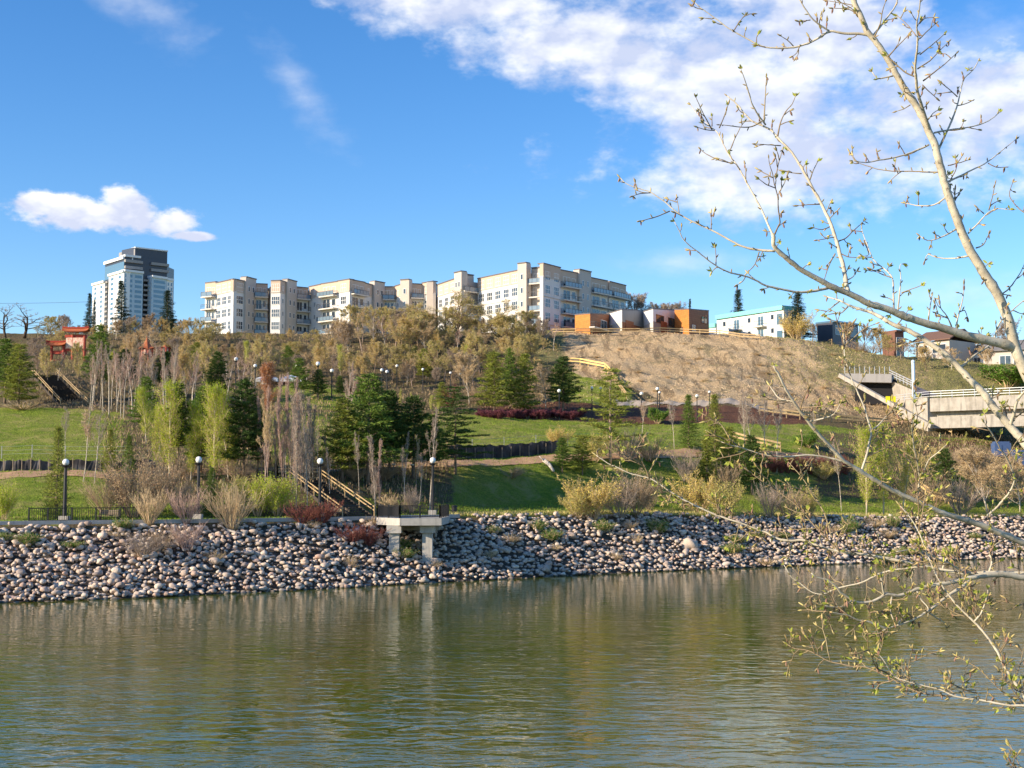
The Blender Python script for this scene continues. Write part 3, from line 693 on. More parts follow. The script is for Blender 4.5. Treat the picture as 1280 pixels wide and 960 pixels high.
def highrise():
    D = 740.0; g = gz(-200, D); b = Bld('highrise_tower', (*plan(160, D), g), 'tall white and dark glass apartment tower with black penthouse behind the hill')
    zt = lambda y: EYE + (612 - y) * D / F
    low = [plan(113, D + 22), plan(133, D + 6), plan(152, D - 8), plan(213, D + 14)]
    # blocks: (x0, D0, x1, D1, ytop, material, thickness)
    blocks = [(113, D + 20, 128, D + 8, 349, white_w), (133, D + 3, 152, D - 12, 343, white_w), (152.2, D - 12, 176, D - 4, 342, bpanel_shade), (187, D, 206, D + 8, 345, bpanel_shade), (206.2, D + 8, 214, D + 11, 346, white_w)]
    for x0, d0, x1, d1, yt, m in blocks:
        A, B = plan(x0, d0), plan(x1, d1); mb = MB(); facet_box(mb, A, B, g, zt(yt), 0, 3.5); b.put(mb, 'wall', m)
        c = MB(); facet_box(c, A, B, zt(yt), zt(yt) + 1.2, 0.9, 5); b.put(c, 'roof_edge', white_w)
        L = math.dist(A, B); fl = 2.72; nf = 16
        for f in range(nf):
            z = zt(yt) - 2.9 - f * fl
            if m is white_w:
                nn = 2
                for i in range(nn): b.window(A, B, (i + .28) / nn, (i + .66) / nn, z, z + 1.7, 1, 1, gm=bglass, frame=0.12)
            else:
                for i in range(2 if x1 < 200 else 1):
                    k = 2 if x1 < 200 else 1; b.window(A, B, (i + .12) / k, (i + .88) / k, z, z + 1.75, 1, 1, gm=bglass, fm=bpanel_shade, frame=0.2)
    core = MB(); facet_box(core, plan(128, D + 12), plan(133, D + 9), g, zt(349), 0, 14); facet_box(core, plan(176, D + 2), plan(187, D + 6), g, zt(340), 0, 16); b.put(core, 'recess_wall', navy)
    for f in range(14):
        z = zt(343) - 3 - f * 2.72
        for x0, d0, x1, d1 in ((128, D + 10, 133, D + 7), (176, D + 0, 187, D + 4)):
            m = MB(); facet_box(m, plan(x0, d0), plan(x1, d1), z, z + 1.0, 0.9, 2.2); b.put(m, 'balcony', grey_m)
    up = MB(); A = plan(128, D + 14); Bc = plan(152, D - 6); C_ = plan(206, D + 10)
    facet_box(up, A, Bc, zt(349), zt(324), 0, 5); facet_box(up, Bc, C_, zt(349), zt(320.5), 0.02, 5); facet_box(up, plan(131, D + 19), plan(205, D + 15), g, zt(325), 0, 12); b.put(up, 'upper_storeys', navy)
    g1 = MB(); facet_box(g1, A, Bc, zt(344), zt(327), 0.15, 0.3); b.put(g1, 'glazing', bglass)
    c = MB(); facet_box(c, A, Bc, zt(324), zt(324) + 1.6, 1.0, 6); b.put(c, 'roof_edge', white_w)
    c = MB(); facet_box(c, Bc, plan(172, D + 0), zt(321), zt(321) + 1.2, 1.0, 6); b.put(c, 'roof_edge', white_w)
    for y in (328, 336):
        for x0, x1 in ((152, 174), (185, 207)):
            m = MB(); facet_box(m, plan(x0, D - 6 + (x0 - 152) * .3), plan(x1, D - 6 + (x1 - 152) * .3), zt(y), zt(y) + 1.5, 1.6, 2.0); b.put(m, 'balcony', grey_m)
    p = MB(); facet_box(p, plan(145, D + 12), plan(165, D - 1), zt(322), zt(309), 0, 6); b.put(p, 'penthouse', grey_m)
    p = MB(); facet_box(p, plan(165.2, D - 1), plan(206, D + 11), zt(322), zt(308), 0, 14); facet_box(p, plan(165.2, D - 1), plan(166.6, D - .5), zt(322), zt(307), .3, 14); b.put(p, 'penthouse', navy)
    c = MB(); facet_box(c, plan(165, D - 1), plan(206.4, D + 11), zt(308), zt(308) + 0.7, 0.5, 15); b.put(c, 'roof_edge', white_w)
    b.finish(fm=bpanel_shade, gm=bglass)
highrise()

def small_houses():
    """four modular hilltop houses: each a lit side and a front with shade in its wall colour"""
    def house(name, label, pts, heights, mats, extra=None):
        # pts: plan corners (x, D) left to right; a wall per side; heights at each corner
        P = [plan(x, d) for x, d in pts]; zb = gz(*P[1]) - 1.5; b = Bld(name, (P[1][0], P[1][1], zb), label, 'house')
        back = (P[0][0] + P[2][0] - P[1][0], P[0][1] + P[2][1] - P[1][1])
        quad = [P[0], P[1], P[2], back]; zz = [EYE + (612 - y) * d / F for y, (x, d) in zip(heights, pts)]; zz.append(zz[2] + zz[0] - zz[1])
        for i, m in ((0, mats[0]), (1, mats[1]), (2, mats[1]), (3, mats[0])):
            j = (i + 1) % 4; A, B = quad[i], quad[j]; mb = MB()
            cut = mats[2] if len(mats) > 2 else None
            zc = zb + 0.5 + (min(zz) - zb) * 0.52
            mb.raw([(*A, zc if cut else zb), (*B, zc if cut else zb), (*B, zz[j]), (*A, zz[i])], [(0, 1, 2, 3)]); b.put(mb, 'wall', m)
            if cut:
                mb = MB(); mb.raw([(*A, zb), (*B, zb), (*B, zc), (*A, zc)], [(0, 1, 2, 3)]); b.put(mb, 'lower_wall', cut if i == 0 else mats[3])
        c = np.mean(np.array(quad), 0); rf = MB(); V = []
        for dz in (0.0, 0.22):
            for q, z in zip(quad, zz):
                v = c + (np.array(q) - c) * 1.02; V.append((v[0], v[1], z + dz))
        rf.raw(V, [(0, 3, 2, 1), (4, 5, 6, 7), (0, 1, 5, 4), (1, 2, 6, 5), (2, 3, 7, 6), (3, 0, 4, 7)]); b.put(rf, 'roof', cap_m)
        if extra: extra(b, P, zb, zz)
        return b
    def door(u0, u1, h, m=redw_shade):
        def f(b, P, zb, zz):
            d = MB(); A = np.array(P[1]); B = np.array(P[2]); facet_box(d, A + (B - A) * u0, A + (B - A) * u1, zb + 1.2, zb + 1.2 + h, 0.08, 0.2); b.put(d, 'door', m)
        return f
    def f1(b, P, zb, zz):
        b.balcony(P[1], P[2], zz[1] - 2.6, 1.0, glassy=False); b.window(P[1], P[2], 0.55, 0.85, zz[1] - 2.4, zz[1] - 0.6, 2, 1)
    house('modular_house', 'leftmost orange wood house with a small balcony, on the edge of the bare hill', [(719, 286), (738, 279), (762, 288)], [393, 391.5, 392.5], (orangew, redw_shade), f1)
    house('modular_house', 'white house with a slanted roof right beside the leftmost orange house', [(757, 291), (778, 281), (806, 292)], [392.5, 386.5, 388], (white_w, grey_m, slab_m, redw_shade), door(.15, .5, 3.0))  # grey upper front: shade of the white wall put into the colour
    house('modular_house', 'white house with two upper windows left of the tall orange house', [(805, 290), (817, 281), (848, 292)], [389, 385.5, 387.5], (white_w, white_w, slab_m, grey_m), lambda b, P, zb, zz: (b.window(P[1], P[2], .12, .42, zz[1] - 2.6, zz[1] - .9, 2, 1, fm=redw_shade), b.window(P[1], P[2], .6, .92, zz[1] - 2.6, zz[1] - .9, 2, 1, fm=redw_shade), door(.3, .55, 3)(b, P, zb, zz)))
    house('modular_house', 'tall orange wood house, right end of the row of small hilltop houses', [(844, 288), (862, 280), (887, 287)], [386.5, 386, 388], (orangew, redw_shade), lambda b, P, zb, zz: (b.window(P[1], P[2], .15, .3, zb + 2.4, zb + 3.8, 1, 1), b.window(P[1], P[2], .62, .9, zz[1] - 2.2, zz[1] - .9, 2, 1, fm=redw_shade), b.window(P[0], P[1], .3, .6, zb + 2.2, zb + 3.6, 1, 1, fm=redw_shade)))
small_houses()

def teal_building():
    A, B = plan(897, 302), plan(981, 285); C_ = plan(1004, 292); zb = gz(*B) - 1.5
    b = Bld('apartment_building', (*B, zb), 'low white apartment building with a teal roof edge on the hilltop', 'building')
    zA = EYE + (612 - 391) * 302 / F; zB = EYE + (612 - 383.5) * 285 / F; z = (zA + zB) / 2
    w = MB(); facet_box(w, A, B, zb, z - 0.9, 0, 5); b.put(w, 'wall', mat('white_stucco', (0.82, 0.82, 0.78), 0.85, 0.2, var=0.03))
    r = MB(); facet_box(r, A, B, z - 0.9, z, 0.5, 6); b.put(r, 'roof_edge', teal)
    a2 = plan(887, 304); w = MB(); facet_box(w, a2, plan(896.5, 302.3), zb, z - 2.6, 0.3, 12); b.put(w, 'side_wing', mat('white_stucco', (0.8, 0.8, 0.77)))
    r = MB(); facet_box(r, a2, plan(896.5, 302.3), z - 2.6, z - 1.7, 0.6, 12); b.put(r, 'roof_edge', teal)
    b.window(a2, plan(896.5, 302.3), .2, .9, z - 5.2, z - 3.2, 2, 1, gm=bglass)
    for u in (0.32, 0.68):
        L = math.dist(A, B); 
        for k, zf in enumerate((z - 3.8, z - 6.7)):
            P0 = np.array(A) + (np.array(B) - np.array(A)) * (u - .07); P1 = np.array(A) + (np.array(B) - np.array(A)) * (u + .07)
            b.window(A, B, u - .05, u + .03, zf + 0.1, zf + 2.2, 2, 1, gm=bglass); b.balcony(P0, P1, zf, 1.3, glassy=False)
    for u in (0.12, 0.5, 0.84):
        for zf in (z - 3.2, z - 6.1): b.window(A, B, u - .022, u + .022, zf + .5, zf + 1.6, 1, 1)
    b.window(A, B, .90, .985, z - 4.0, z - 1.6, 1, 1, gm=bglass); b.window(A, B, .90, .985, z - 8, z - 5.2, 1, 1, gm=bglass)
teal_building()

def east_houses():
    # dark flat-roofed house, brick tower house, gabled houses further right
    def simple(name, label, x0, d0, x1, d1, ytop, m, dep=9, roof=None, rm=None, wins=(), basey=None):
        A, B = plan(x0, d0), plan(x1, d1); zb = gz(*A) - 2.5; z = EYE + (612 - ytop) * min(d0, d1) / F
        b = Bld(name, (*A, zb), label, 'house'); w = MB(); facet_box(w, A, B, zb, z, 0, dep if roof == 'gable' else 4); b.put(w, 'wall', m)
        if roof == 'flat': r = MB(); facet_box(r, A, B, z, z + 0.35, 0.5, 5); b.put(r, 'roof', rm or cap_m)
        if roof == 'gable':
            A2, B2 = np.array(A), np.array(B); t = (B2 - A2) / np.linalg.norm(B2 - A2); n = np.array([t[1], -t[0]]); n = n if n[1] < 0 else -n
            e0 = A2 - t * .6 + n * .7; e1 = B2 + t * .6 + n * .7; r0 = A2 - t * .6 - n * dep / 2; r1 = B2 + t * .6 - n * dep / 2; k0 = A2 - t * .6 - n * (dep + .7); k1 = B2 + t * .6 - n * (dep + .7)
            h = dep * 0.24; V = [(*e0, z), (*e1, z), (*r1, z + h), (*r0, z + h), (*k0, z), (*k1, z), (*e0, z + .25), (*e1, z + .25), (*r1, z + h + .25), (*r0, z + h + .25), (*k0, z + .25), (*k1, z + .25)]
            r = MB(); r.raw(V, [(6, 7, 8, 9), (9, 8, 11, 10), (0, 3, 2, 1), (3, 4, 5, 2), (0, 1, 7, 6), (5, 4, 10, 11), (0, 6, 9, 3), (3, 9, 10, 4), (1, 2, 8, 7), (2, 5, 11, 8)]); b.put(r, 'roof', rm or cap_m)
        for u0, u1, za, zb_ in wins: b.window(A, B, u0, u1, z - za, z - zb_, 2, 1)
        return b
    simple('modern_house', 'dark blue glazed flat-roofed house behind bushes right of the spruce on the hill', 1042, 292, 1074, 298, 402, navy, 10, 'flat', bglass, [(.1, .45, 2.6, .6), (.52, .92, 2.6, .6)])
    t = simple('brick_house', 'narrow brick tower house with a white window strip on the right side of the hill', 1120, 285, 1131, 286, 414, brick, 6, 'flat', brick, [(.15, .85, 6.5, 1.2)])
    simple('family_house', 'beige house with a brown gable roof right of the brick tower', 1146, 288, 1188, 282, 424, tan2, 10, 'gable', mat('brown_shingle', (0.20, 0.12, 0.09), 0.9, 0.2), [(.1, .35, 2.4, .8), (.5, .9, 2.6, .8), (.2, .8, 5.6, 3.8)])
    simple('family_house', 'white house with grey gable roof beside the beige house at the right edge', 1205, 290, 1232, 286, 441, white_w, 9, 'gable', mat('grey_shingle', (0.22, 0.21, 0.21), 0.9, 0.2), [(.5, .8, 2.4, .8)])
    simple('family_house', 'beige house with a wide balcony at the right edge of the picture above the bridge', 1230, 282, 1300, 276, 436, tan2, 10, 'gable', mat('grey_shingle', (0.22, 0.21, 0.21)), [(.3, .5, 3.0, 1.0), (.55, .8, 3, 1.0), (.4, .9, 6.2, 4.2)])
east_houses()

# ---------------------------------------------------------------- red gateway and pavilion roofs, left
def gateway():
    D = 237; c = at(82, 462, D); g = gz(c.x, c.y); b = Bld('ceremonial_gate', (c.x, c.y, g), 'red and orange oriental ceremonial gateway among the trees at left', 'gateway')
    z = lambda y: EYE + (612 - y) * D / F; X = lambda x: at(x, 460, D).x
    zb = g - 1.0
    for x in (64, 79, 90, 105):
        m = MB(); m.tube([(X(x), D, zb), (X(x), D, z(418 if x > 80 else 432))], 0.24, 10); b.put(m, 'column', red_p)
    for x0, x1, y, h in ((62, 82, 440, .6), (80, 107, 419.5, .45), (62, 82, 450, .3), (80, 107, 437, .45)):
        m = MB(); m.box(((X(x0) + X(x1)) / 2, D + .003 * x0, z(y)), (X(x1) - X(x0), 0.4, h)); b.put(m, 'beam', red_p)
    m = MB(); m.box(((X(82) + X(104)) / 2, D - 0.1, z(428.5)), (X(104) - X(82), 0.25, 1.9)); b.put(m, 'panel', mat('gate_panel', (0.80, 0.66, 0.52), 0.6, 0.3, col2=(0.6, 0.12, 0.06), nscale=3.2))
    def roof(x0, x1, y, hh=.65, dep=1.0):
        m = MB(); xa, xb = X(x0), X(x1); zc = z(y); n = 12; V = []
        for i in range(n + 1):
            u = i / n; xx = xa + (xb - xa) * u; up = 0.22 * (abs(u - .5) * 2) ** 4
            V += [(xx, D - dep, zc + up), (xx, D - dep * .45, zc + hh * .35 + up), (xx, D, zc + hh + up * .6), (xx, D + dep * .45, zc + hh * .35 + up), (xx, D + dep, zc + up)]
        fs = [(i * 5 + j, (i + 1) * 5 + j, (i + 1) * 5 + j + 1, i * 5 + j + 1) for i in range(n) for j in range(4)] + [(i * 5, i * 5 + 4, (i + 1) * 5 + 4, (i + 1) * 5) for i in range(n)]
        m.raw(V, fs); r = b.put(m, 'roof', orange_t)
        rd = MB(); rd.tube([(V[i * 5 + 2][0], D, V[i * 5 + 2][2] + .1) for i in range(n + 1)], 0.16, 6); b.put(rd, 'ridge', red_p, parent=r)
    roof(57, 82, 432); roof(77, 110, 414.5)
gateway()
def pavilion(x, ytop, yeave, w, label):
    D = 236; p = spotY(x, D); z = lambda y: EYE + (612 - y) * D / F; hw = w / 2 * D / F
    b = Bld('garden_pavilion', (p.x, p.y, p.z), label, 'pavilion'); zc = z(yeave); zt = z(ytop); m = MB(); V = []; n = 8; rings = 5
    for i in range(rings):
        u = i / (rings - 1); r = hw * (1 - u) ** 1.7 + 0.02; zz = zc + (zt - zc) * u
        for j in range(n): V.append((p.x + r * math.cos(j * 2 * math.pi / n + .4), p.y + r * math.sin(j * 2 * math.pi / n + .4), zz + (0.35 if i == 0 and j % 2 else 0)))
    m.raw(V, [(i * n + j, i * n + (j + 1) % n, (i + 1) * n + (j + 1) % n, (i + 1) * n + j) for i in range(rings - 1) for j in range(n)]); b.put(m, 'roof', orange_t)
    for j in range(6):
        a = j * math.pi / 3; m = MB(); m.tube([(p.x + hw * .7 * math.cos(a), p.y + hw * .7 * math.sin(a), p.z - .5), (p.x + hw * .7 * math.cos(a), p.y + hw * .7 * math.sin(a), zc + .3)], 0.12, 6); b.put(m, 'column', red_p)
    m = MB(); m.tube([(p.x, p.y, zc - 1.3), (p.x, p.y, zc + .1)], hw * .62, 6); b.put(m, 'screen_panel', mat('gate_panel', (0.80, 0.66, 0.52)))
pavilion(181, 420, 437, 22, 'small pavilion with a steep pointed orange roof between bare trunks at left')
pavilion(204, 430, 436, 16, 'low pavilion roof with orange tips right of the pointed one')

# ---------------------------------------------------------------- bridge and tunnel portal, right
def bridge():
    D0 = 236.0; z = lambda y, D: EYE + (612 - y) * D / F
    bc = mat('bridge_concrete', (0.46, 0.425, 0.365), 0.9, 0.15, col2=(0.33, 0.30, 0.25), nscale=0.9, bump=.2, bscale=4, stain=.75)
    p = at(1160, 500, 226); b = Bld('road_bridge', (p.x, p.y, 10), 'cream concrete road bridge leaving the hillside to the right edge', 'bridge')
    A = plan(1162, 224); B = plan(1330, 196); B = (B[0] + 60, B[1] - 25)
    z1 = z(499, 226); deck = MB(); facet_box(deck, A, B, z1 - 2.2, z1, 0, 11); facet_box(deck, A, B, z1 - 3.6, z1 - 2.2, -1.5, 8)
    b.put(deck, 'deck', bc)
    gd = MB(); facet_box(gd, A, B, z1 - 5.0, z1 - 3.1, 0.25, 1.2); b.put(gd, 'girder', bc)
    lw = MB(); facet_box(lw, plan(1150, 226), plan(1161.5, 224.2), gz(*plan(1150, 222)) - 3, z1 + .15, 0.5, 12); facet_box(lw, plan(1118, 236), plan(1150, 226), gz(*plan(1130, 226)) - 4, z1 + .1, 0.4, 3); b.put(lw, 'abutment', bc)
    for i, t in enumerate((0.42, 0.8)):
        q = np.array(A) + (np.array(B) - np.array(A)) * t; m = MB(); m.box((q[0], q[1] + 5, (z1 - 4) / 2), (2.2, 5, z1 - 4), math.atan2(B[1] - A[1], B[0] - A[0])); b.put(m, 'pier', bc)
    r = MB(); A2 = np.array(plan(1120, 233)); pts = [A2, np.array(A), np.array(B)]; rw = mat('galvanised', (0.62, 0.64, 0.66), 0.4, 0.4, metal=0.3)
    for P0, P1 in zip(pts[:-1], pts[1:]):
        L = np.linalg.norm(P1 - P0)
        for h in (0.35, 0.75, 1.15): r.beam((*P0, z1 + h), (*P1, z1 + h), 0.09, 0.09)
        for q in np.linspace(0, 1, int(L / 1.8)): c = P0 + (P1 - P0) * q; r.box((c[0], c[1], z1 + .6), (.1, .1, 1.2))
    b.put(r, 'railing', rw)
    # tunnel portal: sloping wing wall, shadowed mouth, retaining wall, roof slab
    q = at(1100, 490, 240); t = Bld('tunnel_portal', (q.x, q.y, 20), 'concrete tunnel mouth with sloping wing wall cut into the hill behind the bridge', 'tunnel')
    w = MB(); P0 = at(1050, 469, 240); P1 = at(1165, 533, 222)
    for k in range(1): w.beam(P0, P1, 0.7, 0.7)
    t.put(w, 'wing_wall', bc)
    ww = MB(); V = [(P0.x, P0.y + .1, P0.z), (P1.x, P1.y + .1, P1.z), (P1.x + .6, P1.y + .4, z1), (P0.x + 6, P0.y + 4, P0.z - .4)]
    s = MB(); d = 247; fx = lambda x, y, D: tuple(at(x, y, D))
    s.raw([fx(1064, 470, d), fx(1112, 472, d), fx(1112, 480, d), fx(1064, 476, d)], [(0, 1, 2, 3)]) if False else None
    sl = MB(); sl.beam(at(1058, 473, 243), at(1116, 474, 240), 4.0, 1.5); t.put(sl, 'roof_slab', grey_m)
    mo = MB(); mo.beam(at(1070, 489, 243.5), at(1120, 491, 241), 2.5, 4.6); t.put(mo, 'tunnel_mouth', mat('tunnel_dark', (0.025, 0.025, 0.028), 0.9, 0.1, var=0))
    rw_ = MB(); facet_box(rw_, plan(1114, 241), plan(1142, 231), z(505, 232), z(472, 241) , 0.1, 1.0)
    V = [at(1114, 476, 240), at(1142, 488, 231), at(1144, 505, 231), at(1118, 505, 239.5)]; k = MB(); V2 = [v + Vector((0.5, 1.2, 0)) for v in V]
    k.raw([tuple(v) for v in V + V2], [(0, 1, 2, 3), (4, 7, 6, 5), (0, 4, 5, 1), (1, 5, 6, 2), (2, 6, 7, 3), (3, 7, 4, 0)]); t.put(k, 'retaining_wall', bc)
    rr = MB(); a, c = at(1112, 471, 240), at(1143, 486, 231)
    for h in (.4, .8, 1.2): rr.beam(a + Vector((0, 0, h)), c + Vector((0, 0, h)), .1, .1)
    for q in np.linspace(0, 1, 8): e = a.lerp(c, q); rr.box((e.x, e.y, e.z + .6), (.1, .1, 1.3))
    a, c = at(1056, 467, 242), at(1112, 467, 240)
    for q in np.linspace(0, 1, 10): e = a.lerp(c, q); rr.box((e.x, e.y, e.z + .6), (.1, .1, 1.3))
    t.put(rr, 'railing', rw)
    ramp = MB(); V = [at(1144, 482, 233), at(1172, 494, 229), at(1144, 494, 229.5)]; V2 = [v + Vector((.3, 2, 0)) for v in V]
    ramp.raw([tuple(v) for v in V + V2], [(0, 1, 2), (3, 5, 4), (0, 3, 4, 1), (1, 4, 5, 2), (2, 5, 3, 0)]); t.put(ramp, 'side_wall', cap_m)
    for x in (1110, 1117):
        e = at(x, 499, 230); s = MB(); s.box((0, 0, 0), (.75, .12, 1.0)); s.box((0, .1, -.9), (.1, .1, 1.4)); o = s.build('warning_sign', mat('yellow_sign', (0.85, 0.78, 0.02), .5, .3, var=0), loc=tuple(e))
        tag(o, 'yellow warning board at the tunnel mouth, %s of the pair' % ('left' if x == 1110 else 'right'), 'sign')
    pl = at(1142.5, 503, 228); s = MB(); zt = z(452, 228); s.tube([(0, 0, -2), (0, 0, zt - pl.z)], .28, 10); s.sphere((0, 0, zt - pl.z), .34)
    o = s.build('signal_mast', mat('pale_blue_post', (0.55, 0.70, 0.80), .4, .3, var=0.02), loc=tuple(pl), smooth=True); tag(o, 'pale blue round post rising at the tunnel mouth', 'mast')
    for x0, x1, dd, lab in ((1240, 1262, 212, 'left'), (1262, 1290, 209, 'right')):
        c = spotY((x0 + x1) / 2, dd); s = MB(); w = (x1 - x0) * dd / F; s.box((0, 0, 1.2), (w * .92, 1.8, 2.1)); s.box((0, 0, 2.38), (w * .8, 1.4, .25)); s.box((-w * .2, -.93, 1.1), (.7, .06, 1.7))
        o = s.build('storage_cabin', mat('blue_tarp', (0.07, 0.12, 0.25), .6, .3, var=.1), loc=tuple(c)); tag(o, 'blue covered site cabin under the bridge, %s of the two' % lab, 'cabin')
bridge()
# ---------------------------------------------------------------- street lamps
def lamp_proto(h, rc, base=True):
    b = empty('street_lamp', (0, 0, 0), 'x', 'street lamp', 'globe street lamps')
    m = MB(); m.tube([(0, 0, -0.6), (0, 0, .12), (0, 0, .14), (0, 0, h * .96)], [rc * 1.5, rc * 1.5, rc, rc * .72], 10); m.tube([(0, 0, h * .95), (0, 0, h * .985)], [rc * 1.5, rc * 2.3], 10); post = m.build('post', black, b)
    g = MB(); g.sphere((0, 0, h * .985 + .25), .27, 14, 10); gl = g.build('globe', globe_m, b, smooth=True); ch = [(post, []), (gl, [])]
    if base:
        f = MB(); f.box((0, 0, 0.1), (.72, .72, .85)); ch.append((f.build('plinth', conc, b), []))
    return (b, ch)
LP = lamp_proto(4.6, .16); LP2 = lamp_proto(3.9, .095, False)
first = {'a': True, 'b': True}
def lamp(x, yb, ytop, label, big=False, D=None):
    p = spot(x, yb) if D is None else spotY(x, D)
    zt = EYE + (612 - ytop) * p.y / F; h = zt - p.z; pr = LP if big else LP2; H = 4.6 * .985 + .5 if big else 3.9 * .985 + .5
    s = h / H; s2 = 1.0 if big else max(.8, min(1.3, s)); k = 'a' if big else 'b'
    if first[k]:
        first[k] = False; o = pr[0]; o.location = p; o.scale = (s2, s2, s); o['label'] = label
    else: copy_tree(pr, p, 0, (s2, s2, s), label)
lamp(83, 652, 574, 'black globe lamp on a concrete plinth by the left riverside railing', True, D=109.5)
lamp(249, 0, 571, 'black globe lamp on the promenade in front of the dark spruce', True, D=115)
lamp(400.5, 0, 573, 'black globe lamp beside the foot of the wooden stairs', True, D=120)
lamp(541, 0, 572, 'black globe lamp standing behind the viewing deck', True, D=128)
for x, yb, yt, lab in [
    (241, 590, 567, 'small globe lamp just left of and behind the one by the dark spruce'), (294.5, 486, 446.5, 'globe lamp above the orange brown tree, left one'), (318.5, 492, 455, 'globe lamp left of the orange brown tree top'),
    (371.5, 497, 454.5, 'globe lamp in the bare woods just right of the white tent'), (397, 496, 452, 'globe lamp in the bare woods second right of the white tent'), (414.5, 500, 461, 'globe lamp in front of the bare woods above the mid lawn'),
    (477, 494, 460.5, 'globe lamp behind the tall pines, leftmost of the hillside four'), (483.5, 497, 462.5, 'globe lamp right next to the leftmost hillside one behind the pines'), (496, 486, 455.5, 'tallest globe lamp above the small yellow green trees'),
    (528.5, 488, 460, 'globe lamp with a dark red post above the purple shrubs'), (563, 490, 464.5, 'globe lamp with a red banner shrub left of the twin green pines'), (575, 489, 466, 'dark globe lamp left of the twin green pines'),
    (699, 524, 486.5, 'globe lamp standing in the purple planting bed by the lawn'), (740, 512, 483, 'globe lamp on the green toe of the slope'), (751, 513, 483, 'globe lamp right beside the one on the green toe'),
    (802, 526, 490, 'left of three globe lamps at the foot of the bare hill'), (822, 520, 484, 'middle and tallest globe lamp at the foot of the bare hill'), (824.5, 516, 489, 'globe lamp hidden just behind the tallest one at the hill foot'), (871.5, 528, 493, 'globe lamp between the two small spruces'),
    (887, 516, 488.5, 'globe lamp behind the right small spruce'), (492, 597, 579.5, 'low globe lamp in the shade under the pines'), (515, 600, 580, 'low globe lamp right of the shaded pine trunks'), (207, 500, 480, 'small lamp among pale trunks below the pavilion'),
    (1168, 536, 509, 'globe lamp in front of the bridge abutment')]:
    lamp(x, yb, yt, lab)

# ---------------------------------------------------------------- stairs, deck, railings, fences
darkw = mat('dark_treads', (0.09, 0.075, 0.06), 0.9, 0.15, col2=(0.05, 0.042, 0.035), nscale=3)
def stair(name, pts_bottom, pts_top, width, nst, label, mt_step, mt_rail, rails=True, post=0.1):
    """pts: centre bottom / centre top; steps across the run"""
    P0 = Vector(pts_bottom); P1 = Vector(pts_top); d = (P1 - P0); h = Vector((d.x, d.y, 0)); n = Vector((h.y, -h.x, 0)).normalized(); rz = math.atan2(h.y, h.x)
    o = empty(name, tuple(P0), label, 'stairs')
    L = h.length; st = MB(); run = L / nst
    for i in range(nst):
        c = P0 + d * ((i + .5) / nst) - P0; st.box((c.x, c.y, c.z - .04), (run * .96, width, .1), rz); 
    st.build('steps', mt_step, o)
    sg = MB()
    for s in (-1, 1):
        q = n * (s * (width / 2 + .04)); sg.beam(q + Vector((0, 0, -.1)), q + d + Vector((0, 0, -.1)), .08, .35)
    sg.build('stringer', mt_step, o)
    if rails:
        for s in (-1, 1):
            r = MB(); q = n * (s * (width / 2 + .02))
            for hh in (.95, .62): r.beam(q + Vector((0, 0, hh)), q + d + Vector((0, 0, hh)), .07, .09)
            k = max(3, int(L / 3.4))
            for i in range(k + 1): c = q + d * (i / k); r.box((c.x, c.y, c.z + .45), (post, post, 1.15), rz)
            r.build('handrail', mt_rail, o)
    return o
b0 = spotY(449, 121); b0.z = gz(b0.x, b0.y) + .1; b1 = at(380, 597, 134)
stair('wooden_stairs', b0, b1, 3.0, 20, 'dark wooden stairs with yellow handrails climbing from the promenade beside the deck', darkw, wood)
l1 = at(376, 596, 134.2); 
o = empty('stair_landing', tuple(l1), 'wooden landing with pale rails at the top of the riverside stairs', 'landing')
m = MB(); m.box((-.2, 1.5, -.1), (4.2, 3.2, .16)); [m.box((x, y, -1.2), (.18, .18, 2.1)) for x in (-2, 1.6) for y in (0.2, 2.9)]; m.build('platform', wood, o)
m = MB()
for (xa, ya), (xb, yb) in (((-2.3, 0), (-2.3, 3)), ((-2.3, 3), (2, 3)), ((-2.3, 0), (-1.2, 0)), ((.9, 0), (2, 0))):
    for h in (.5, .8, 1.1): m.beam((xa, ya, h), (xb, yb, h), .09, .13)
    m.box((xa, ya, .5), (.12, .12, 1.2)); m.box((xb + .003, yb, .5), (.12, .12, 1.2))
m.build('rail', wood, o)
c0 = spot(95, 508); c0 = at(93, 508, 186); c1 = at(55, 468, 212)
stair('park_stairs', c0, c1, 3.6, 26, 'long stairs with bare yellow handrails on the left lawn edge', darkw, wood)

def railing(name, pts, label, hgt=1.1, m_=None, gap=0.16, post=1.9, rails=(0.12, 1.0), pw=.08, solid=None, cat='railing', bar=.03, group=None, rt=.05):
    m_ = m_ or black; P = [Vector(p) for p in pts]; o = empty(name, tuple(P[0]), label, cat, group); fr = MB(); pk = MB(); ps = MB()
    for A, B in zip(P[:-1], P[1:]):
        A = A - P[0]; B = B - P[0]; L = (B - A).length
        for h in rails: fr.beam(A + Vector((0, 0, hgt * h)), B + Vector((0, 0, hgt * h)), rt, rt * 1.4)
        k = max(1, int(L / post))
        for i in range(0 if (A.length < 1e-6) else 1, k + 1): c = A.lerp(B, i / k); ps = MB(); ps.box((c.x, c.y, c.z + hgt / 2 + .02), (pw, pw, hgt + .1)); ps.build('post', m_, o)
        if gap:
            k = int(L / gap)
            for i in range(k): c = A.lerp(B, (i + .5) / k); pk.box((c.x, c.y, c.z + hgt * .52), (bar, bar, hgt * .86))
        if solid: pk.beam(A + Vector((0, 0, hgt * .45)), B + Vector((0, 0, hgt * .45)), .03, hgt * .75)
    fr.build('rail', m_, o)
    if pk.f: pk.build('pickets', solid or m_, o)['kind'] = 'stuff'
    return o
def row(xs, Yf, dz=0.08):
    out = []
    for x in xs:
        a = (x - 640) / F; ry, _ = rows_at(np.array([a])); y = Yf(ry[:, 0]); X = at(x, 640, y).x; out.append((X, y, gz(X, y) + dz))
    return out
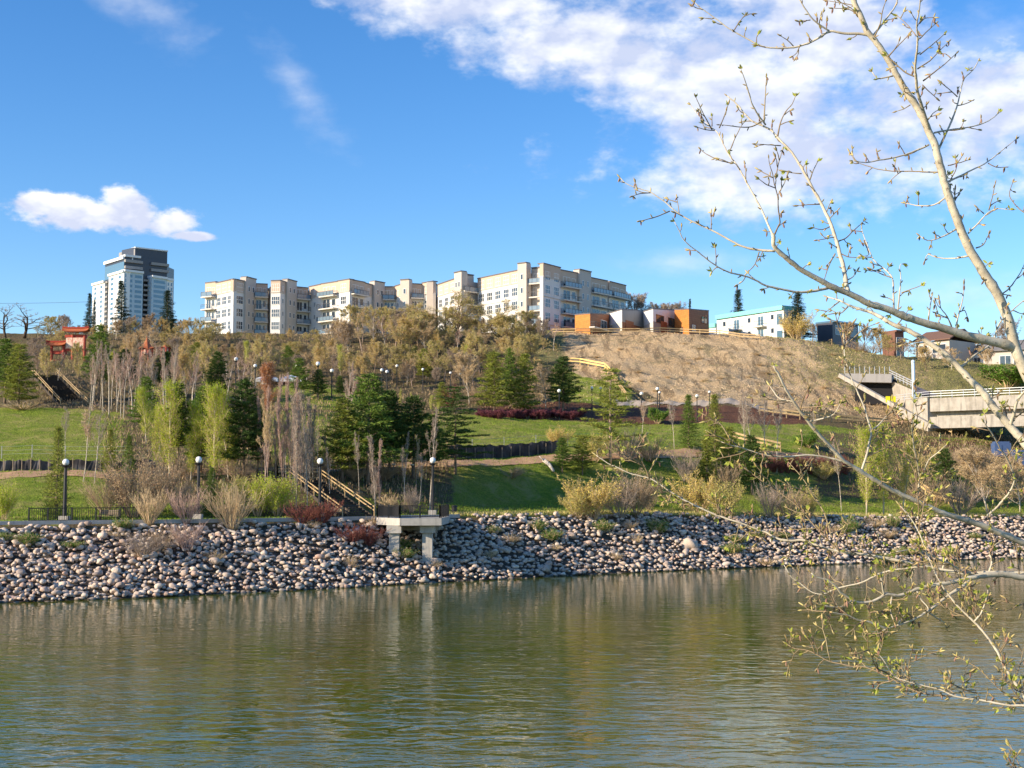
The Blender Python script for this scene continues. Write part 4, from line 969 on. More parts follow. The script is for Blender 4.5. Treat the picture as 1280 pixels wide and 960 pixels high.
edge = lambda r: r[IR['bank']] * .85 + r[IR['prom']] * .15
railing('riverside_railing', row([36, 60, 90, 120, 150, 185], edge), 'black metal railing along the promenade under the left globe lamp')
railing('riverside_railing', row([372, 400, 430, 466], edge), 'black metal railing along the promenade at the foot of the wooden stairs')
def deck():
    # concrete viewing deck on two piers standing out over the rocks
    D = 119.4; z = at(500, 647, D).z; XL, XR = at(470, 646, D).x, at(558, 646, D).x; xm = (XL + XR) / 2; w = XR - XL
    o = empty('viewing_deck', (xm, D, 0), 'concrete riverside viewing deck with black railing on two round-headed piers', 'viewing deck')
    y0 = -2.6; s = MB(); z0 = z - .62; V = []
    plan_ = [(-w / 2, 0.4), (-w / 2 + 1.5 + .8, y0 - .2), (w / 2 - .3, y0 + .3), (w / 2, 7.5), (-w / 2 + .4, 7.0)]
    for zz in (z0, z): V += [(x, y, zz) for x, y in plan_]
    n = 5; s.raw(V, [tuple(range(n))[::-1], tuple(range(n, 2 * n))] + [(i, (i + 1) % n, n + (i + 1) % n, n + i) for i in range(n)]); s.build('deck_slab', conc, o)
    for px, py_ in ((-1.3, -1.5), (1.5, -.8)):
        c = MB(); g = gz(xm + px, D - 1.0); c.box((px, py_, (z0 - .6 + g - 1.2) / 2), (.85, 1.3, z0 - .6 - (g - 1.2))); c.box((px, py_, z0 - .33), (1.25, 1.9, .66 - .006)); c.build('pier', conc, o)
    c = MB(); c.box((.2, 0.9, z0 - .25), (w * .72, 1.0, .48)); c.build('cross_beam', conc, o)
    r = MB(); pk = MB(); pts = [(-w / 2 + .1, 5.5), (-w / 2 + .1, .5), (-w / 2 + 2.3, y0), (w / 2 - .45, y0 + .45), (w / 2 - .12, 6.5)]
    for (xa, ya), (xb, yb) in zip(pts[:-1], pts[1:]):
        A = Vector((xa, ya, z)); B = Vector((xb, yb, z)); L = (B - A).length
        for h in (.12, 1.05): r.beam(A + Vector((0, 0, h)), B + Vector((0, 0, h)), .06, .07)
        k = max(2, int(L / 1.7))
        for i in range(k + 1): c = A.lerp(B, i / k); r.box((c.x, c.y, c.z + .56), (.10, .10, 1.12))
        k = int(L / .14)
        for i in range(k): c = A.lerp(B, (i + .5) / k); pk.box((c.x, c.y, c.z + .55), (.03, .03, .9))
    rr = r.build('railing', black, o); pk.build('pickets', black, rr)['kind'] = 'stuff'
    b = MB(); A = Vector((-w / 2 + .2, .62, z)); B = Vector((-w / 2 + 2.2, y0 + .12, z)); b.beam(A + Vector((0, 0, .58)), B + Vector((0, 0, .58)), .04, .8); b.build('screen_panel', black, o)
    t = MB(); t.tube([(0, 0, 0), (0, 0, .8), (0, 0, .82), (0, 0, .95)], [.26, .26, .3, .22], 12)
    q = t.build('litter_bin', black, loc=(at(568, 640, 131).x, 131, gz(at(568, 640, 131).x, 131))); tag(q, 'round black litter bin on the grass right of the viewing deck', 'litter bin')
deck()
def bench(x, D, lab):
    p = spotY(x, D); o = empty('park_bench', tuple(p + Vector((0, 0, .07))), lab, 'bench'); s = MB(); [s.box((0, -.15 + .13 * i, .45), (1.7, .1, .04)) for i in range(4)]; s.build('seat', greyw, o)
    s = MB(); [s.box((0, .36 + .02 * i, .6 + .13 * i), (1.7, .04, .1)) for i in range(3)]; s.build('backrest', greyw, o)
    for sx in (-.7, .7): s = MB(); s.box((sx, .1, .21), (.06, .55, .43)); s.box((sx, .35, .65), (.055, .05, .5)); s.build('leg', black, o)
bench(138, 110.5, 'slatted bench on the promenade behind the left railing')
bench(425, 121, 'slatted bench beside the foot of the wooden stairs')

silt = mat('silt_fabric', (0.035, 0.033, 0.036), 0.8, 0.2, col2=(0.13, 0.12, 0.125), nscale=0.5)
def silt_fence(xs, dYf, label, h=1.15):
    P = row(xs, dYf, 0.0); o = empty('silt_fence', P[0], label, 'fence'); P0 = np.array(P[0]); f = MB(); st = MB(); V = []; rng = rng_(3); n = 0
    pts = []
    for A, B in zip(P[:-1], P[1:]):
        k = 8
        for i in range(k): pts.append(np.array(A) + (np.array(B) - np.array(A)) * i / k)
    pts.append(np.array(P[-1]))
    for i, p in enumerate(pts):
        zz = gz(p[0], p[1]); sag = .18 * abs(math.sin(i * .9)) ; V += [(p[0] - P0[0], p[1] - P0[1] - .05 * math.sin(i), zz - P0[2] - .1), (p[0] - P0[0], p[1] - P0[1] + .12 * math.sin(i * 1.7), zz - P0[2] + h - sag)]
        if i % 3 == 0: st = MB(); st.box((p[0] - P0[0], p[1] - P0[1] - .14, zz - P0[2] + .55), (.07, .07, 1.3)); st.build('stake', greyw, o)
    k = len(V) // 2; f.raw(V, [(2 * i, 2 * i + 2, 2 * i + 3, 2 * i + 1) for i in range(k - 1)]); f.build('fabric', silt, o)
silt_fence([-40, 0, 30, 60, 100, 150, 200], lambda r: r[IR['path1']] + 1.2, 'sagging black silt fence along the left lawn above the dirt path')
silt_fence([560, 590, 620, 650, 680, 700], lambda r: r[IR['path1']] + 1.6, 'sagging black silt fence below the middle lawn', 1.6)
wire = mat('chain_wire', (0.36, 0.37, 0.34), .6, .3, var=0)
railing('wire_fence', row([-40, 0, 38, 80, 120, 160], lambda r: r[IR['lawn0']] + 5, 0), 'thin grey wire fence across the foot of the left lawn', 1.3, wire, 0, 6.0, (.35, .65, .98), .07, cat='fence', rt=.018)
railing('wire_fence', row([590, 630, 670, 710, 760], lambda r: r[IR['lawn0']] + 3, 0), 'thin grey wire fence across the foot of the middle lawn', 1.5, wire, 0, 3.2, (.35, .65, .98), .07, cat='fence', rt=.018)
def wood_fence(pp, label, h=1.1, rails=(.55, .95), post=2.4, name='wooden_fence', m_=None, t=.1):
    P = [spot(x, y) for x, y in pp]; out = []
    for A, B in zip(P[:-1], P[1:]):
        k = max(1, int((B - A).length / 4))
        for i in range(k): c = A.lerp(B, i / k); out.append(Vector((c.x, c.y, gz(c.x, c.y))))
    out.append(P[-1]); o = empty(name, tuple(out[0]), label, 'fence'); r = MB(); ps = MB(); Z = out[0]
    for A, B in zip(out[:-1], out[1:]):
        for q in rails: r.beam(A - Z + Vector((0, 0, h * q)), B - Z + Vector((0, 0, h * q)), t, t * 1.9)
        k = max(1, round((B - A).length / post))
        for i in range(k): c = A.lerp(B, i / k) - Z; ps = MB(); ps.box((c.x, c.y + .12, c.z + h / 2), (.12, .12, h * 1.1)); ps.build('post', m_ or wood, o)
    c = out[-1] - Z; ps = MB(); ps.box((c.x, c.y + .12, c.z + h / 2), (.12, .12, h * 1.1)); r.build('rails', m_ or wood, o); ps.build('post', m_ or wood, o); return o
yw = mat('fresh_wood', (0.80, 0.56, 0.22), 0.75, 0.2, var=.08)
wood_fence([(668, 455), (700, 456), (725, 457), (756, 463), (763, 470)], 'bright yellow wooden fence crossing the grassy toe of the hill', 1.3, name='wooden_fence', m_=yw, t=.14)
wood_fence([(763, 470), (775, 488), (783, 500)], 'short wooden fence dropping downhill from the end of the bright yellow one', 1.1)
wood_fence([(690, 419), (720, 418.5), (760, 418), (800, 418), (850, 418), (900, 421), (950, 426)], 'low wooden post fence along the crest in front of the small houses', 1.2, post=3.0)
wood_fence([(640, 446), (665, 438), (690, 421)], 'slanting wooden fence climbing to the crest below the right apartment block', 1.1, m_=greyw)
wood_fence([(950, 519), (1000, 525), (1040, 528), (1080, 532), (1110, 534)], 'long pale wooden fence at the foot of the bare hill near the bridge', 1.3, t=.13)
wood_fence([(1140, 522), (1162, 534), (1190, 546)], 'wooden handrail fence dropping beside the bridge abutment', 1.2)
wood_fence([(916, 552), (932, 556), (958, 562), (976, 566)], 'short pale wooden fence behind the dark spruce on the right', 1.3, t=.13)
wood_fence([(1148, 612), (1168, 627), (1205, 635)], 'yellow wooden handrail by the far right riverside', 1.2, m_=yw, t=.13)
wood_fence([(985, 420), (1010, 424), (1040, 431)], 'orange wooden rail beside the hilltop spruce', 1.1)

# ---------------------------------------------------------------- tent, logs, power line
p = spot(350, 492); p = spotY(350, p.y + 8); o = empty('event_tent', tuple(p), 'white canopy tent in the woods behind the bare poplars', 'tent'); zt = EYE + (612 - 468) * p.y / F - p.z; ze = EYE + (612 - 474) * p.y / F - p.z
wt = mat('tent_fabric', (0.82, 0.83, 0.84), .7, .2, var=.02)
m = MB()
for cx in (-1.9, 1.9): m.raw([(cx - 1.8, -1.8, ze), (cx + 1.8, -1.8, ze), (cx + 1.8, 1.8, ze), (cx - 1.8, 1.8, ze), (cx, 0, zt), ], [(0, 1, 4), (1, 2, 4), (2, 3, 4), (3, 0, 4)]); m.box((cx, -1.8, ze - .25), (3.55, .04, .5))
m.build('canopy', wt, o); m = MB(); m.box((-1.6, 1.7, ze / 2), (3.6, .04, ze * .95)); m.build('side_wall', wt, o)
for x in (-3.6, 0, 3.6):
    for y in (-1.7, 1.6): m = MB(); m.tube([(x, y, -.5), (x, y, ze)], .05, 6); m.build('pole', wireless if False else wire, o)
birch = mat('dead_wood', (0.62, 0.56, 0.48), .85, .2, col2=(0.3, 0.25, 0.2), nscale=4)
def log(a, b, r, label):
    A = spot(*a); B = spot(*b); d = B - A; m = MB(); m.tube([(0, 0, r), tuple(d * .5 + Vector((.1, 0, r * 1.4))), tuple(d + Vector((0, 0, r)))], [r * 1.1, r, r * .7], 8); m.tube([tuple(d * .15 + Vector((0, 0, r))), tuple(d * .05 + Vector((-.6, -.3, r + .5)))], [r * .5, r * .2], 5)
    o = m.build('fallen_log', birch, loc=tuple(A), smooth=True); tag(o, label, 'log')
log((680, 578), (692, 592), .22, 'short pale dead log lying on the shaded green slope')
log((280, 664), (320, 679), .11, 'long thin pale driftwood pole lying on the rocks')
def power(x0, y0, x1, y1, D, lab):
    A = at(x0, y0, D); B = at(x1, y1, D + 10); m = MB(); pts = [A.lerp(B, t / 16) - A - Vector((0, 0, 1.3 * 4 * (t / 16) * (1 - t / 16))) for t in range(17)]
    m.tube([tuple(p) for p in pts], .045, 4); o = m.build('power_line', mat('cable', (0.10, 0.12, 0.16), .6, .2), loc=tuple(A)); tag(o, lab, 'power line')
power(-260, 370, 118, 377, 420, 'upper sagging power line in the sky left of the tower'); power(-260, 394, 66, 398, 420, 'middle power line over the left trees'); power(-260, 402, 66, 406, 420, 'lowest power line over the left trees')
# ---------------------------------------------------------------- vegetation materials
def leafmat(n, col, isl=0.35, tr=0.3): return mat(n, col, 0.75, 0.15, var=0.05, island=isl, trans=tr)
bk_pale = mat('pale_bark', (0.66, 0.58, 0.47), .85, .15, col2=(0.30, 0.25, 0.20), nscale=3)
bk_brown = mat('brown_bark', (0.27, 0.20, 0.145), .9, .1, col2=(0.13, 0.10, 0.075), nscale=3)
bk_pink = mat('pinkish_bark', (0.46, 0.35, 0.29), .85, .1, col2=(0.29, 0.21, 0.17), nscale=3)
bk_dark = mat('dark_bark', (0.10, 0.075, 0.055), .9, .1, nscale=3)
tw_brown = mat('brown_twigs', (0.42, 0.31, 0.20), .85, .1, island=.3, trans=.0)
tw_grey = mat('grey_twigs', (0.40, 0.32, 0.25), .85, .1, island=.3)
tw_tan = mat('tan_twigs', (0.58, 0.44, 0.26), .85, .1, island=.3)
tw_red = mat('red_twigs', (0.25, 0.095, 0.07), .8, .15, island=.3)
tw_pink = mat('pink_twigs', (0.50, 0.35, 0.28), .85, .1, island=.3)
lf_olive = leafmat('olive_buds', (0.57, 0.52, 0.15)); lf_gold = leafmat('golden_leaves', (0.64, 0.50, 0.14)); lf_lime = leafmat('lime_leaves', (0.50, 0.58, 0.06), .3, .45)
lf_orange = leafmat('orange_brown_leaves', (0.58, 0.29, 0.13)); lf_tan = leafmat('tan_leaves', (0.46, 0.34, 0.20)); lf_green = leafmat('fresh_green_leaves', (0.15, 0.27, 0.04)); lf_purple = leafmat('purple_leaves', (0.22, 0.075, 0.095))
nd_dark = leafmat('dark_needles', (0.078, 0.130, 0.030), .35, .1); nd_mid = leafmat('green_needles', (0.155, 0.235, 0.042), .35, .15); nd_yel = leafmat('yellow_green_needles', (0.27, 0.30, 0.055), .35, .2); nd_spr = leafmat('spruce_needles', (0.035, 0.062, 0.035), .35, .1)

def perp(d, rng):
    v = rng.normal(size=3); v -= d * (v @ d); return v / (np.linalg.norm(v) + 1e-9)
def grow(main, tw, LP_, p, d, L, r, depth, rng, q, maxd):
    ns = 5 if depth == 0 else (4 if depth == 1 else 3); pts = [p]; dd = d.copy(); stp = L / ns; lift = q.get('lift', .12)
    for i in range(ns):
        dd = dd + rng.normal(size=3) * q.get('wob', .12) * (0.5 if depth == 0 else 1) + np.array([0, 0, lift if depth else .0]); dd /= np.linalg.norm(dd); pts.append(pts[-1] + dd * stp)
    pts = np.array(pts); rad = np.linspace(r, r * (.35 if depth < maxd else .5), ns + 1)
    (main if depth <= q.get('maind', 1) else tw).tube(pts, rad, 7 if depth == 0 else (5 if depth == 1 else 3), cap=depth == 0)
    if depth >= maxd - 1 and LP_ is not None:
        for t in rng.uniform(.2, 1, q.get('lpt', 2)): i = t * ns; k = min(int(i), ns - 1); LP_.append(pts[k] + (pts[k + 1] - pts[k]) * (i - k))
    if depth >= maxd: return
    n = q['n'][depth]; a0 = rng.uniform(0, 6.28); lo = q['from'][depth]
    for j in range(n):
        t = lo + (1 - lo) * (j + rng.uniform(0, 1)) / n; i = t * ns; k = min(int(i), ns - 1); b = pts[k] + (pts[k + 1] - pts[k]) * (i - k); td = pts[k + 1] - pts[k]; td /= np.linalg.norm(td)
        ang = q['ang'][depth] * rng.uniform(.7, 1.25)
        if depth == 0:
            az = a0 + j * 2.4; s = np.array([math.cos(az), math.sin(az), 0])
        else: s = perp(td, rng)
        nd = td * math.cos(ang) + s * math.sin(ang); prof = q.get('prof'); Lc = L * q['rat'][depth] * (prof((t - lo) / (1 - lo)) if (prof and depth == 0) else (1.15 - .5 * t)) * rng.uniform(.75, 1.2)
        grow(main, tw, LP_, b, nd, Lc, max(r * q['rr'][depth] * (1.05 - .55 * t), q['tr']), depth + 1, rng, q, maxd)
def finish_tree(name, cat, main, tw, LPt, rng, barkm, twm, leafm, leaf_n, leaf_s, spread=.18, part='crown', fuzz=0, fl=.2, fw=.014, fup=.7):
    """the proto: an Empty with trunk and crown"""
    if fuzz and LPt:
        C = np.repeat(np.array(LPt), fuzz, 0); D = rng.normal(size=C.shape); D[:, 2] = D[:, 2] * .6 + fup; D /= np.linalg.norm(D, axis=1)[:, None]; L_ = fl * rng.uniform(.5, 1.3, len(C)); tw.leaves(C + D * L_[:, None], L_, fw, D, 0)
    if leafm and LPt:
        C = np.array(LPt); C = np.repeat(C, leaf_n, 0) + rng.normal(size=(len(C) * leaf_n, 3)) * spread; D = rng.normal(size=C.shape); D[:, 2] = np.abs(D[:, 2]) * .6
        tw.leaves(C, leaf_s * rng.uniform(.7, 1.3, len(C)), leaf_s * .5, D, 1)
    V = np.concatenate(tw.v + main.v); w = np.percentile(np.abs(V[:, :2]), 96) * 2; h = np.percentile(V[:, 2], 99.6)
    tm = main.mesh('trunk', barkm, True); cm = tw.mesh(part, [twm, leafm or twm], False)
    return dict(name=name, cat=cat, trunk=tm, crown=cm, w=w, h=h, part=part, used=False)
def broad(seed, name, q, h, r0, barkm, twm, leafm=None, leaf_n=2, leaf_s=.12, maxd=3, spread=.18, stems=1, lean=.0, cat='tree', fuzz=7, fl=.2, fw=.016, fup=.7):
    rng = rng_(seed); main = MB(); tw = MB(); L = []
    for s in range(stems):
        az = rng.uniform(0, 6.28); d = np.array([math.cos(az) * lean * rng.uniform(.3, 1), math.sin(az) * lean * rng.uniform(.3, 1), 1.0]); d /= np.linalg.norm(d)
        grow(main, tw, L, np.array([rng.normal() * .12 * (stems > 1), rng.normal() * .12 * (stems > 1), -.3]), d, h * (rng.uniform(.75, 1.1) if stems > 1 else 1), r0, 0, rng, q, maxd)
    return finish_tree(name, cat, main, tw, L, rng, barkm, twm, leafm, leaf_n, leaf_s, spread, fuzz=fuzz, fl=fl, fw=fw, fup=fup)
def conifer(seed, name, h, prof, nb, droop, leafm, clump, nper, blade, r0=.16, zlo=.12, barkm=None, up=.3, bw=.16, flat=.5):
    rng = rng_(seed); main = MB(); tw = MB(); C = []; D = []
    n = 8; pts = [(rng.normal() * .006 * i, rng.normal() * .006 * i, -.3 + (h + .3) * i / n) for i in range(n + 1)]; main.tube(pts, np.linspace(r0, .02, n + 1), 7)
    P = np.array(pts)
    for j in range(nb):
        t = zlo + (1 - zlo) * ((j + rng.uniform(0, .8)) / nb); z = h * t; i = (z + .3) / (h + .3) * n; k = min(int(i), n - 1); b = P[k] + (P[k + 1] - P[k]) * (i - k); az = j * 2.399 + rng.normal() * .25
        L = prof((t - zlo) / (1 - zlo)) * rng.uniform(.7, 1.2); el = droop * (1 - t) + up * t + rng.normal() * .08; d = np.array([math.cos(az) * math.cos(el), math.sin(az) * math.cos(el), math.sin(el)])
        q = [b, b + d * L * .5, b + d * L + np.array([0, 0, .08 * L])]; main.tube(q, [.035 * (1.2 - t), .022, .008], 4, cap=False)
        m = max(2, int(L / clump))
        for s in range(m):
            u = (s + rng.uniform(.1, 1)) / m; u = .15 + .85 * u; c = b + (q[2] - b) * u; side = np.array([-d[1], d[0], 0]) * rng.normal() * .30 * L * (1.05 - u * .6); c = c + side
            k2 = nper; o = rng.normal(size=(k2, 3)) * np.array([bw, bw, bw * flat]) * 1.0; dd = o / (np.linalg.norm(o, axis=1)[:, None] + 1e-9) + d * .5 + np.array([0, 0, .25]); C.append(c + o); D.append(dd)
    C = np.concatenate(C); D = np.concatenate(D); tw.leaves(C, blade * rng.uniform(.7, 1.3, len(C)), blade * .24, D, 0)
    V = np.concatenate(tw.v); w = np.percentile(np.abs(V[:, :2]), 97) * 2
    return dict(name=name, cat='tree', trunk=main.mesh('trunk', barkm or bk_brown, True), crown=tw.mesh('crown', leafm, False), w=w, h=h, part='crown', used=False)
def shrub(seed, name, h, n, lean, twm, leafm=None, leaf_n=2, leaf_s=.06, q=None, r=.022):
    rng = rng_(seed); main = MB(); tw = MB(); L = []
    q = q or dict(n=[7, 5], ang=[.45, .5], rat=[.42, .45], rr=[.6, .6], tr=.008, lift=.10, wob=.14, maind=0)
    q['from'] = [.25, .2]
    for s in range(n):
        az = rng.uniform(0, 6.28); l = lean * math.sqrt(rng.uniform(0, 1)); d = np.array([math.cos(az) * l, math.sin(az) * l, 1.0]); d /= np.linalg.norm(d)
        grow(main, tw, L, np.array([math.cos(az), math.sin(az), 0]) * rng.uniform(0, .22) * h * .3 + np.array([0, 0, -.15]), d, h * rng.uniform(.6, 1.05), r, 0, rng, q, 2)
    return finish_tree(name, 'shrub', main, tw, L, rng, twm, twm, leafm, leaf_n, leaf_s, .09, 'foliage' if leafm else 'twigs')
K = {}
def var(k, *ps): K[k] = list(ps)
dome = lambda t: .55 + .9 * math.sin(math.pi * min(1, .25 + .72 * t)) * (1 - .45 * t)
# vase-shaped bare crowns, oval golden crowns, narrow poplars
qv = dict(n=[13, 8, 6], ang=[.62, .5, .5], rat=[.40, .5, .45], rr=[.5, .5, .5], tr=.014, lift=.13, wob=.10, prof=dome, maind=1); qv['from'] = [.22, .2, .15]
qr = dict(n=[13, 8, 6], ang=[.95, .7, .6], rat=[.40, .52, .48], rr=[.5, .5, .5], tr=.014, lift=.07, wob=.16, prof=dome, maind=1); qr['from'] = [.16, .2, .15]
qn = dict(n=[22, 6, 5], ang=[.32, .35, .4], rat=[.21, .48, .5], rr=[.36, .55, .6], tr=.012, lift=.20, wob=.09, prof=lambda t: 1.15 - .6 * t, maind=0); qn['from'] = [.14, .15, .1]
qs = dict(n=[9, 5, 4], ang=[.5, .5, .5], rat=[.24, .5, .5], rr=[.32, .5, .6], tr=.014, lift=.14, wob=.12, prof=lambda t: 1.1 - .5 * t, maind=1); qs['from'] = [.42, .2, .2]
qo = dict(n=[8, 7, 7, 4], ang=[.8, .75, .7, .6], rat=[.55, .55, .5, .5], rr=[.62, .5, .45, .6], tr=.014, lift=.05, wob=.22, prof=lambda t: 1.0, maind=2); qo['from'] = [.2, .2, .2, .2]
var('vase', broad(11, 'bare_tree', qv, 9, .17, bk_brown, tw_grey, fuzz=9), broad(12, 'bare_tree', qv, 9, .17, bk_brown, tw_brown, fuzz=9), broad(13, 'bare_tree', qv, 9, .15, bk_pink, tw_grey, fuzz=9))
var('bud', broad(21, 'budding_tree', qr, 9, .17, bk_brown, tw_tan, lf_olive, 4, .10), broad(22, 'budding_tree', qr, 9, .17, bk_brown, tw_brown, lf_olive, 5, .10), broad(23, 'budding_tree', qv, 9, .16, bk_brown, tw_tan, lf_gold, 4, .09))
var('tan', broad(31, 'bare_tree', qr, 8, .14, bk_pale, tw_tan, lf_tan, 2, .07), broad(32, 'bare_tree', qv, 8, .13, bk_pale, tw_tan, lf_tan, 1, .06, fuzz=9))
var('oak', broad(41, 'spreading_tree', qo, 7, .26, bk_brown, tw_brown, lf_olive, 1, .09, 4, fuzz=1), broad(42, 'spreading_tree', qo, 7, .24, bk_brown, tw_tan, lf_olive, 1, .09, 4, fuzz=1))
var('aspen', broad(51, 'aspen_tree', qs, 11, .16, bk_pale, tw_grey, fuzz=4), broad(52, 'aspen_tree', qs, 11, .14, bk_pale, tw_pink, fuzz=4), broad(53, 'aspen_tree', qs, 11, .14, bk_pink, tw_tan, lf_olive, 1, .06))
ql = dict(n=[24, 7, 5], ang=[.38, .42, .5], rat=[.25, .45, .5], rr=[.36, .55, .6], tr=.012, lift=.18, wob=.11, prof=lambda t: 1.25 * (.35 + .65 * math.sin(math.pi * min(1, .15 + .8 * t))), maind=0); ql['from'] = [.10, .15, .1]
var('column', broad(61, 'columnar_poplar', qn, 11, .075, bk_pink, tw_pink, fuzz=2, fup=1.6), broad(62, 'columnar_poplar', qn, 11, .07, bk_pale, tw_grey, fuzz=1, fup=1.6))
var('lime', broad(71, 'young_poplar', ql, 9, .075, bk_pale, tw_tan, lf_lime, 4, .055, fuzz=0), broad(72, 'young_poplar', ql, 9, .07, bk_pale, tw_tan, lf_lime, 5, .05, fuzz=0), broad(73, 'young_poplar', qn, 9, .07, bk_pale, tw_tan, lf_lime, 3, .055, fuzz=1))
qc = dict(ql); qc['from'] = [.06, .1, .1]
var('orange', broad(76, 'copper_tree', qc, 8, .10, bk_brown, tw_pink, lf_orange, 7, .065, fuzz=2))
var('birch', broad(81, 'birch_tree', qs, 8, .075, bk_pale, tw_grey, fuzz=2), broad(82, 'birch_tree', qs, 8, .07, bk_pale, tw_pink, lf_olive, 1, .05, fuzz=2))
qd = dict(n=[6, 4, 3], ang=[.75, .7, .6], rat=[.55, .5, .5], rr=[.75, .5, .5], tr=.02, lift=.10, wob=.2, prof=lambda t: 1.0, maind=2); qd['from'] = [.35, .3, .3]
var('dead', broad(91, 'dead_tree', qd, 8, .30, bk_dark, tw_brown))
pp = lambda t: (2.5 * (1 - t) ** .75 + .45) * (.55 + .45 * min(1, t * 5 + .3))
var('pine', conifer(101, 'pine_tree', 9.5, pp, 78, -.05, nd_mid, .34, 34, .15, zlo=.16), conifer(102, 'pine_tree', 9.5, lambda t: pp(t) * .9, 70, 0, nd_mid, .34, 34, .15, zlo=.25), conifer(103, 'pine_tree', 9.5, pp, 80, .1, nd_yel, .34, 34, .15, zlo=.14))
var('darkpine', conifer(111, 'pine_tree', 9.5, pp, 80, -.05, nd_dark, .32, 36, .15, zlo=.2), conifer(112, 'pine_tree', 9.5, lambda t: pp(t) * .85, 74, -.05, nd_dark, .32, 36, .15, zlo=.34))
var('yelpine', conifer(121, 'pine_tree', 9.5, pp, 84, -.05, nd_yel, .33, 32, .15, zlo=.10), conifer(122, 'pine_tree', 9.5, lambda t: pp(t) * .8, 84, .0, nd_yel, .33, 32, .15, zlo=.08))
var('layer', conifer(131, 'pine_tree', 10, lambda t: 3.4 * (1 - t) ** .55 * (.75 + .45 * math.sin(t * 40)) + .3, 58, -.02, nd_dark, .26, 30, .14, zlo=.16, up=.1, flat=.25, bw=.2))
var('layeryel', conifer(132, 'pine_tree', 10, lambda t: 2.9 * (1 - t) ** .6 * (.7 + .5 * math.sin(t * 34)) + .3, 60, .02, nd_yel, .28, 26, .14, zlo=.2, up=.15, flat=.3, bw=.2, barkm=bk_pink))
var('spruce', conifer(141, 'spruce_tree', 10, lambda t: 1.75 * (1 - t) ** .9 + .12, 110, -.35, nd_spr, .26, 30, .12, zlo=.05, up=.35), conifer(142, 'spruce_tree', 10, lambda t: 1.6 * (1 - t) ** .85 + .12, 110, -.3, nd_spr, .26, 30, .12, zlo=.06, up=.3))
var('greenspruce', conifer(143, 'spruce_tree', 8, lambda t: 1.5 * (1 - t) ** .9 + .1, 96, -.15, nd_yel, .26, 24, .11, zlo=.03, up=.4), conifer(144, 'spruce_tree', 8, lambda t: 1.5 * (1 - t) ** .9 + .1, 96, -.15, nd_mid, .26, 28, .11, zlo=.03, up=.4))
qf = dict(n=[6, 4], ang=[.28, .3], rat=[.5, .5], rr=[.6, .6], tr=.009, lift=.05, wob=.07, maind=0)
var('fan', shrub(151, 'willow_shrub', 2.8, 34, .62, tw_tan, None, q=dict(qf)), shrub(152, 'willow_shrub', 2.8, 30, .7, tw_pink, None, q=dict(qf)))
var('greyshrub', shrub(161, 'bare_shrub', 2.6, 30, .9, tw_grey), shrub(162, 'bare_shrub', 2.6, 30, .9, tw_brown))
var('goldshrub', shrub(171, 'golden_shrub', 2.6, 26, .95, tw_tan, lf_gold, 2, .06), shrub(172, 'golden_shrub', 2.6, 26, .95, tw_tan, lf_olive, 2, .06))
var('brownshrub', shrub(181, 'brown_shrub', 3.2, 34, 1.0, tw_brown, lf_tan, 1, .06), shrub(182, 'brown_shrub', 3.2, 34, 1.0, tw_brown, None))
var('redshrub', shrub(191, 'dogwood_shrub', 1.7, 30, .9, tw_red), shrub(192, 'dogwood_shrub', 1.7, 30, .9, tw_red))
var('limeshrub', shrub(201, 'green_shrub', 2.6, 24, .75, tw_tan, lf_lime, 3, .055), shrub(202, 'green_shrub', 2.2, 24, .85, tw_tan, lf_green, 4, .07))
var('purple', shrub(211, 'purple_shrub', 1.3, 26, 1.1, tw_red, lf_purple, 4, .06))
var('drygrass', shrub(221, 'dry_grass_clump', 1.1, 90, 1.2, tw_tan, None, q=dict(n=[1, 1], ang=[.3, .3], rat=[.5, .5], rr=[.6, .6], tr=.008, lift=-.08, wob=.1, maind=0), r=.012), shrub(222, 'weed_clump', .9, 26, 1.3, tw_tan, lf_green, 1, .035, r=.010))
VR = rng_(77); NV = [0]
def veg(kind, x, yb, yt, w, label, v=None, D=None, group=None, name=None, sink=0.0, cat=None):
    """plant of `kind` standing on the ground seen at photo pixel x, yb; yt = row of its top, w = width in photo pixels"""
    p = spot(x, yb) if D is None else spotY(x, D); ps = K[kind]; pr = ps[(NV[0] if v is None else v) % len(ps)]; NV[0] += 1
    h = EYE + (612 - yt) * p.y / F - p.z; sz = h / pr['h']; sx = (w * p.y / F) / pr['w'] if w else sz
    if pr['cat'] == 'tree' and kind not in ('dead', 'oak', 'spruce'): sx = max(.5 * sz, min(sx, 1.25 * sz))
    o = empty(name or pr['name'], (p.x, p.y, p.z - sink), label, cat or pr['cat'], group, VR.uniform(0, 6.28)); o.scale = (sx, sx, sz)
    for nm, me in (('trunk' if pr['cat'] == 'tree' else 'stems', pr['trunk']), (pr['part'], pr['crown'])):
        c = bpy.data.objects.new(nm, me); COL.objects.link(c); c.parent = o
    return o

# ---- skyline: trees and spruces beyond the crest
veg('spruce', 148, 0, 350, 24, 'dark spruce in front of the left part of the tower', 0, 300); veg('spruce', 206, 0, 362, 22, 'dark spruce in front of the right edge of the tower', 1, 302)
veg('spruce', 213, 0, 398, 24, 'small dark spruce low at the right foot of the tower', 0, 290)
veg('spruce', 925, 0, 361, 21, 'dark spruce rising behind the teal-edged building', 1, 320); veg('spruce', 864, 0, 373, 9, 'tiny distant spruce tip behind the tall orange house', 0, 340)
veg('spruce', 1000, 0, 364, 31, 'dark spruce at the right end of the teal-edged building', 0, 284); veg('goldshrub', 997, 0, 388, 38, 'tall golden brown shrub in front of the hilltop spruce', 0, 279, name='golden_shrub')
veg('spruce', 108, 0, 366, 13, 'thin ragged spruce left of the tower', 1, 296); veg('spruce', 114, 0, 374, 8, 'thinnest bare-topped spruce touching the left side of the tower', 0, 300)
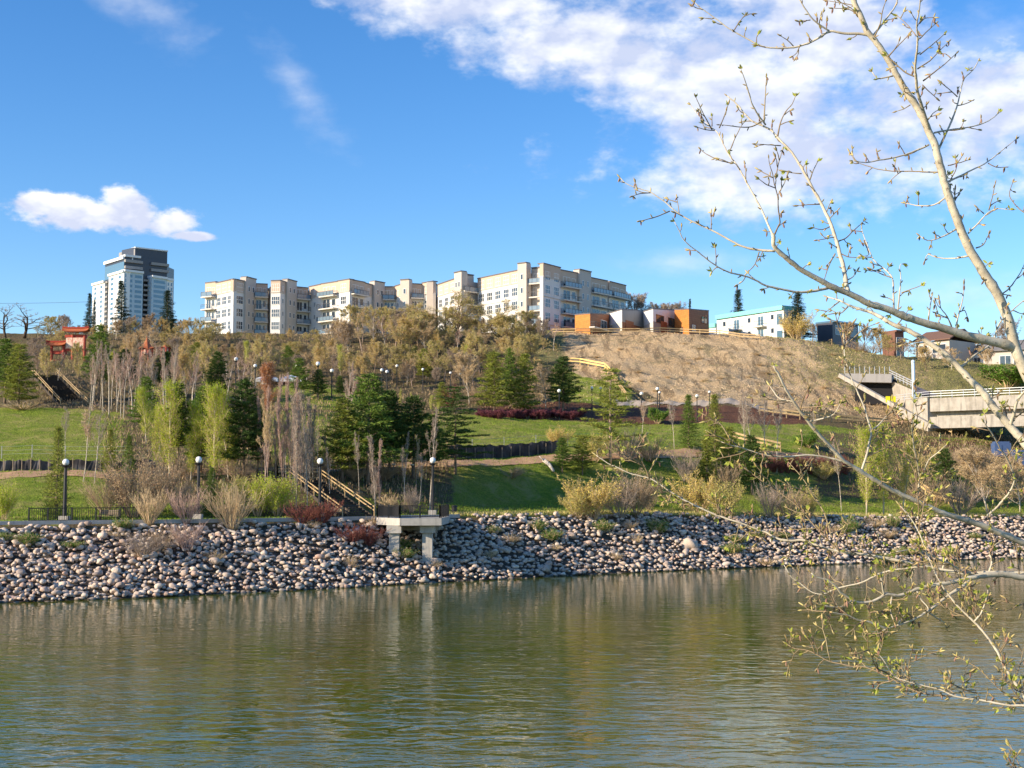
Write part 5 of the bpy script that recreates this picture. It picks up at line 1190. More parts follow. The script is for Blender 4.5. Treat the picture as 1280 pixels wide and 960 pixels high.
for x, yt, w, lab in ((795, 364, 40, 'leafless tree behind the leftmost white hilltop house'), (826, 377, 26, 'leafless treetop behind the second white house'), (841, 377, 34, 'leafless treetop behind the tall orange house'), (1024, 403, 16, 'tiny bare tree right of the hilltop spruce')): veg('vase', x, 0, yt, w, lab, 0, 325)
veg('dead', 27, 0, 380, 58, 'big broken dead tree with thick dark limbs at the left skyline', 0, 268); veg('dead', 3, 0, 378, 50, 'thick bare tree at the left border skyline', 0, 262)
veg('vase', 78, 0, 393, 66, 'round beige bare tree crown above the red gateway', 0, 262); veg('vase', 183, 0, 390, 62, 'rounded grey brown treetop in front of the tower foot', 1, 262)
veg('oak', 568, 0, 361, 62, 'large spreading olive tree in front of the tall right block gap', 0, 264); veg('oak', 628, 0, 376, 66, 'large spreading golden tree in front of the bright facade', 1, 266)
veg('oak', 512, 0, 377, 60, 'spreading olive tree left of the tallest hilltop tree', 1, 264); veg('bud', 662, 0, 388, 50, 'wide golden brown treetop below the shaded facade', 1, 268)
for x, yt, w in ((1060, 402, 34), (1082, 404, 44), (1104, 405, 40), (1138, 425, 22), (1196, 410, 40), (1216, 418, 34), (1262, 400, 50)): veg(('bud', 'tan', 'vase')[x % 3], x, 0, yt, w, {1060: 'golden bush in front of the dark glazed house', 1082: 'golden grey tree between the dark house and the brick tower', 1104: 'grey tree just left of the brick tower', 1138: 'small evergreen-like tree right of the brick tower', 1196: 'bare grey tree right of the beige gabled house', 1216: 'bare grey tree before the white stucco house', 1262: 'bare pinkish tree behind the house at the right edge'}[x], None, 279 if x < 1150 else 292)
veg('brownshrub', 1092, 0, 424, 56, 'dark brown thicket under the grey tree left of the brick tower', 1, 276); veg('limeshrub', 1262, 0, 455, 60, 'green brown bushes on the slope below the right edge house', 1, 262)

# ---- wooded hillside, row by row
sky_x = [40, 60, 110, 130, 160, 183, 215, 240, 262, 280, 300, 350, 400, 430, 455, 480, 510, 545, 575, 605, 640, 665, 690]
sky_y = [408, 402, 408, 403, 402, 396, 408, 396, 404, 416, 420, 417, 414, 397, 389, 391, 392, 396, 398, 404, 402, 400, 410]
RW = rng_(4)
def region(x): return 'at left' if x < 250 else ('under the left block' if x < 545 else 'under the right block')
FL = {'bud': 'olive budding tree in hillside wood %s', 'vase': 'leafless grey brown tree in hillside wood %s', 'tan': 'tan twiggy tree in hillside wood %s', 'aspen': 'pale-trunked bare tree in hillside wood %s', 'darkpine': 'dark pine among bare hillside trees %s', 'pine': 'green pine among bare hillside trees %s'}
def fill(x0, x1, step, D0, dD, topf, w, kinds, wt, rowname):
    x = x0
    while x < x1:
        k = kinds[int(RW.choice(len(kinds), p=wt))]; xx = x + RW.uniform(-.35, .35) * step
        veg(k, xx, 0, topf(xx) + RW.uniform(-5, 6), w * RW.uniform(.8, 1.2), FL[k] % region(xx) + rowname, None, D0 + RW.uniform(-dD, dD), 'trees of the hillside wood'); x += step
skyf = lambda x: float(np.interp(x, sky_x, sky_y)) - 5 - 6 * (430 < x < 690)
fill(44, 700, 14, 263, 4, skyf, 34, ['bud', 'vase', 'tan', 'aspen'], [.66, .14, .14, .06], ', highest row')
fill(50, 672, 15, 251, 4, lambda x: skyf(x) + 15 + (x > 540) * 8, 33, ['bud', 'vase', 'tan', 'aspen'], [.50, .22, .18, .10], ', upper row')
fill(110, 615, 15, 240, 4, lambda x: 430 + (x < 250) * -4 + (x > 480) * 4, 32, ['bud', 'vase', 'tan', 'aspen', 'darkpine'], [.36, .28, .15, .16, .05], ', middle row')
fill(115, 600, 15, 228, 5, lambda x: 444, 27, ['bud', 'vase', 'tan', 'aspen', 'pine'], [.26, .30, .17, .22, .05], ', lower row')
fill(115, 330, 14, 216, 6, lambda x: 447 + RW.uniform(-10, 15), 22, ['aspen', 'vase', 'darkpine', 'tan'], [.62, .14, .12, .12], ', front edge at left')
fill(380, 600, 20, 222, 4, lambda x: 458, 26, ['vase', 'tan', 'aspen'], [.5, .3, .2], ', front edge in the middle')
fill(0, 60, 16, 240, 6, lambda x: 425, 34, ['bud', 'vase'], [.5, .5], ' at the left border')
fill(640, 700, 18, 262, 3, lambda x: 425, 34, ['tan', 'bud'], [.5, .5], ', by the slanting fence')
for x, yb, yt, w, k, v, lab in [
    (6, 505, 424, 44, 'pine', 1, 'dark green pine cut by the left border'), (23, 508, 431, 46, 'yelpine', 0, 'yellow green pine at the top of the left lawn'),
    (123, 500, 407, 32, 'pine', 1, 'tall pine with a long bare trunk right of the red gateway'), (155, 498, 437, 27, 'darkpine', 1, 'pine between the gateway and the pavilion'),
    (181, 540, 472, 34, 'pine', 0, 'green pine behind the left yellow green poplars'), (207, 500, 440, 30, 'darkpine', 1, 'dark pine crown below the pavilion roofs'), (272, 500, 440, 30, 'darkpine', 0, 'dark pine deep in the bare wood at left of the lamps'),
    (334, 522, 453, 44, 'orange', 0, 'orange brown feathery tree left of the white tent'), (374, 500, 448, 32, 'pine', 1, 'green pine just right of the white tent'), (398, 500, 462, 24, 'darkpine', 0, 'small dark pine behind the mid lawn'), (425, 497, 470, 20, 'pine', 0, 'small pine at the back of the mid lawn'),
    (618, 516, 441, 42, 'yelpine', 0, 'left one of the twin green pines on the upper lawn'), (655, 518, 443, 40, 'yelpine', 1, 'right one of the twin green pines on the upper lawn'), (637, 512, 436, 24, 'pine', 0, 'green pine squeezed behind the twin pines'), (704, 516, 446, 40, 'darkpine', 0, 'dark irregular pine above the purple bed'),
    (682, 512, 455, 38, 'tan', 0, 'tan twiggy tree between the twin pines and the dark pine'), (587, 505, 440, 30, 'tan', 1, 'tan feathery tree left of the twin pines'), (552, 512, 478, 26, 'yelpine', 0, 'small yellow green pine behind the layered pine'),
    (500, 512, 486, 22, 'lime', 2, 'small bright green tree behind the tall pines'), (517, 510, 490, 16, 'lime', 2, 'smallest bright green tree behind the tall pines'), (539, 515, 494, 14, 'lime', 0, 'narrow yellow green sapling by the purple shrubs'), (548, 520, 502, 12, 'lime', 0, 'tiny yellow green sapling left of the layered pine'),
    (763, 578, 461, 74, 'layeryel', 0, 'tall yellow green layered pine in front of the hill toe'), (728, 596, 545, 46, 'pine', 2, 'right low pine of the clump on the lower green'), (703, 592, 548, 38, 'pine', 0, 'left low pine of the clump on the lower green'),
    (861, 560, 494, 28, 'greenspruce', 1, 'narrow dark spruce left of two at the bare hill foot'), (894, 572, 494, 32, 'greenspruce', 0, 'narrow green spruce right of two at the bare hill foot'), (884, 602, 545, 54, 'yelpine', 1, 'broad yellow green pine below the two spruces'), (912, 600, 535, 50, 'pine', 2, 'green pine right of the broad yellow one'), (940, 618, 545, 40, 'darkpine', 0, 'dark pine over the lower right green'),
    (70, 651, 534, 32, 'greenspruce', 0, 'young yellow green spruce left of the first globe lamp'), (137, 590, 537, 26, 'greenspruce', 0, 'small spruce at the right end of the left lawn'), (161, 592, 545, 24, 'greenspruce', 1, 'second small spruce behind the brown thicket'), (264, 645, 585, 34, 'greenspruce', 1, 'dark small spruce right of the second globe lamp'),
    (222, 600, 480, 30, 'darkpine', 1, 'dark pine behind the left lime poplars'), (251, 590, 484, 46, 'pine', 0, 'green pine between the two lime poplars'), (304, 600, 476, 58, 'darkpine', 0, 'dark dense pine right of the lime poplars'), (322, 590, 512, 30, 'darkpine', 1, 'smaller dark pine behind the bare poplars'),
    (428, 602, 500, 54, 'pine', 2, 'loose green pine left of the tall ones'), (460, 606, 470, 74, 'pine', 0, 'tallest green pine left of the deck'), (487, 600, 490, 58, 'darkpine', 1, 'dark pine between the two tall pines'), (517, 600, 496, 60, 'darkpine', 0, 'dark green pine right of the tallest one'), (541, 596, 520, 34, 'pine', 1, 'narrow pine left of the layered one'),
    (569, 595, 484, 72, 'layer', 0, 'dark layered pine with long flat boughs in the middle'),
    (183, 556, 484, 36, 'lime', 1, 'yellow green young poplar at the right lawn edge'), (212, 603, 474, 56, 'lime', 0, 'bright yellow green poplar, left of the pair'), (266, 606, 478, 62, 'lime', 0, 'bright yellow green poplar, right of the pair'), (286, 602, 488, 46, 'lime', 1, 'white-trunked lime poplar beside the dark pine'), (238, 602, 500, 36, 'lime', 1, 'small lime poplar between the pair'),(198, 596, 505, 22, 'lime', 0, 'narrow lime sapling beside the brown thicket'),
    (81, 575, 508, 16, 'birch', 0, 'thin pale birch on the left lawn behind the first lamp'), (104, 602, 503, 22, 'birch', 1, 'tall thin birch left of two at the dirt path'), (118, 605, 512, 24, 'birch', 0, 'forked thin birch right of two at the dirt path'),
    (335, 610, 485, 16, 'column', 0, 'leftmost bare columnar poplar by the stairs'), (345, 600, 470, 18, 'column', 0, 'pinkish columnar poplar left of the tall cluster'), (354, 600, 466, 20, 'column', 0, 'tallest pinkish columnar poplar of the cluster'), (362, 603, 472, 18, 'column', 0, 'pinkish columnar poplar right of the tallest'), (370, 640, 495, 18, 'column', 1, 'grey columnar poplar whose trunk crosses the landing'), (384, 640, 490, 18, 'column', 1, 'grey columnar poplar left of the third globe lamp'), (328, 600, 497, 16, 'column', 0, 'short columnar poplar beside the dark pine'), (378, 600, 500, 14, 'column', 1, 'thin columnar poplar at the landing'), (391, 600, 505, 14, 'column', 1, 'thin columnar poplar behind the third lamp'),
    (432, 560, 452, 16, 'aspen', 0, 'pale double-trunked aspen left of the tall pines'), (437, 565, 456, 14, 'aspen', 1, 'second pale aspen beside the double-trunked one'), (469, 642, 545, 16, 'column', 1, 'pale slim trunk rising behind the left end of the deck'), (475, 642, 550, 14, 'column', 0, 'reddish slim trunk next to the pale one by the deck'), (506, 635, 560, 14, 'birch', 0, 'slim bare tree in shade behind the deck'), (524, 630, 562, 14, 'birch', 1, 'forked bare sapling behind the deck'), (537, 642, 510, 16, 'aspen', 0, 'tall bare aspen beside the fourth globe lamp'), (410, 600, 545, 14, 'column', 1, 'slim bare tree over the wooden stairs'), (449, 620, 540, 12, 'birch', 0, 'slim bare tree by the stair top'),
    (843, 562, 498, 18, 'birch', 0, 'thin pale leaning birch on the right green lawn'), (930, 588, 490, 26, 'birch', 0, 'left pale bare birch below the bare hill'), (942, 590, 487, 28, 'birch', 0, 'second pale bare birch below the bare hill'), (958, 592, 492, 26, 'birch', 0, 'third pale bare birch below the bare hill'), (971, 592, 489, 26, 'birch', 0, 'right pale bare birch below the bare hill'),
    (802, 545, 500, 20, 'birch', 1, 'bare sapling under the foot of the bare hill'), (1052, 640, 545, 20, 'birch', 0, 'thin bare riverside birch at right'), (1018, 560, 505, 16, 'birch', 0, 'pale bare sapling by the long wooden fence'),
    (1083, 645, 533, 30, 'lime', 0, 'left yellow green poplar of the riverside group at right'), (1104, 645, 528, 34, 'lime', 0, 'middle yellow green poplar of the riverside group at right'), (1128, 645, 532, 34, 'lime', 2, 'right yellow green poplar of the riverside group'), (1146, 625, 545, 30, 'bud', 1, 'olive tree right of the yellow green poplar group'),
    (1235, 644, 560, 90, 'tan', 1, 'wide grey tan tree at the right riverside'), (1182, 630, 562, 40, 'darkpine', 0, 'dark pine behind the yellow handrail'), (1205, 560, 540, 30, 'lime', 2, 'small green tree under the bridge'), (1275, 640, 570, 50, 'tan', 0, 'tan tree at the right border by the river'), (1170, 600, 556, 30, 'bud', 0, 'olive tree below the bridge abutment')]:
    veg(k, x, yb, yt, w, lab, v)
for x, yb, yt, w, k, v, lab in [
    (205, 497, 440, 22, 'aspen', 0, ''), (215, 505, 445, 20, 'aspen', 1, ''), (229, 505, 450, 20, 'aspen', 0, ''), (240, 508, 455, 20, 'aspen', 1, ''), (146, 515, 440, 18, 'aspen', 0, ''), (165, 520, 447, 20, 'aspen', 1, ''), (136, 520, 430, 18, 'aspen', 0, ''), (128, 515, 428, 16, 'aspen', 1, ''), (115, 513, 425, 18, 'aspen', 0, ''), (282, 510, 455, 18, 'aspen', 0, ''), (300, 510, 450, 18, 'aspen', 1, '')]:
    veg(k, x, yb, yt, w, 'pale thin aspen in the stand right of the left lawn', v, group='aspens beside the left lawn')
for x, yb, yt, w, k, v, lab in [
    (4, 652, 603, 30, 'limeshrub', 0, 'yellow green shrub at the left border'), (134, 645, 590, 56, 'brownshrub', 1, 'left dark part of the big brown thicket behind the railing'), (165, 648, 562, 74, 'brownshrub', 0, 'tallest orange-tipped shrub of the big brown thicket'), (200, 640, 565, 50, 'brownshrub', 0, 'right orange-tipped shrub of the brown thicket'), (222, 645, 592, 40, 'brownshrub', 1, 'low dark shrub left of the second globe lamp'),
    (187, 657, 609, 40, 'fan', 0, 'fan-shaped tan willow on the bank edge, left one'), (233, 657, 610, 44, 'fan', 1, 'fan-shaped pinkish willow on the bank edge below the second lamp'), (289, 664, 602, 62, 'fan', 0, 'widest fan-shaped willow on the bank, right one'), (322, 646, 596, 34, 'limeshrub', 0, 'yellow green shrub left of the wooden stairs'), (346, 646, 594, 40, 'limeshrub', 0, 'second yellow green shrub left of the wooden stairs'), (300, 640, 592, 40, 'goldshrub', 1, 'olive shrub behind the widest fan willow'),
    (176, 700, 662, 50, 'greyshrub', 0, 'dry pinkish brush clump low on the left rocks'), (200, 693, 660, 40, 'greyshrub', 1, 'dry brown brush beside the pinkish clump on the rocks'), (234, 690, 650, 42, 'fan', 1, 'pale dry brush on the rocks under the fan willow'), (378, 655, 626, 40, 'redshrub', 0, 'dark red dogwood left of the stair foot'), (402, 655, 624, 44, 'redshrub', 1, 'red dogwood beside the third globe lamp'), (440, 680, 652, 34, 'redshrub', 0, 'red brush on the rocks below the stairs'), (461, 683, 655, 34, 'redshrub', 1, 'red brush on the rocks left of the deck piers'),
    (483, 640, 617, 26, 'fan', 0, 'tan shrub behind the deck railing'), (515, 642, 606, 24, 'greyshrub', 0, 'curly brown grass plant behind the deck'), (502, 640, 620, 30, 'brownshrub', 1, 'brown shrub in shade behind the deck'),
    (741, 651, 592, 62, 'goldshrub', 0, 'golden shrub at the bank top, left of the two yellow ones'), (722, 650, 610, 36, 'goldshrub', 1, 'low olive shrub on the bank left of the golden one'), (776, 650, 598, 48, 'greyshrub', 0, 'grey leafless shrub right of the golden one'), (795, 646, 585, 50, 'brownshrub', 0, 'pinkish brown shrub behind the grey leafless one'), (812, 640, 596, 40, 'brownshrub', 1, 'dark brown shrub behind the bank'),
    (874, 643, 588, 52, 'goldshrub', 0, 'bright golden shrub on the right bank'), (904, 645, 598, 46, 'goldshrub', 1, 'olive golden shrub right of the bright golden one'), (857, 604, 560, 36, 'greyshrub', 0, 'grey shrub on the slope below the thin birch'), (910, 615, 575, 44, 'greyshrub', 1, 'grey brown shrub under the yellow green pine'), (962, 650, 600, 36, 'greyshrub', 0, 'grey shrub at the bank top near the dark pine'), (985, 650, 606, 44, 'greyshrub', 1, 'grey tan shrub at the bank top, next to the right'), (1010, 650, 608, 30, 'goldshrub', 1, 'olive shrub on the bank behind the poplar twigs'),
    (785, 578, 535, 50, 'greyshrub', 0, 'grey bushy base under the tall yellow pine'), (812, 578, 545, 44, 'greyshrub', 1, 'grey brown bush right of the tall yellow pine'), (745, 578, 540, 30, 'goldshrub', 1, 'olive bush at the foot of the tall yellow pine'), (697, 560, 532, 30, 'goldshrub', 0, 'pale golden bush above the low pine clump'),
    (822, 530, 510, 22, 'limeshrub', 1, 'small round green bush at the hill foot lamps'), (640, 600, 583, 40, 'brownshrub', 1, 'low brown weeds on the shaded slope'), (440, 497, 474, 30, 'redshrub', 0, 'reddish shrub at the back of the mid lawn'), (563, 512, 480, 16, 'redshrub', 1, 'red shrub with the banner lamp'), (372, 590, 545, 34, 'greyshrub', 1, 'grey bush behind the bare poplars'), (340, 592, 555, 34, 'brownshrub', 1, 'brown bush behind the bare poplars'), (392, 598, 562, 40, 'brownshrub', 1, 'dark brown bush behind the landing'), (445, 602, 575, 40, 'brownshrub', 1, 'brown undergrowth below the tall pines'), (480, 602, 578, 36, 'brownshrub', 0, 'tan undergrowth below the tall pines'),
    (1165, 640, 590, 50, 'brownshrub', 1, 'dark thicket beside the yellow handrail'), (1200, 645, 596, 50, 'greyshrub', 0, 'grey brush by the yellow handrail'), (1030, 600, 575, 34, 'goldshrub', 1, 'olive bush in front of the red hedge'), (1245, 600, 560, 60, 'brownshrub', 0, 'brown scrub below the right end of the bridge'), (1215, 590, 555, 50, 'brownshrub', 1, 'dark brown scrub under the bridge'), (1010, 560, 540, 30, 'limeshrub', 1, 'low green bush beside the wooden fence'),
    (600, 505, 480, 30, 'brownshrub', 0, 'brown bush under the twin pines'), (30, 512, 500, 60, 'drygrass', 0, 'dry grass fringe at the top of the left lawn'), (262, 560, 530, 30, 'brownshrub', 1, 'brown brush under the lime poplars'), (230, 600, 570, 40, 'brownshrub', 1, 'dark brush at the foot of the lime poplars'), (300, 602, 570, 44, 'brownshrub', 1, 'dark brush under the dense dark pine')]:
    veg(k, x, yb, yt, w, lab, v)
for x, yb, yt, w, k, v, lab in [(60, 482, 436, 24, 'bud', 0, 'olive tree growing up in front of the left half of the red gateway'), (98, 486, 428, 22, 'bud', 1, 'golden tree in front of the right column of the red gateway'), (72, 480, 440, 14, 'aspen', 0, 'slim bare aspen in front of the middle of the red gateway'), (190, 478, 428, 18, 'aspen', 1, 'slim bare aspen between the two pavilion roofs'), (166, 482, 420, 22, 'tan', 1, 'tan tree left of the pointed pavilion'), (46, 470, 430, 30, 'vase', 0, 'grey bare tree left of the red gateway'),
    (230, 505, 432, 30, 'bud', 2, 'golden tree left of the orange brown tree, far one'), (262, 498, 426, 32, 'bud', 0, 'olive golden tree under the left end of the apartments'), (455, 486, 440, 30, 'bud', 2, 'bright golden tree behind the tall pines'), (468, 470, 422, 34, 'bud', 2, 'bright yellow tree in the wood above the tall pines'), (545, 478, 425, 34, 'bud', 1, 'olive golden tree above the layered pine'), (600, 470, 415, 40, 'bud', 0, 'wide golden tree above the twin pines'), (400, 476, 428, 32, 'bud', 2, 'yellow tree right of the tent lamps'), (330, 474, 424, 32, 'bud', 0, 'olive tree above the white tent')]:
    veg(k, x, yb, yt, w, lab, v)
for x, yt, w in ((1112, 418, 20), (1128, 422, 18), (1240, 432, 30), (1192, 432, 24), (1160, 430, 22)): veg(('vase', 'tan', 'bud')[x % 3], x, 0, yt, w, {1112: 'twiggy tree touching the left side of the brick tower', 1128: 'twiggy tree in front of the brick tower', 1240: 'twiggy tree in front of the balcony of the right edge house', 1192: 'twiggy tree at the right corner of the beige gabled house', 1160: 'twiggy tree in front of the beige gabled house'}[x], None, 274 if x < 1150 else 268)
for i in range(34):
    x = RW.uniform(730, 1100); yb = RW.uniform(430, 505); veg('drygrass', x, yb, yb - RW.uniform(3, 6), RW.uniform(9, 18), 'low dry tuft growing on the bare tan hillside', 0, group='dry tufts on the bare hill')
for x, yb, yt, w, k, lab in ((245, 470, 428, 26, 'yelpine', 'yellow green pine on the hillside under the left end of the apartments'), (308, 462, 425, 22, 'lime', 'fresh green tree in the wood under the left apartment block'), (425, 470, 430, 24, 'lime', 'fresh green tree high in the wood right of the tent'), (530, 474, 436, 24, 'yelpine', 'yellow green pine high in the middle wood'), (584, 470, 430, 24, 'lime', 'fresh green tree high above the layered pine'), (140, 478, 436, 22, 'lime', 'fresh green tree between the gateway and the pavilions'), (360, 468, 432, 20, 'pine', 'small green pine high above the white tent'), (645, 462, 424, 26, 'bud', 'golden tree below the shaded facade corner')):
    veg(k, x, yb, yt, w, lab, 0)
for i in range(30):
    x = RW.uniform(104, 250); yb = RW.uniform(503, 525); veg('aspen', x, yb, RW.uniform(428, 468), RW.uniform(9, 15), 'pale thin aspen in the stand right of the left lawn', i % 2, group='aspens beside the left lawn')
for i in range(14):
    x = RW.uniform(322, 404); yb = RW.uniform(585, 622); veg(('column', 'birch', 'aspen')[i % 3], x, yb, RW.uniform(490, 540), 11, 'slim bare pole-like tree in the poplar cluster above the stairs', None, group='slim trees above the stairs')
for i in range(10):
    x = RW.uniform(412, 545); yb = RW.uniform(598, 622); veg(('birch', 'aspen')[i % 2], x, yb, RW.uniform(535, 565), 10, 'slim bare trunk in the shade under the tall pines', None, group='slim trunks under the pines')
for i, x in enumerate(range(958, 1066, 9)): veg('redshrub', x, 591 + (x - 958) * .03, 568, 22, 'one of the dull red shrubs forming the long hedge below the birches', i, group='red hedge shrubs')
for i, x in enumerate(list(range(606, 700, 9)) + [712, 724]): veg('purple', x + RW.uniform(-2, 2), 521 + (i % 3) * 1.5, 512 + (i % 2) * 2, 17, 'low purple shrub in the planting bed along the top of the middle lawn', 0, group='purple bed shrubs')
for i in range(46):
    x = RW.uniform(0, 1270); t = RW.uniform(660, 715); veg('drygrass', x, t, t - RW.uniform(9, 17), RW.uniform(16, 28), 'small tuft of weeds growing between the rocks of the bank', i % 2, group='weed tufts on the rocks', sink=-.1)
# ---- dead weeds and brush over the dark forest floor: low scrub carpets
def scrub(n, x0, x1, r0, r1, hh, m_, name, label, seed, bl=.05, dens=1):
    """uncountable ground cover: small stalks spread over a stretch of ground"""
    rng = rng_(seed); a = rng.uniform((x0 - 640) / F, (x1 - 640) / F, n); ry, _ = rows_at(a); t = rng.uniform(0, 1, n); y = ry[IR[r0]] * (1 - t) + ry[IR[r1]] * t; x = a * y
    z = ground(x, y); C = np.stack([x, y, z], 1); h = hh * rng.uniform(.4, 1.2, n); D = rng.normal(size=(n, 3)) * .35; D[:, 2] = 1; C[:, 2] += h * .5
    mb = MB(); mb.leaves(C, h * .6, bl * rng.uniform(.6, 1.3, n), D); o = mb.build(name, m_); tag(o, label, None, kind='stuff')
scrub(26000, -60, 1340, 'bank', 'low', .22, leafmat('grass_blades', (0.25, 0.35, 0.045), .35, .3), 'grass', 'short green grass along the top of the bank', 1, .03)
scrub(52000, -60, 1340, 'low', 'lawn1', .16, leafmat('grass_blades', (0.25, 0.35, 0.045)), 'grass', 'green grass of the lawns', 2, .035)
scrub(9000, 560, 1340, 'bank', 'prom', .38, leafmat('dry_blades', (0.55, 0.47, 0.18), .35, .2), 'dry_grass', 'pale dry grass fringe above the rocks', 3, .03)
scrub(22000, 40, 700, 'lawn1', 'crest1', .4, leafmat('brush_blades', (0.30, 0.22, 0.13), .4, .1), 'undergrowth', 'brown undergrowth beneath the hillside wood', 4, .06)
scrub(12000, 130, 560, 'low', 'lawn1', .55, leafmat('brush_blades', (0.30, 0.22, 0.13)), 'undergrowth', 'brown undergrowth between the pines and poplars', 5, .05)
scrub(9000, 1060, 1340, 'low', 'slope', .55, leafmat('brush_blades', (0.30, 0.22, 0.13)), 'undergrowth', 'brown scrub under the bridge and right bank', 6, .05)
scrub(13000, 960, 1340, 'slope', 'crest1', .3, leafmat('dry_green_blades', (0.34, 0.32, 0.11), .35, .2), 'dry_grass', 'thin dry green grass on the shoulder of the bare hill', 7, .04)
scrub(9000, 705, 1130, 'mid', 'crest1', .16, leafmat('straw_blades', (0.70, 0.55, 0.34), .4, .1), 'straw', 'loose straw on the bare hillside', 8, .06)
# ---------------------------------------------------------------- foreground poplar
def poplar():
    rng = rng_(9); DB = 8.0
    bark = bpy.data.materials.new('poplar_bark'); bark.use_nodes = True; N = NT(bark.node_tree); b = bark.node_tree.nodes['Principled BSDF']; b.inputs['Roughness'].default_value = .65; b.inputs['Specular IOR Level'].default_value = .3
    tc = N.n('ShaderNodeTexCoord'); n1 = N.noise(tc.outputs['Object'], 9, 5, .6); n2 = N.noise(tc.outputs['Object'], 45, 4, .6)
    c = N.mix(N.smooth(n1, .35, .7), (.64, .58, .44), (.42, .37, .27)); c = N.mix(N.math('MULTIPLY', N.smooth(n2, .58, .70), .75), c, (.14, .11, .07)); N.l(c, b.inputs['Base Color'])
    bp = N.n('ShaderNodeBump'); bp.inputs['Strength'].default_value = .5; bp.inputs['Distance'].default_value = .004; N.l(n2, bp.inputs['Height']); N.l(bp.outputs[0], b.inputs['Normal'])
    twig = mat('poplar_twig', (.30, .23, .13), .7, .3, island=.25, nscale=12); bud_m = mat('poplar_bud', (.42, .33, .13), .5, .4, island=.4, nscale=30); lf = leafmat('poplar_leaf', (.46, .50, .09), .25, .4); cat_m = mat('catkin', (.27, .165, .11), .8, .2, island=.4, nscale=60)
    limbs = []
    def L(r0, r1, *pts, D=None, dd=0.0): limbs.append((r0 * (.57 if r0 > 1.7 else .78), max(.42, r1 * (.5 if r0 > 1.7 else .72)), pts, D, dd))
    # trunk side (off frame) and the leading stem
    L(26, 15, (1430, 1500), (1425, 1100), (1405, 850), (1360, 680), (1325, 560), D=8.2)
    L(14, 6.6, (1325, 560), (1300, 500), (1283, 468), (1268, 430), (1260, 400), (1247, 368), (1228, 338), (1211, 310), (1203, 292), (1196, 273), (1188, 252), (1181, 230), (1176, 210), (1168, 180), (1161, 165), (1155, 150), (1145, 132), (1132, 113), (1122, 96), (1112, 78), (1103, 64), (1093, 50), (1084, 40), (1078, 25), (1070, 8), (1063, -14), dd=-.3)
    L(11, 5.2, (1268, 434), (1247, 428), (1210, 420), (1185, 412), (1160, 405), (1135, 397), (1120, 391), (1100, 383), (1085, 379), (1060, 366), (1043, 360), (1027, 351), (1015, 345), (1002, 338), (990, 328), (980, 320), (972, 313), (967, 306), (966, 292), dd=-.5)
    L(2.5, .8, (966, 294), (958, 276), (952, 262), (941, 242), (930, 222), (921, 206), (912, 195), (904, 180), (897, 166), (890, 160), (880, 151), (870, 140), (863, 131))
    L(1.9, .8, (967, 296), (973, 282), (975, 277), (973, 260), (972, 245), (968, 230), (966, 218), (962, 206), (961, 198)); L(1.1, .6, (970, 222), (973, 205), (978, 188)); L(1, .6, (974, 240), (980, 230), (984, 219)); L(1, .6, (966, 222), (955, 216), (948, 212)); L(1, .6, (969, 235), (957, 230), (949, 224))
    L(1.1, .6, (890, 162), (879, 142), (870, 122)); L(1.1, .6, (915, 204), (898, 200), (882, 192), (876, 187)); L(1.1, .6, (911, 192), (917, 177), (925, 160), (930, 153)); L(1.1, .6, (899, 160), (905, 146), (910, 131)); L(1, .6, (893, 163), (882, 162), (872, 159)); L(1, .6, (932, 224), (932, 212), (931, 205)); L(1, .6, (890, 158), (890, 146))
    L(5.4, 1.5, (1060, 366), (1057, 350), (1054, 332), (1050, 318), (1047, 306), (1042, 290), (1037, 276), (1030, 262), (1022, 246), (1016, 236), (1010, 224), (1002, 210), (996, 200), (990, 191), (981, 181), (972, 172), (965, 164), (957, 159), (948, 155), (940, 151), (930, 141), (922, 131), (914, 124), (909, 120))
    L(1.5, .7, (957, 156), (948, 144), (941, 132), (936, 116), (932, 103), (928, 92), (926, 86)); L(1.4, .6, (955, 152), (956, 132), (957, 112), (958, 96)); L(1.4, .6, (972, 171), (976, 152), (982, 140), (990, 130), (994, 121)); L(1.3, .6, (952, 152), (940, 158), (927, 159), (912, 157), (900, 156)); L(1, .6, (976, 182), (960, 181), (945, 180)); L(1, .6, (1002, 217), (990, 216), (980, 214)); L(1.1, .6, (1012, 226), (1017, 212), (1022, 202))
    L(1.2, .6, (1025, 255), (1010, 256), (998, 257)); L(1.1, .6, (1035, 275), (1042, 268), (1047, 263)); L(1.2, .6, (1047, 302), (1058, 297), (1065, 290), (1074, 282), (1080, 276)); L(1.3, .6, (1044, 317), (1037, 330), (1030, 350)); L(1.1, .6, (1051, 317), (1060, 321), (1071, 322)); L(1.1, .6, (1059, 350), (1066, 346), (1071, 339)); L(1.1, .6, (1038, 283), (1028, 287), (1018, 285)); L(1, .6, (1044, 296), (1034, 298), (1022, 300))
    L(3.2, .9, (1035, 360), (1015, 364), (997, 365), (975, 361), (957, 357), (944, 350), (931, 345), (914, 341), (898, 334), (884, 324), (870, 313), (860, 305), (853, 297), (848, 286), (843, 277))
    L(2.8, .9, (969, 314), (954, 313), (939, 311), (926, 307), (914, 301), (900, 293), (886, 286), (870, 279), (853, 270), (842, 262), (833, 254), (822, 246), (813, 240), (800, 236), (788, 232), (781, 228), (775, 222))
    L(1.1, .7, (837, 264), (820, 271), (801, 276)); L(1, .6, (849, 268), (848, 258), (846, 247)); L(1, .6, (813, 241), (800, 242), (791, 245)); L(1, .6, (889, 287), (889, 276), (889, 266)); L(1, .6, (895, 331), (895, 318), (894, 310)); L(1, .6, (932, 345), (928, 352), (922, 356)); L(1.1, .6, (949, 315), (944, 330), (934, 341))
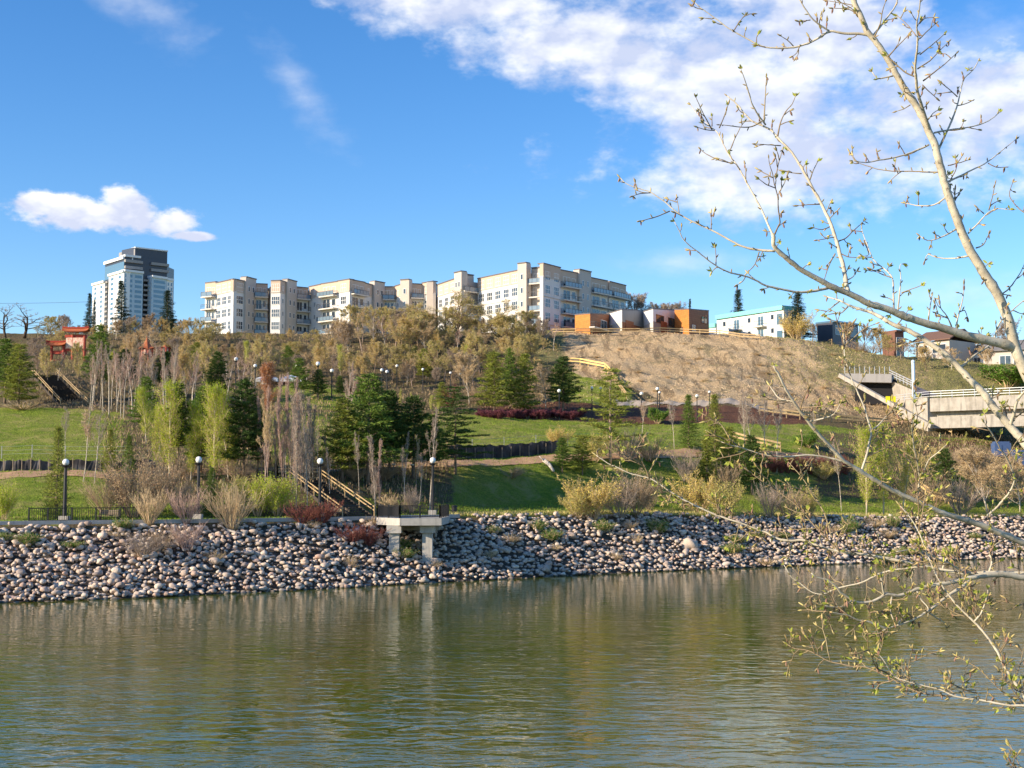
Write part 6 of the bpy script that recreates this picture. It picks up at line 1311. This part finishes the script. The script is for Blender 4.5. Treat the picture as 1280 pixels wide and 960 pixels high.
    L(2.2, .8, (1117, 392), (1117, 372), (1115, 347), (1104, 335), (1092, 325), (1084, 306), (1078, 290), (1077, 282)); L(2.0, .8, (1122, 391), (1124, 370), (1126, 350), (1125, 332), (1128, 330)); L(1.1, .6, (1127, 366), (1140, 361), (1151, 357)); L(1.2, .6, (1115, 347), (1103, 343), (1090, 337)); L(1.1, .6, (1104, 335), (1095, 338), (1089, 337)); L(1.2, .6, (1080, 300), (1086, 318), (1079, 320))
    L(1.6, .7, (1160, 404), (1162, 388), (1165, 370)); L(2.2, .8, (1195, 413), (1197, 398), (1201, 384), (1204, 370), (1205, 356)); L(1.3, .6, (1190, 410), (1184, 396), (1176, 385), (1174, 374)); L(1.1, .6, (1199, 390), (1206, 388), (1209, 396)); L(1, .6, (1185, 398), (1176, 394), (1169, 391)); L(1.6, .7, (1242, 425), (1249, 405), (1259, 394), (1272, 382), (1285, 372))
    # top of the stem
    L(3.3, 1.0, (1088, 44), (1072, 42), (1056, 42), (1037, 39), (1024, 47), (1010, 54), (992, 59), (972, 60), (953, 58), (935, 49), (922, 42), (910, 35), (897, 25), (886, 17), (876, 10), (868, 3)); L(2.2, 1.2, (1037, 39), (1026, 32), (1017, 25), (1008, 13), (1000, 0), (996, -12)); L(2.6, 1.4, (1090, 46), (1100, 34), (1110, 20), (1119, 8), (1126, -12)); L(1, .6, (916, 40), (926, 25), (931, 19)); L(1, .6, (992, 58), (984, 50), (976, 45)); L(1, .6, (1000, 57), (996, 66), (991, 70)); L(1, .6, (1024, 30), (1026, 20)); L(1, .6, (1013, 25), (1004, 26))
    L(4.6, 1.2, (1162, 165), (1158, 150), (1152, 132), (1147, 115), (1145, 98), (1144, 82), (1146, 64), (1147, 48), (1146, 30), (1149, 12), (1152, -12)); L(1.8, 1.6, (1145, 96), (1132, 91), (1120, 80), (1108, 70)); L(2.2, .9, (1168, 166), (1178, 164), (1190, 162), (1205, 160), (1220, 157), (1236, 151), (1250, 140)); L(2.8, .9, (1173, 187), (1180, 172), (1190, 150), (1197, 130), (1202, 108), (1206, 97), (1216, 88), (1223, 76))
    L(1.1, .6, (1197, 121), (1187, 112), (1177, 104)); L(1, .6, (1197, 132), (1206, 130), (1215, 126)); L(2.2, .8, (1185, 227), (1198, 221), (1210, 215), (1222, 209), (1235, 202), (1250, 190), (1270, 174)); L(1, .6, (1235, 204), (1245, 209), (1256, 209)); L(1.6, .8, (1161, 181), (1148, 187), (1135, 192), (1118, 197), (1100, 200), (1082, 203), (1066, 201)); L(1.8, .8, (1175, 215), (1158, 215), (1140, 214), (1120, 214), (1100, 212), (1086, 208), (1070, 202), (1062, 190)); L(1, .6, (1118, 214), (1119, 203)); L(1, .6, (1127, 214), (1119, 220), (1114, 225)); L(1, .6, (1098, 200), (1096, 190))
    L(1.5, .7, (1116, 95), (1106, 97), (1097, 98), (1090, 90)); L(1.2, .6, (1150, 68), (1164, 57), (1180, 43)); L(1.3, .6, (1147, 86), (1162, 76), (1172, 66), (1186, 52)); L(1.4, .6, (1154, 101), (1168, 90), (1182, 79), (1195, 67)); L(1.1, .6, (1150, 48), (1160, 38), (1170, 29)); L(1, .6, (1149, 30), (1156, 23), (1168, 22)); L(1.3, .6, (1110, 71), (1122, 58), (1135, 44)); L(1, .6, (1145, 45), (1135, 32), (1122, 20)); L(1.4, .7, (1091, 50), (1100, 30), (1103, 14), (1107, 2)); L(1.2, .6, (1082, 35), (1068, 14), (1050, 2)); L(1.1, .6, (1076, 22), (1062, 12), (1041, 10)); L(1, .6, (1153, 106), (1163, 116), (1170, 122)); L(1, .6, (1138, 131), (1130, 136), (1121, 139)); L(1, .6, (1160, 150), (1166, 142), (1172, 138))
    L(1.6, .7, (1182, 247), (1172, 254), (1163, 257), (1148, 257), (1132, 254)); L(1, .6, (1148, 257), (1148, 245)); L(1.5, .7, (1196, 286), (1186, 292), (1175, 297), (1160, 301), (1150, 295)); L(1.5, .7, (1211, 320), (1192, 323), (1172, 322), (1160, 318), (1156, 326)); L(2.0, .8, (1210, 292), (1222, 280), (1235, 266), (1247, 261), (1262, 262)); L(1.1, .6, (1236, 263), (1240, 248), (1244, 230)); L(1.1, .6, (1230, 267), (1222, 260)); L(1.3, .6, (1220, 310), (1229, 306), (1236, 293)); L(1.8, .8, (1249, 370), (1260, 362), (1268, 352), (1276, 340), (1284, 322)); L(1.0, .6, (1192, 235), (1194, 246)); L(1.1, .6, (1188, 225), (1195, 212), (1196, 204)); L(1, .6, (1185, 207), (1201, 203), (1210, 200))
    L(1.2, .6, (1290, 270), (1275, 262), (1262, 245), (1266, 228))
    # heavy lower limb A leaning to the left
    L(12, 5, (1340, 640), (1300, 580), (1280, 552), (1266, 537), (1252, 520), (1240, 506), (1230, 492), (1214, 476), (1200, 461), (1189, 450), (1178, 440), (1160, 428), (1145, 418), (1128, 410), (1115, 405), (1104, 398), dd=.2); L(4.5, 1.3, (1104, 398), (1088, 390), (1067, 384), (1050, 376), (1034, 371)); L(3.2, 1.6, (1198, 461), (1208, 453), (1218, 444), (1228, 438), (1245, 425)); L(4, 2, (1262, 535), (1268, 515), (1272, 500), (1283, 488), (1300, 482)); L(1.2, .6, (1060, 383), (1050, 392), (1040, 388)); L(1.4, .6, (1120, 408), (1128, 398), (1135, 388)); L(1.2, .6, (1050, 376), (1040, 384), (1030, 392))
    # limb D and its risers
    L(9, 2.6, (1370, 705), (1320, 690), (1280, 679), (1262, 671), (1245, 664), (1220, 654), (1197, 647), (1175, 640), (1155, 631), (1135, 622), (1112, 611), (1095, 601), (1077, 590), (1066, 583), (1055, 576), (1043, 564), (1032, 552), (1021, 540), (1010, 527), (1000, 514), (992, 502), (985, 492), (978, 478), (972, 466), (967, 457), dd=-.7)
    L(2.6, 1.0, (1077, 588), (1083, 570), (1087, 552), (1089, 540), (1084, 522), (1080, 508), (1072, 490), (1065, 475), (1060, 460), (1056, 445), (1055, 428), (1054, 412)); L(2.4, 1.0, (1147, 627), (1148, 612), (1150, 598), (1156, 586), (1162, 574), (1172, 566), (1183, 556)); L(2.0, .9, (1150, 597), (1146, 575), (1142, 555), (1140, 535), (1141, 510), (1142, 482)); L(2.6, 1.2, (1234, 645), (1248, 632), (1262, 615), (1268, 600), (1264, 585), (1258, 572), (1250, 560), (1242, 545), (1230, 528)); L(1.6, .8, (1087, 538), (1098, 532), (1108, 520), (1120, 512)); L(1.5, .7, (1010, 527), (1025, 524), (1042, 518), (1050, 505)); L(1.4, .7, (1000, 514), (1004, 498), (1010, 486)); L(1.5, .7, (992, 502), (980, 500), (972, 496), (962, 482))
    L(2.4, 1.0, (1055, 577), (1030, 571), (1007, 569), (982, 571), (958, 569), (940, 564), (925, 559), (912, 556), (901, 552)); L(1.3, .7, (925, 560), (912, 548), (905, 536), (895, 524)); L(1.8, .8, (1040, 672), (1035, 656), (1030, 641), (1018, 620), (1004, 599), (994, 587), (985, 577)); L(1.9, .9, (1050, 690), (1036, 676), (1024, 664), (1012, 650), (998, 634), (978, 618), (958, 605), (940, 592), (925, 580)); L(1.8, .9, (1146, 692), (1149, 670), (1149, 650), (1147, 618), (1145, 585), (1143, 560), (1142, 535)); L(1.4, .7, (1150, 640), (1158, 622), (1170, 610), (1176, 596))
    # long slender limb E
    L(5, .9, (1300, 718), (1280, 717), (1235, 716), (1218, 717), (1200, 716), (1180, 713), (1160, 709), (1145, 706), (1130, 702), (1108, 698), (1085, 694), (1062, 691), (1042, 688), (1022, 682), (1010, 677), (1001, 675), (988, 676), (974, 674), (965, 670), (957, 665), (942, 660), (926, 654), (911, 649), (896, 644), (880, 637), (865, 630), (850, 622), (837, 614), (824, 605), (812, 598), (800, 595), (788, 592), (773, 585), (760, 579), (745, 569), dd=.6)
    L(1, .6, (898, 644), (898, 634), (899, 628)); L(1, .6, (960, 667), (952, 674), (945, 680)); L(1, .6, (838, 612), (828, 616), (818, 618)); L(1.2, .6, (812, 598), (806, 584), (800, 572), (792, 560)); L(1, .6, (1008, 677), (1004, 662), (1002, 650)); L(1, .6, (985, 675), (980, 662), (970, 655)); L(1, .6, (925, 653), (922, 664), (920, 672)); L(1.1, .6, (1042, 687), (1048, 672), (1054, 660))
    # lower limbs F G H
    L(9, 1.6, (1370, 725), (1320, 723), (1280, 722), (1262, 719), (1240, 718), (1225, 720), (1210, 723), (1192, 727), (1177, 730), (1160, 733), (1145, 737), (1132, 742), (1122, 745), (1112, 743), (1105, 744), (1095, 750), (1085, 753), (1075, 753), (1065, 750), (1056, 744), (1050, 740), (1043, 731), (1033, 725), (1020, 721), (1014, 716), dd=-.4); L(4, 1.2, (1212, 724), (1202, 734), (1192, 740), (1182, 747), (1172, 755), (1163, 762), (1155, 767), (1145, 773), (1135, 777), (1122, 782), (1110, 785), (1100, 790), (1092, 794)); L(2.6, .9, (1108, 786), (1096, 781), (1085, 777), (1076, 776), (1070, 774), (1060, 769), (1048, 767), (1037, 765))
    L(2.6, .8, (1160, 708), (1145, 709), (1130, 711), (1115, 713), (1100, 717), (1088, 723), (1075, 729), (1060, 732), (1042, 737), (1034, 741), (1025, 743), (1017, 741), (1010, 737), (1000, 729), (990, 722), (985, 715), (980, 706)); L(1.6, .9, (1115, 745), (1113, 758), (1114, 768), (1118, 778)); L(1.4, .8, (1083, 754), (1087, 766), (1090, 774)); L(1.6, .8, (1122, 782), (1128, 772), (1136, 766), (1142, 775)); L(1.3, .7, (1025, 743), (1022, 752), (1018, 758)); L(1.6, .8, (1105, 745), (1103, 733), (1101, 722)); L(1.6, .8, (1065, 750), (1057, 757), (1045, 759), (1030, 757)); L(1.5, .7, (1160, 765), (1170, 772), (1180, 778), (1183, 785)); L(1.3, .7, (1092, 764), (1100, 765), (1108, 764)); L(1.5, .7, (1145, 737), (1152, 750), (1160, 760), (1160, 770)); L(1.4, .7, (1078, 775), (1080, 790), (1083, 792)); L(3, 1.2, (1205, 716), (1190, 706), (1175, 700), (1155, 690), (1140, 687), (1120, 690)); L(2, 1, (1145, 706), (1140, 720), (1141, 733)); L(2.2, .9, (1178, 712), (1182, 700), (1188, 692)); L(2.4, 1, (1236, 716), (1240, 702), (1237, 690), (1245, 680), (1262, 672))
    L(4.2, .9, (1310, 920), (1290, 890), (1280, 870), (1270, 855), (1260, 840), (1253, 828), (1247, 815), (1237, 800), (1225, 785), (1215, 775), (1205, 765), (1195, 755), (1187, 745), (1180, 736), (1175, 727), (1170, 718), (1163, 702), (1158, 690), (1150, 668), (1140, 650), (1125, 632), D=7.4, dd=.3); L(1.1, .7, (1250, 816), (1256, 806), (1260, 796)); L(1.6, .8, (1218, 777), (1226, 767), (1230, 757), (1234, 745), (1235, 737)); L(1.3, .7, (1228, 788), (1226, 776), (1228, 768), (1226, 752)); L(1.2, .7, (1202, 762), (1207, 745), (1212, 729)); L(1.8, .7, (1207, 771), (1192, 765), (1175, 753), (1160, 745))
    L(3.0, 1.0, (1320, 884), (1280, 882), (1262, 882), (1245, 879), (1225, 875), (1208, 873), (1192, 870), (1182, 865), (1172, 861), (1158, 858), (1145, 855), (1132, 851), (1120, 847), (1112, 838), (1105, 826), (1097, 816), D=7.2, dd=.2); L(1.4, .7, (1112, 843), (1102, 838), (1095, 834), (1088, 818), (1085, 807), (1085, 798), (1083, 787)); L(1.2, .7, (1137, 852), (1135, 842), (1136, 832), (1138, 822), (1140, 811)); L(1.2, .6, (1152, 858), (1140, 865), (1127, 870)); L(1.2, .7, (1185, 865), (1182, 858), (1181, 849)); L(1.2, .7, (1290, 877), (1270, 873), (1252, 864), (1241, 853), (1230, 842), (1222, 835), (1214, 830), (1205, 825), (1196, 820)); L(1, .6, (1226, 875), (1221, 866), (1217, 859)); L(1, .6, (1271, 850), (1260, 845), (1248, 836)); L(1.2, .6, (1300, 858), (1286, 862), (1270, 858), (1264, 843)); L(1.2, .6, (1330, 970), (1300, 965), (1268, 962), (1258, 950))
    L(1.3, .8, (1190, 870), (1150, 866), (1110, 846), (1082, 834), (1066, 833), (1052, 830), (1038, 827), (1027, 822), (1015, 815), (1005, 812), (994, 811), (985, 806))  # slim twig low at the left
    L(1.4, .7, (1320, 742), (1285, 752), (1262, 762), (1250, 763), (1240, 760))
    root = empty('poplar_tree', (0, 0, 0), 'pale young poplar with opening buds leaning in from the right, nearest the camera', 'tree')
    wood_ = MB(); tw = MB(); bud = MB(); leaf = MB(); ck = MB(); done = []
    base = at(1430, 1500, 8.2); gzn = float(np.interp(8.2, [-3, 1.5, 5, 9, 13], [6.1, 6.0, 4.6, 3.0, 1.4]))
    def lay(pts, Ds, r0, r1, jit=.25):
        P = np.array([(p[0], p[1]) for p in pts], float); n = len(P); out = []; rr = []; ex = []
        Pe = np.vstack([2 * P[0] - P[1], P, 2 * P[-1] - P[-2]]); tot = np.concatenate([[0], np.cumsum(np.linalg.norm(np.diff(P, axis=0), axis=1))])
        for i in range(n - 1):
            k = max(2, min(5, int(np.linalg.norm(P[i + 1] - P[i]) / 4)))
            for t in np.arange(k) / k:
                a, b_, c_, d_ = Pe[i], Pe[i + 1], Pe[i + 2], Pe[i + 3]; q = .5 * (2 * b_ + (c_ - a) * t + (2 * a - 5 * b_ + 4 * c_ - d_) * t * t + (3 * b_ - a - 3 * c_ + d_) * t ** 3); s = (tot[i] + (tot[i + 1] - tot[i]) * t) / tot[-1]
                out.append(q); ex.append(s)
        out.append(P[-1]); ex.append(1.0); out = np.array(out); ex = np.array(ex); out[1:-1] += rng.normal(size=out[1:-1].shape) * jit * min(1, r1)
        D = Ds[0] + (Ds[1] - Ds[0]) * ex; W = np.array([at(q[0], q[1], d)[:] for q, d in zip(out, D)]); rad = (r0 + (r1 - r0) * ex ** .85) / F * D
        knots = 1 + .16 * (rng.uniform(size=len(ex)) > .86); return out, D, W, rad * knots, ex
    def add_bud(p, d, s=1.0):
        d = d / np.linalg.norm(d); r = .0050 * s; l = .031 * s; bud.tube([p, p + d * l * .35, p + d * l * .7, p + d * l], [r * .6, r, r * .75, r * .1], 5, cap=False)
    def add_leaf(p, d, s=1.0):
        n = rng.integers(3, 6); D = d / np.linalg.norm(d) + rng.normal(size=(n, 3)) * .55; D /= np.linalg.norm(D, axis=1)[:, None]; ll = .017 * s * rng.uniform(.7, 1.2, n); leaf.leaves(p + D * ll[:, None], ll, .0066 * s, D)
    def add_catkin(p, s=1.0):
        d = np.array([rng.normal() * .3, rng.normal() * .3, -1.0]); d /= np.linalg.norm(d); ck.tube([p, p + d * .01 * s, p + d * .022 * s, p + d * .032 * s], [.002, .0052 * s, .005 * s, .001], 6, cap=False)
    def tip(p, d, low):
        u = rng.uniform(); add_bud(p, d, rng.uniform(.8, 1.25))
        if u < (.42 if low else .34): add_leaf(p, d, rng.uniform(.75, 1.25))
        elif u < .72: add_catkin(p, rng.uniform(.8, 1.2)); add_bud(p, d + perp(d, rng) * .6, .9)
        elif u < .9: add_bud(p, d + perp(d, rng) * .8, .9)
    for r0, r1, pts, D, dd in limbs:
        Lpx = sum(math.dist(a, b_) for a, b_ in zip(pts[:-1], pts[1:]))
        if D is None:
            best = (1e9, DB)
            for o_, d_ in done:
                e = np.linalg.norm(o_ - np.array(pts[0]), axis=1); i = int(np.argmin(e))
                if e[i] < best[0]: best = (e[i], d_[i])
            D = best[1]
            if not dd: dd = rng.uniform(-1, 1) * Lpx / 260
        o_, d_, W, rad, ex = lay(pts, (D, D + dd), r0, r1); done.append((o_, d_))
        (wood_ if r0 > 1.1 else tw).tube(W, rad, 12 if r0 > 3.4 else (8 if r0 > 1.1 else 5), cap=True)
        low = pts[0][1] > 440; dl = W[-1] - W[-2]
        if pts[-1][1] > -5 and r1 < 2.5: tip(W[-1], dl, low)
        # spurs with buds along the limb
        step = (6 if low else 12) if r0 < 3.4 else 20; acc = rng.uniform(0, step)
        for i in range(1, len(W) - 1):
            acc += np.linalg.norm(o_[i] - o_[i - 1])
            if acc < step or rad[i] * F / d_[i] > 3.2 and rng.uniform() < .5: continue
            acc = rng.uniform(-4, 4); td = W[i + 1] - W[i - 1]; td /= np.linalg.norm(td); s = perp(td, rng); s[2] += .25; nd = td * rng.uniform(.3, .9) + s; nd /= np.linalg.norm(nd); u = rng.uniform(); m = d_[i] / F
            if u < .42: add_bud(W[i] + s * rad[i] * .8, nd, .85)
            else:
                l = rng.uniform(6, 15 if u < .74 or not low else 46) * m * (1.25 if low else 1); q = [W[i]]; d2 = nd
                for k in range(4): d2 = d2 + rng.normal(size=3) * .2 + np.array([0, 0, .06]); d2 /= np.linalg.norm(d2); q.append(q[-1] + d2 * l / 4)
                tw.tube(q, np.linspace(.8, .45, 5) * m, 4, cap=True); tip(q[-1], d2, low)
                if l > 17 * m:
                    for k in (1, 2, 3, 3):
                        s2 = perp(d2, rng); e = q[k] + (s2 + d2 * .6) * 7 * m; tw.tube([q[k], e], [.6 * m, .4 * m], 4, cap=False); tip(e, s2 + d2, low)
    # a lower trunk down to the near bank
    p0 = at(1430, 1500, 8.2); wood_.tube([(p0.x + .12, 8.25, gzn - .4), (p0.x + .05, 8.2, (gzn + p0.z) / 2), tuple(p0)], [.16, .14, .125], 12)
    wood_.build('trunk', bark, root, True); tw.build('crown', twig, root, True); bud.build('buds', bud_m, root, True)['kind'] = 'stuff'; leaf.build('leaves', lf, root)['kind'] = 'stuff'; ck.build('catkins', cat_m, root, True)['kind'] = 'stuff'
poplar()
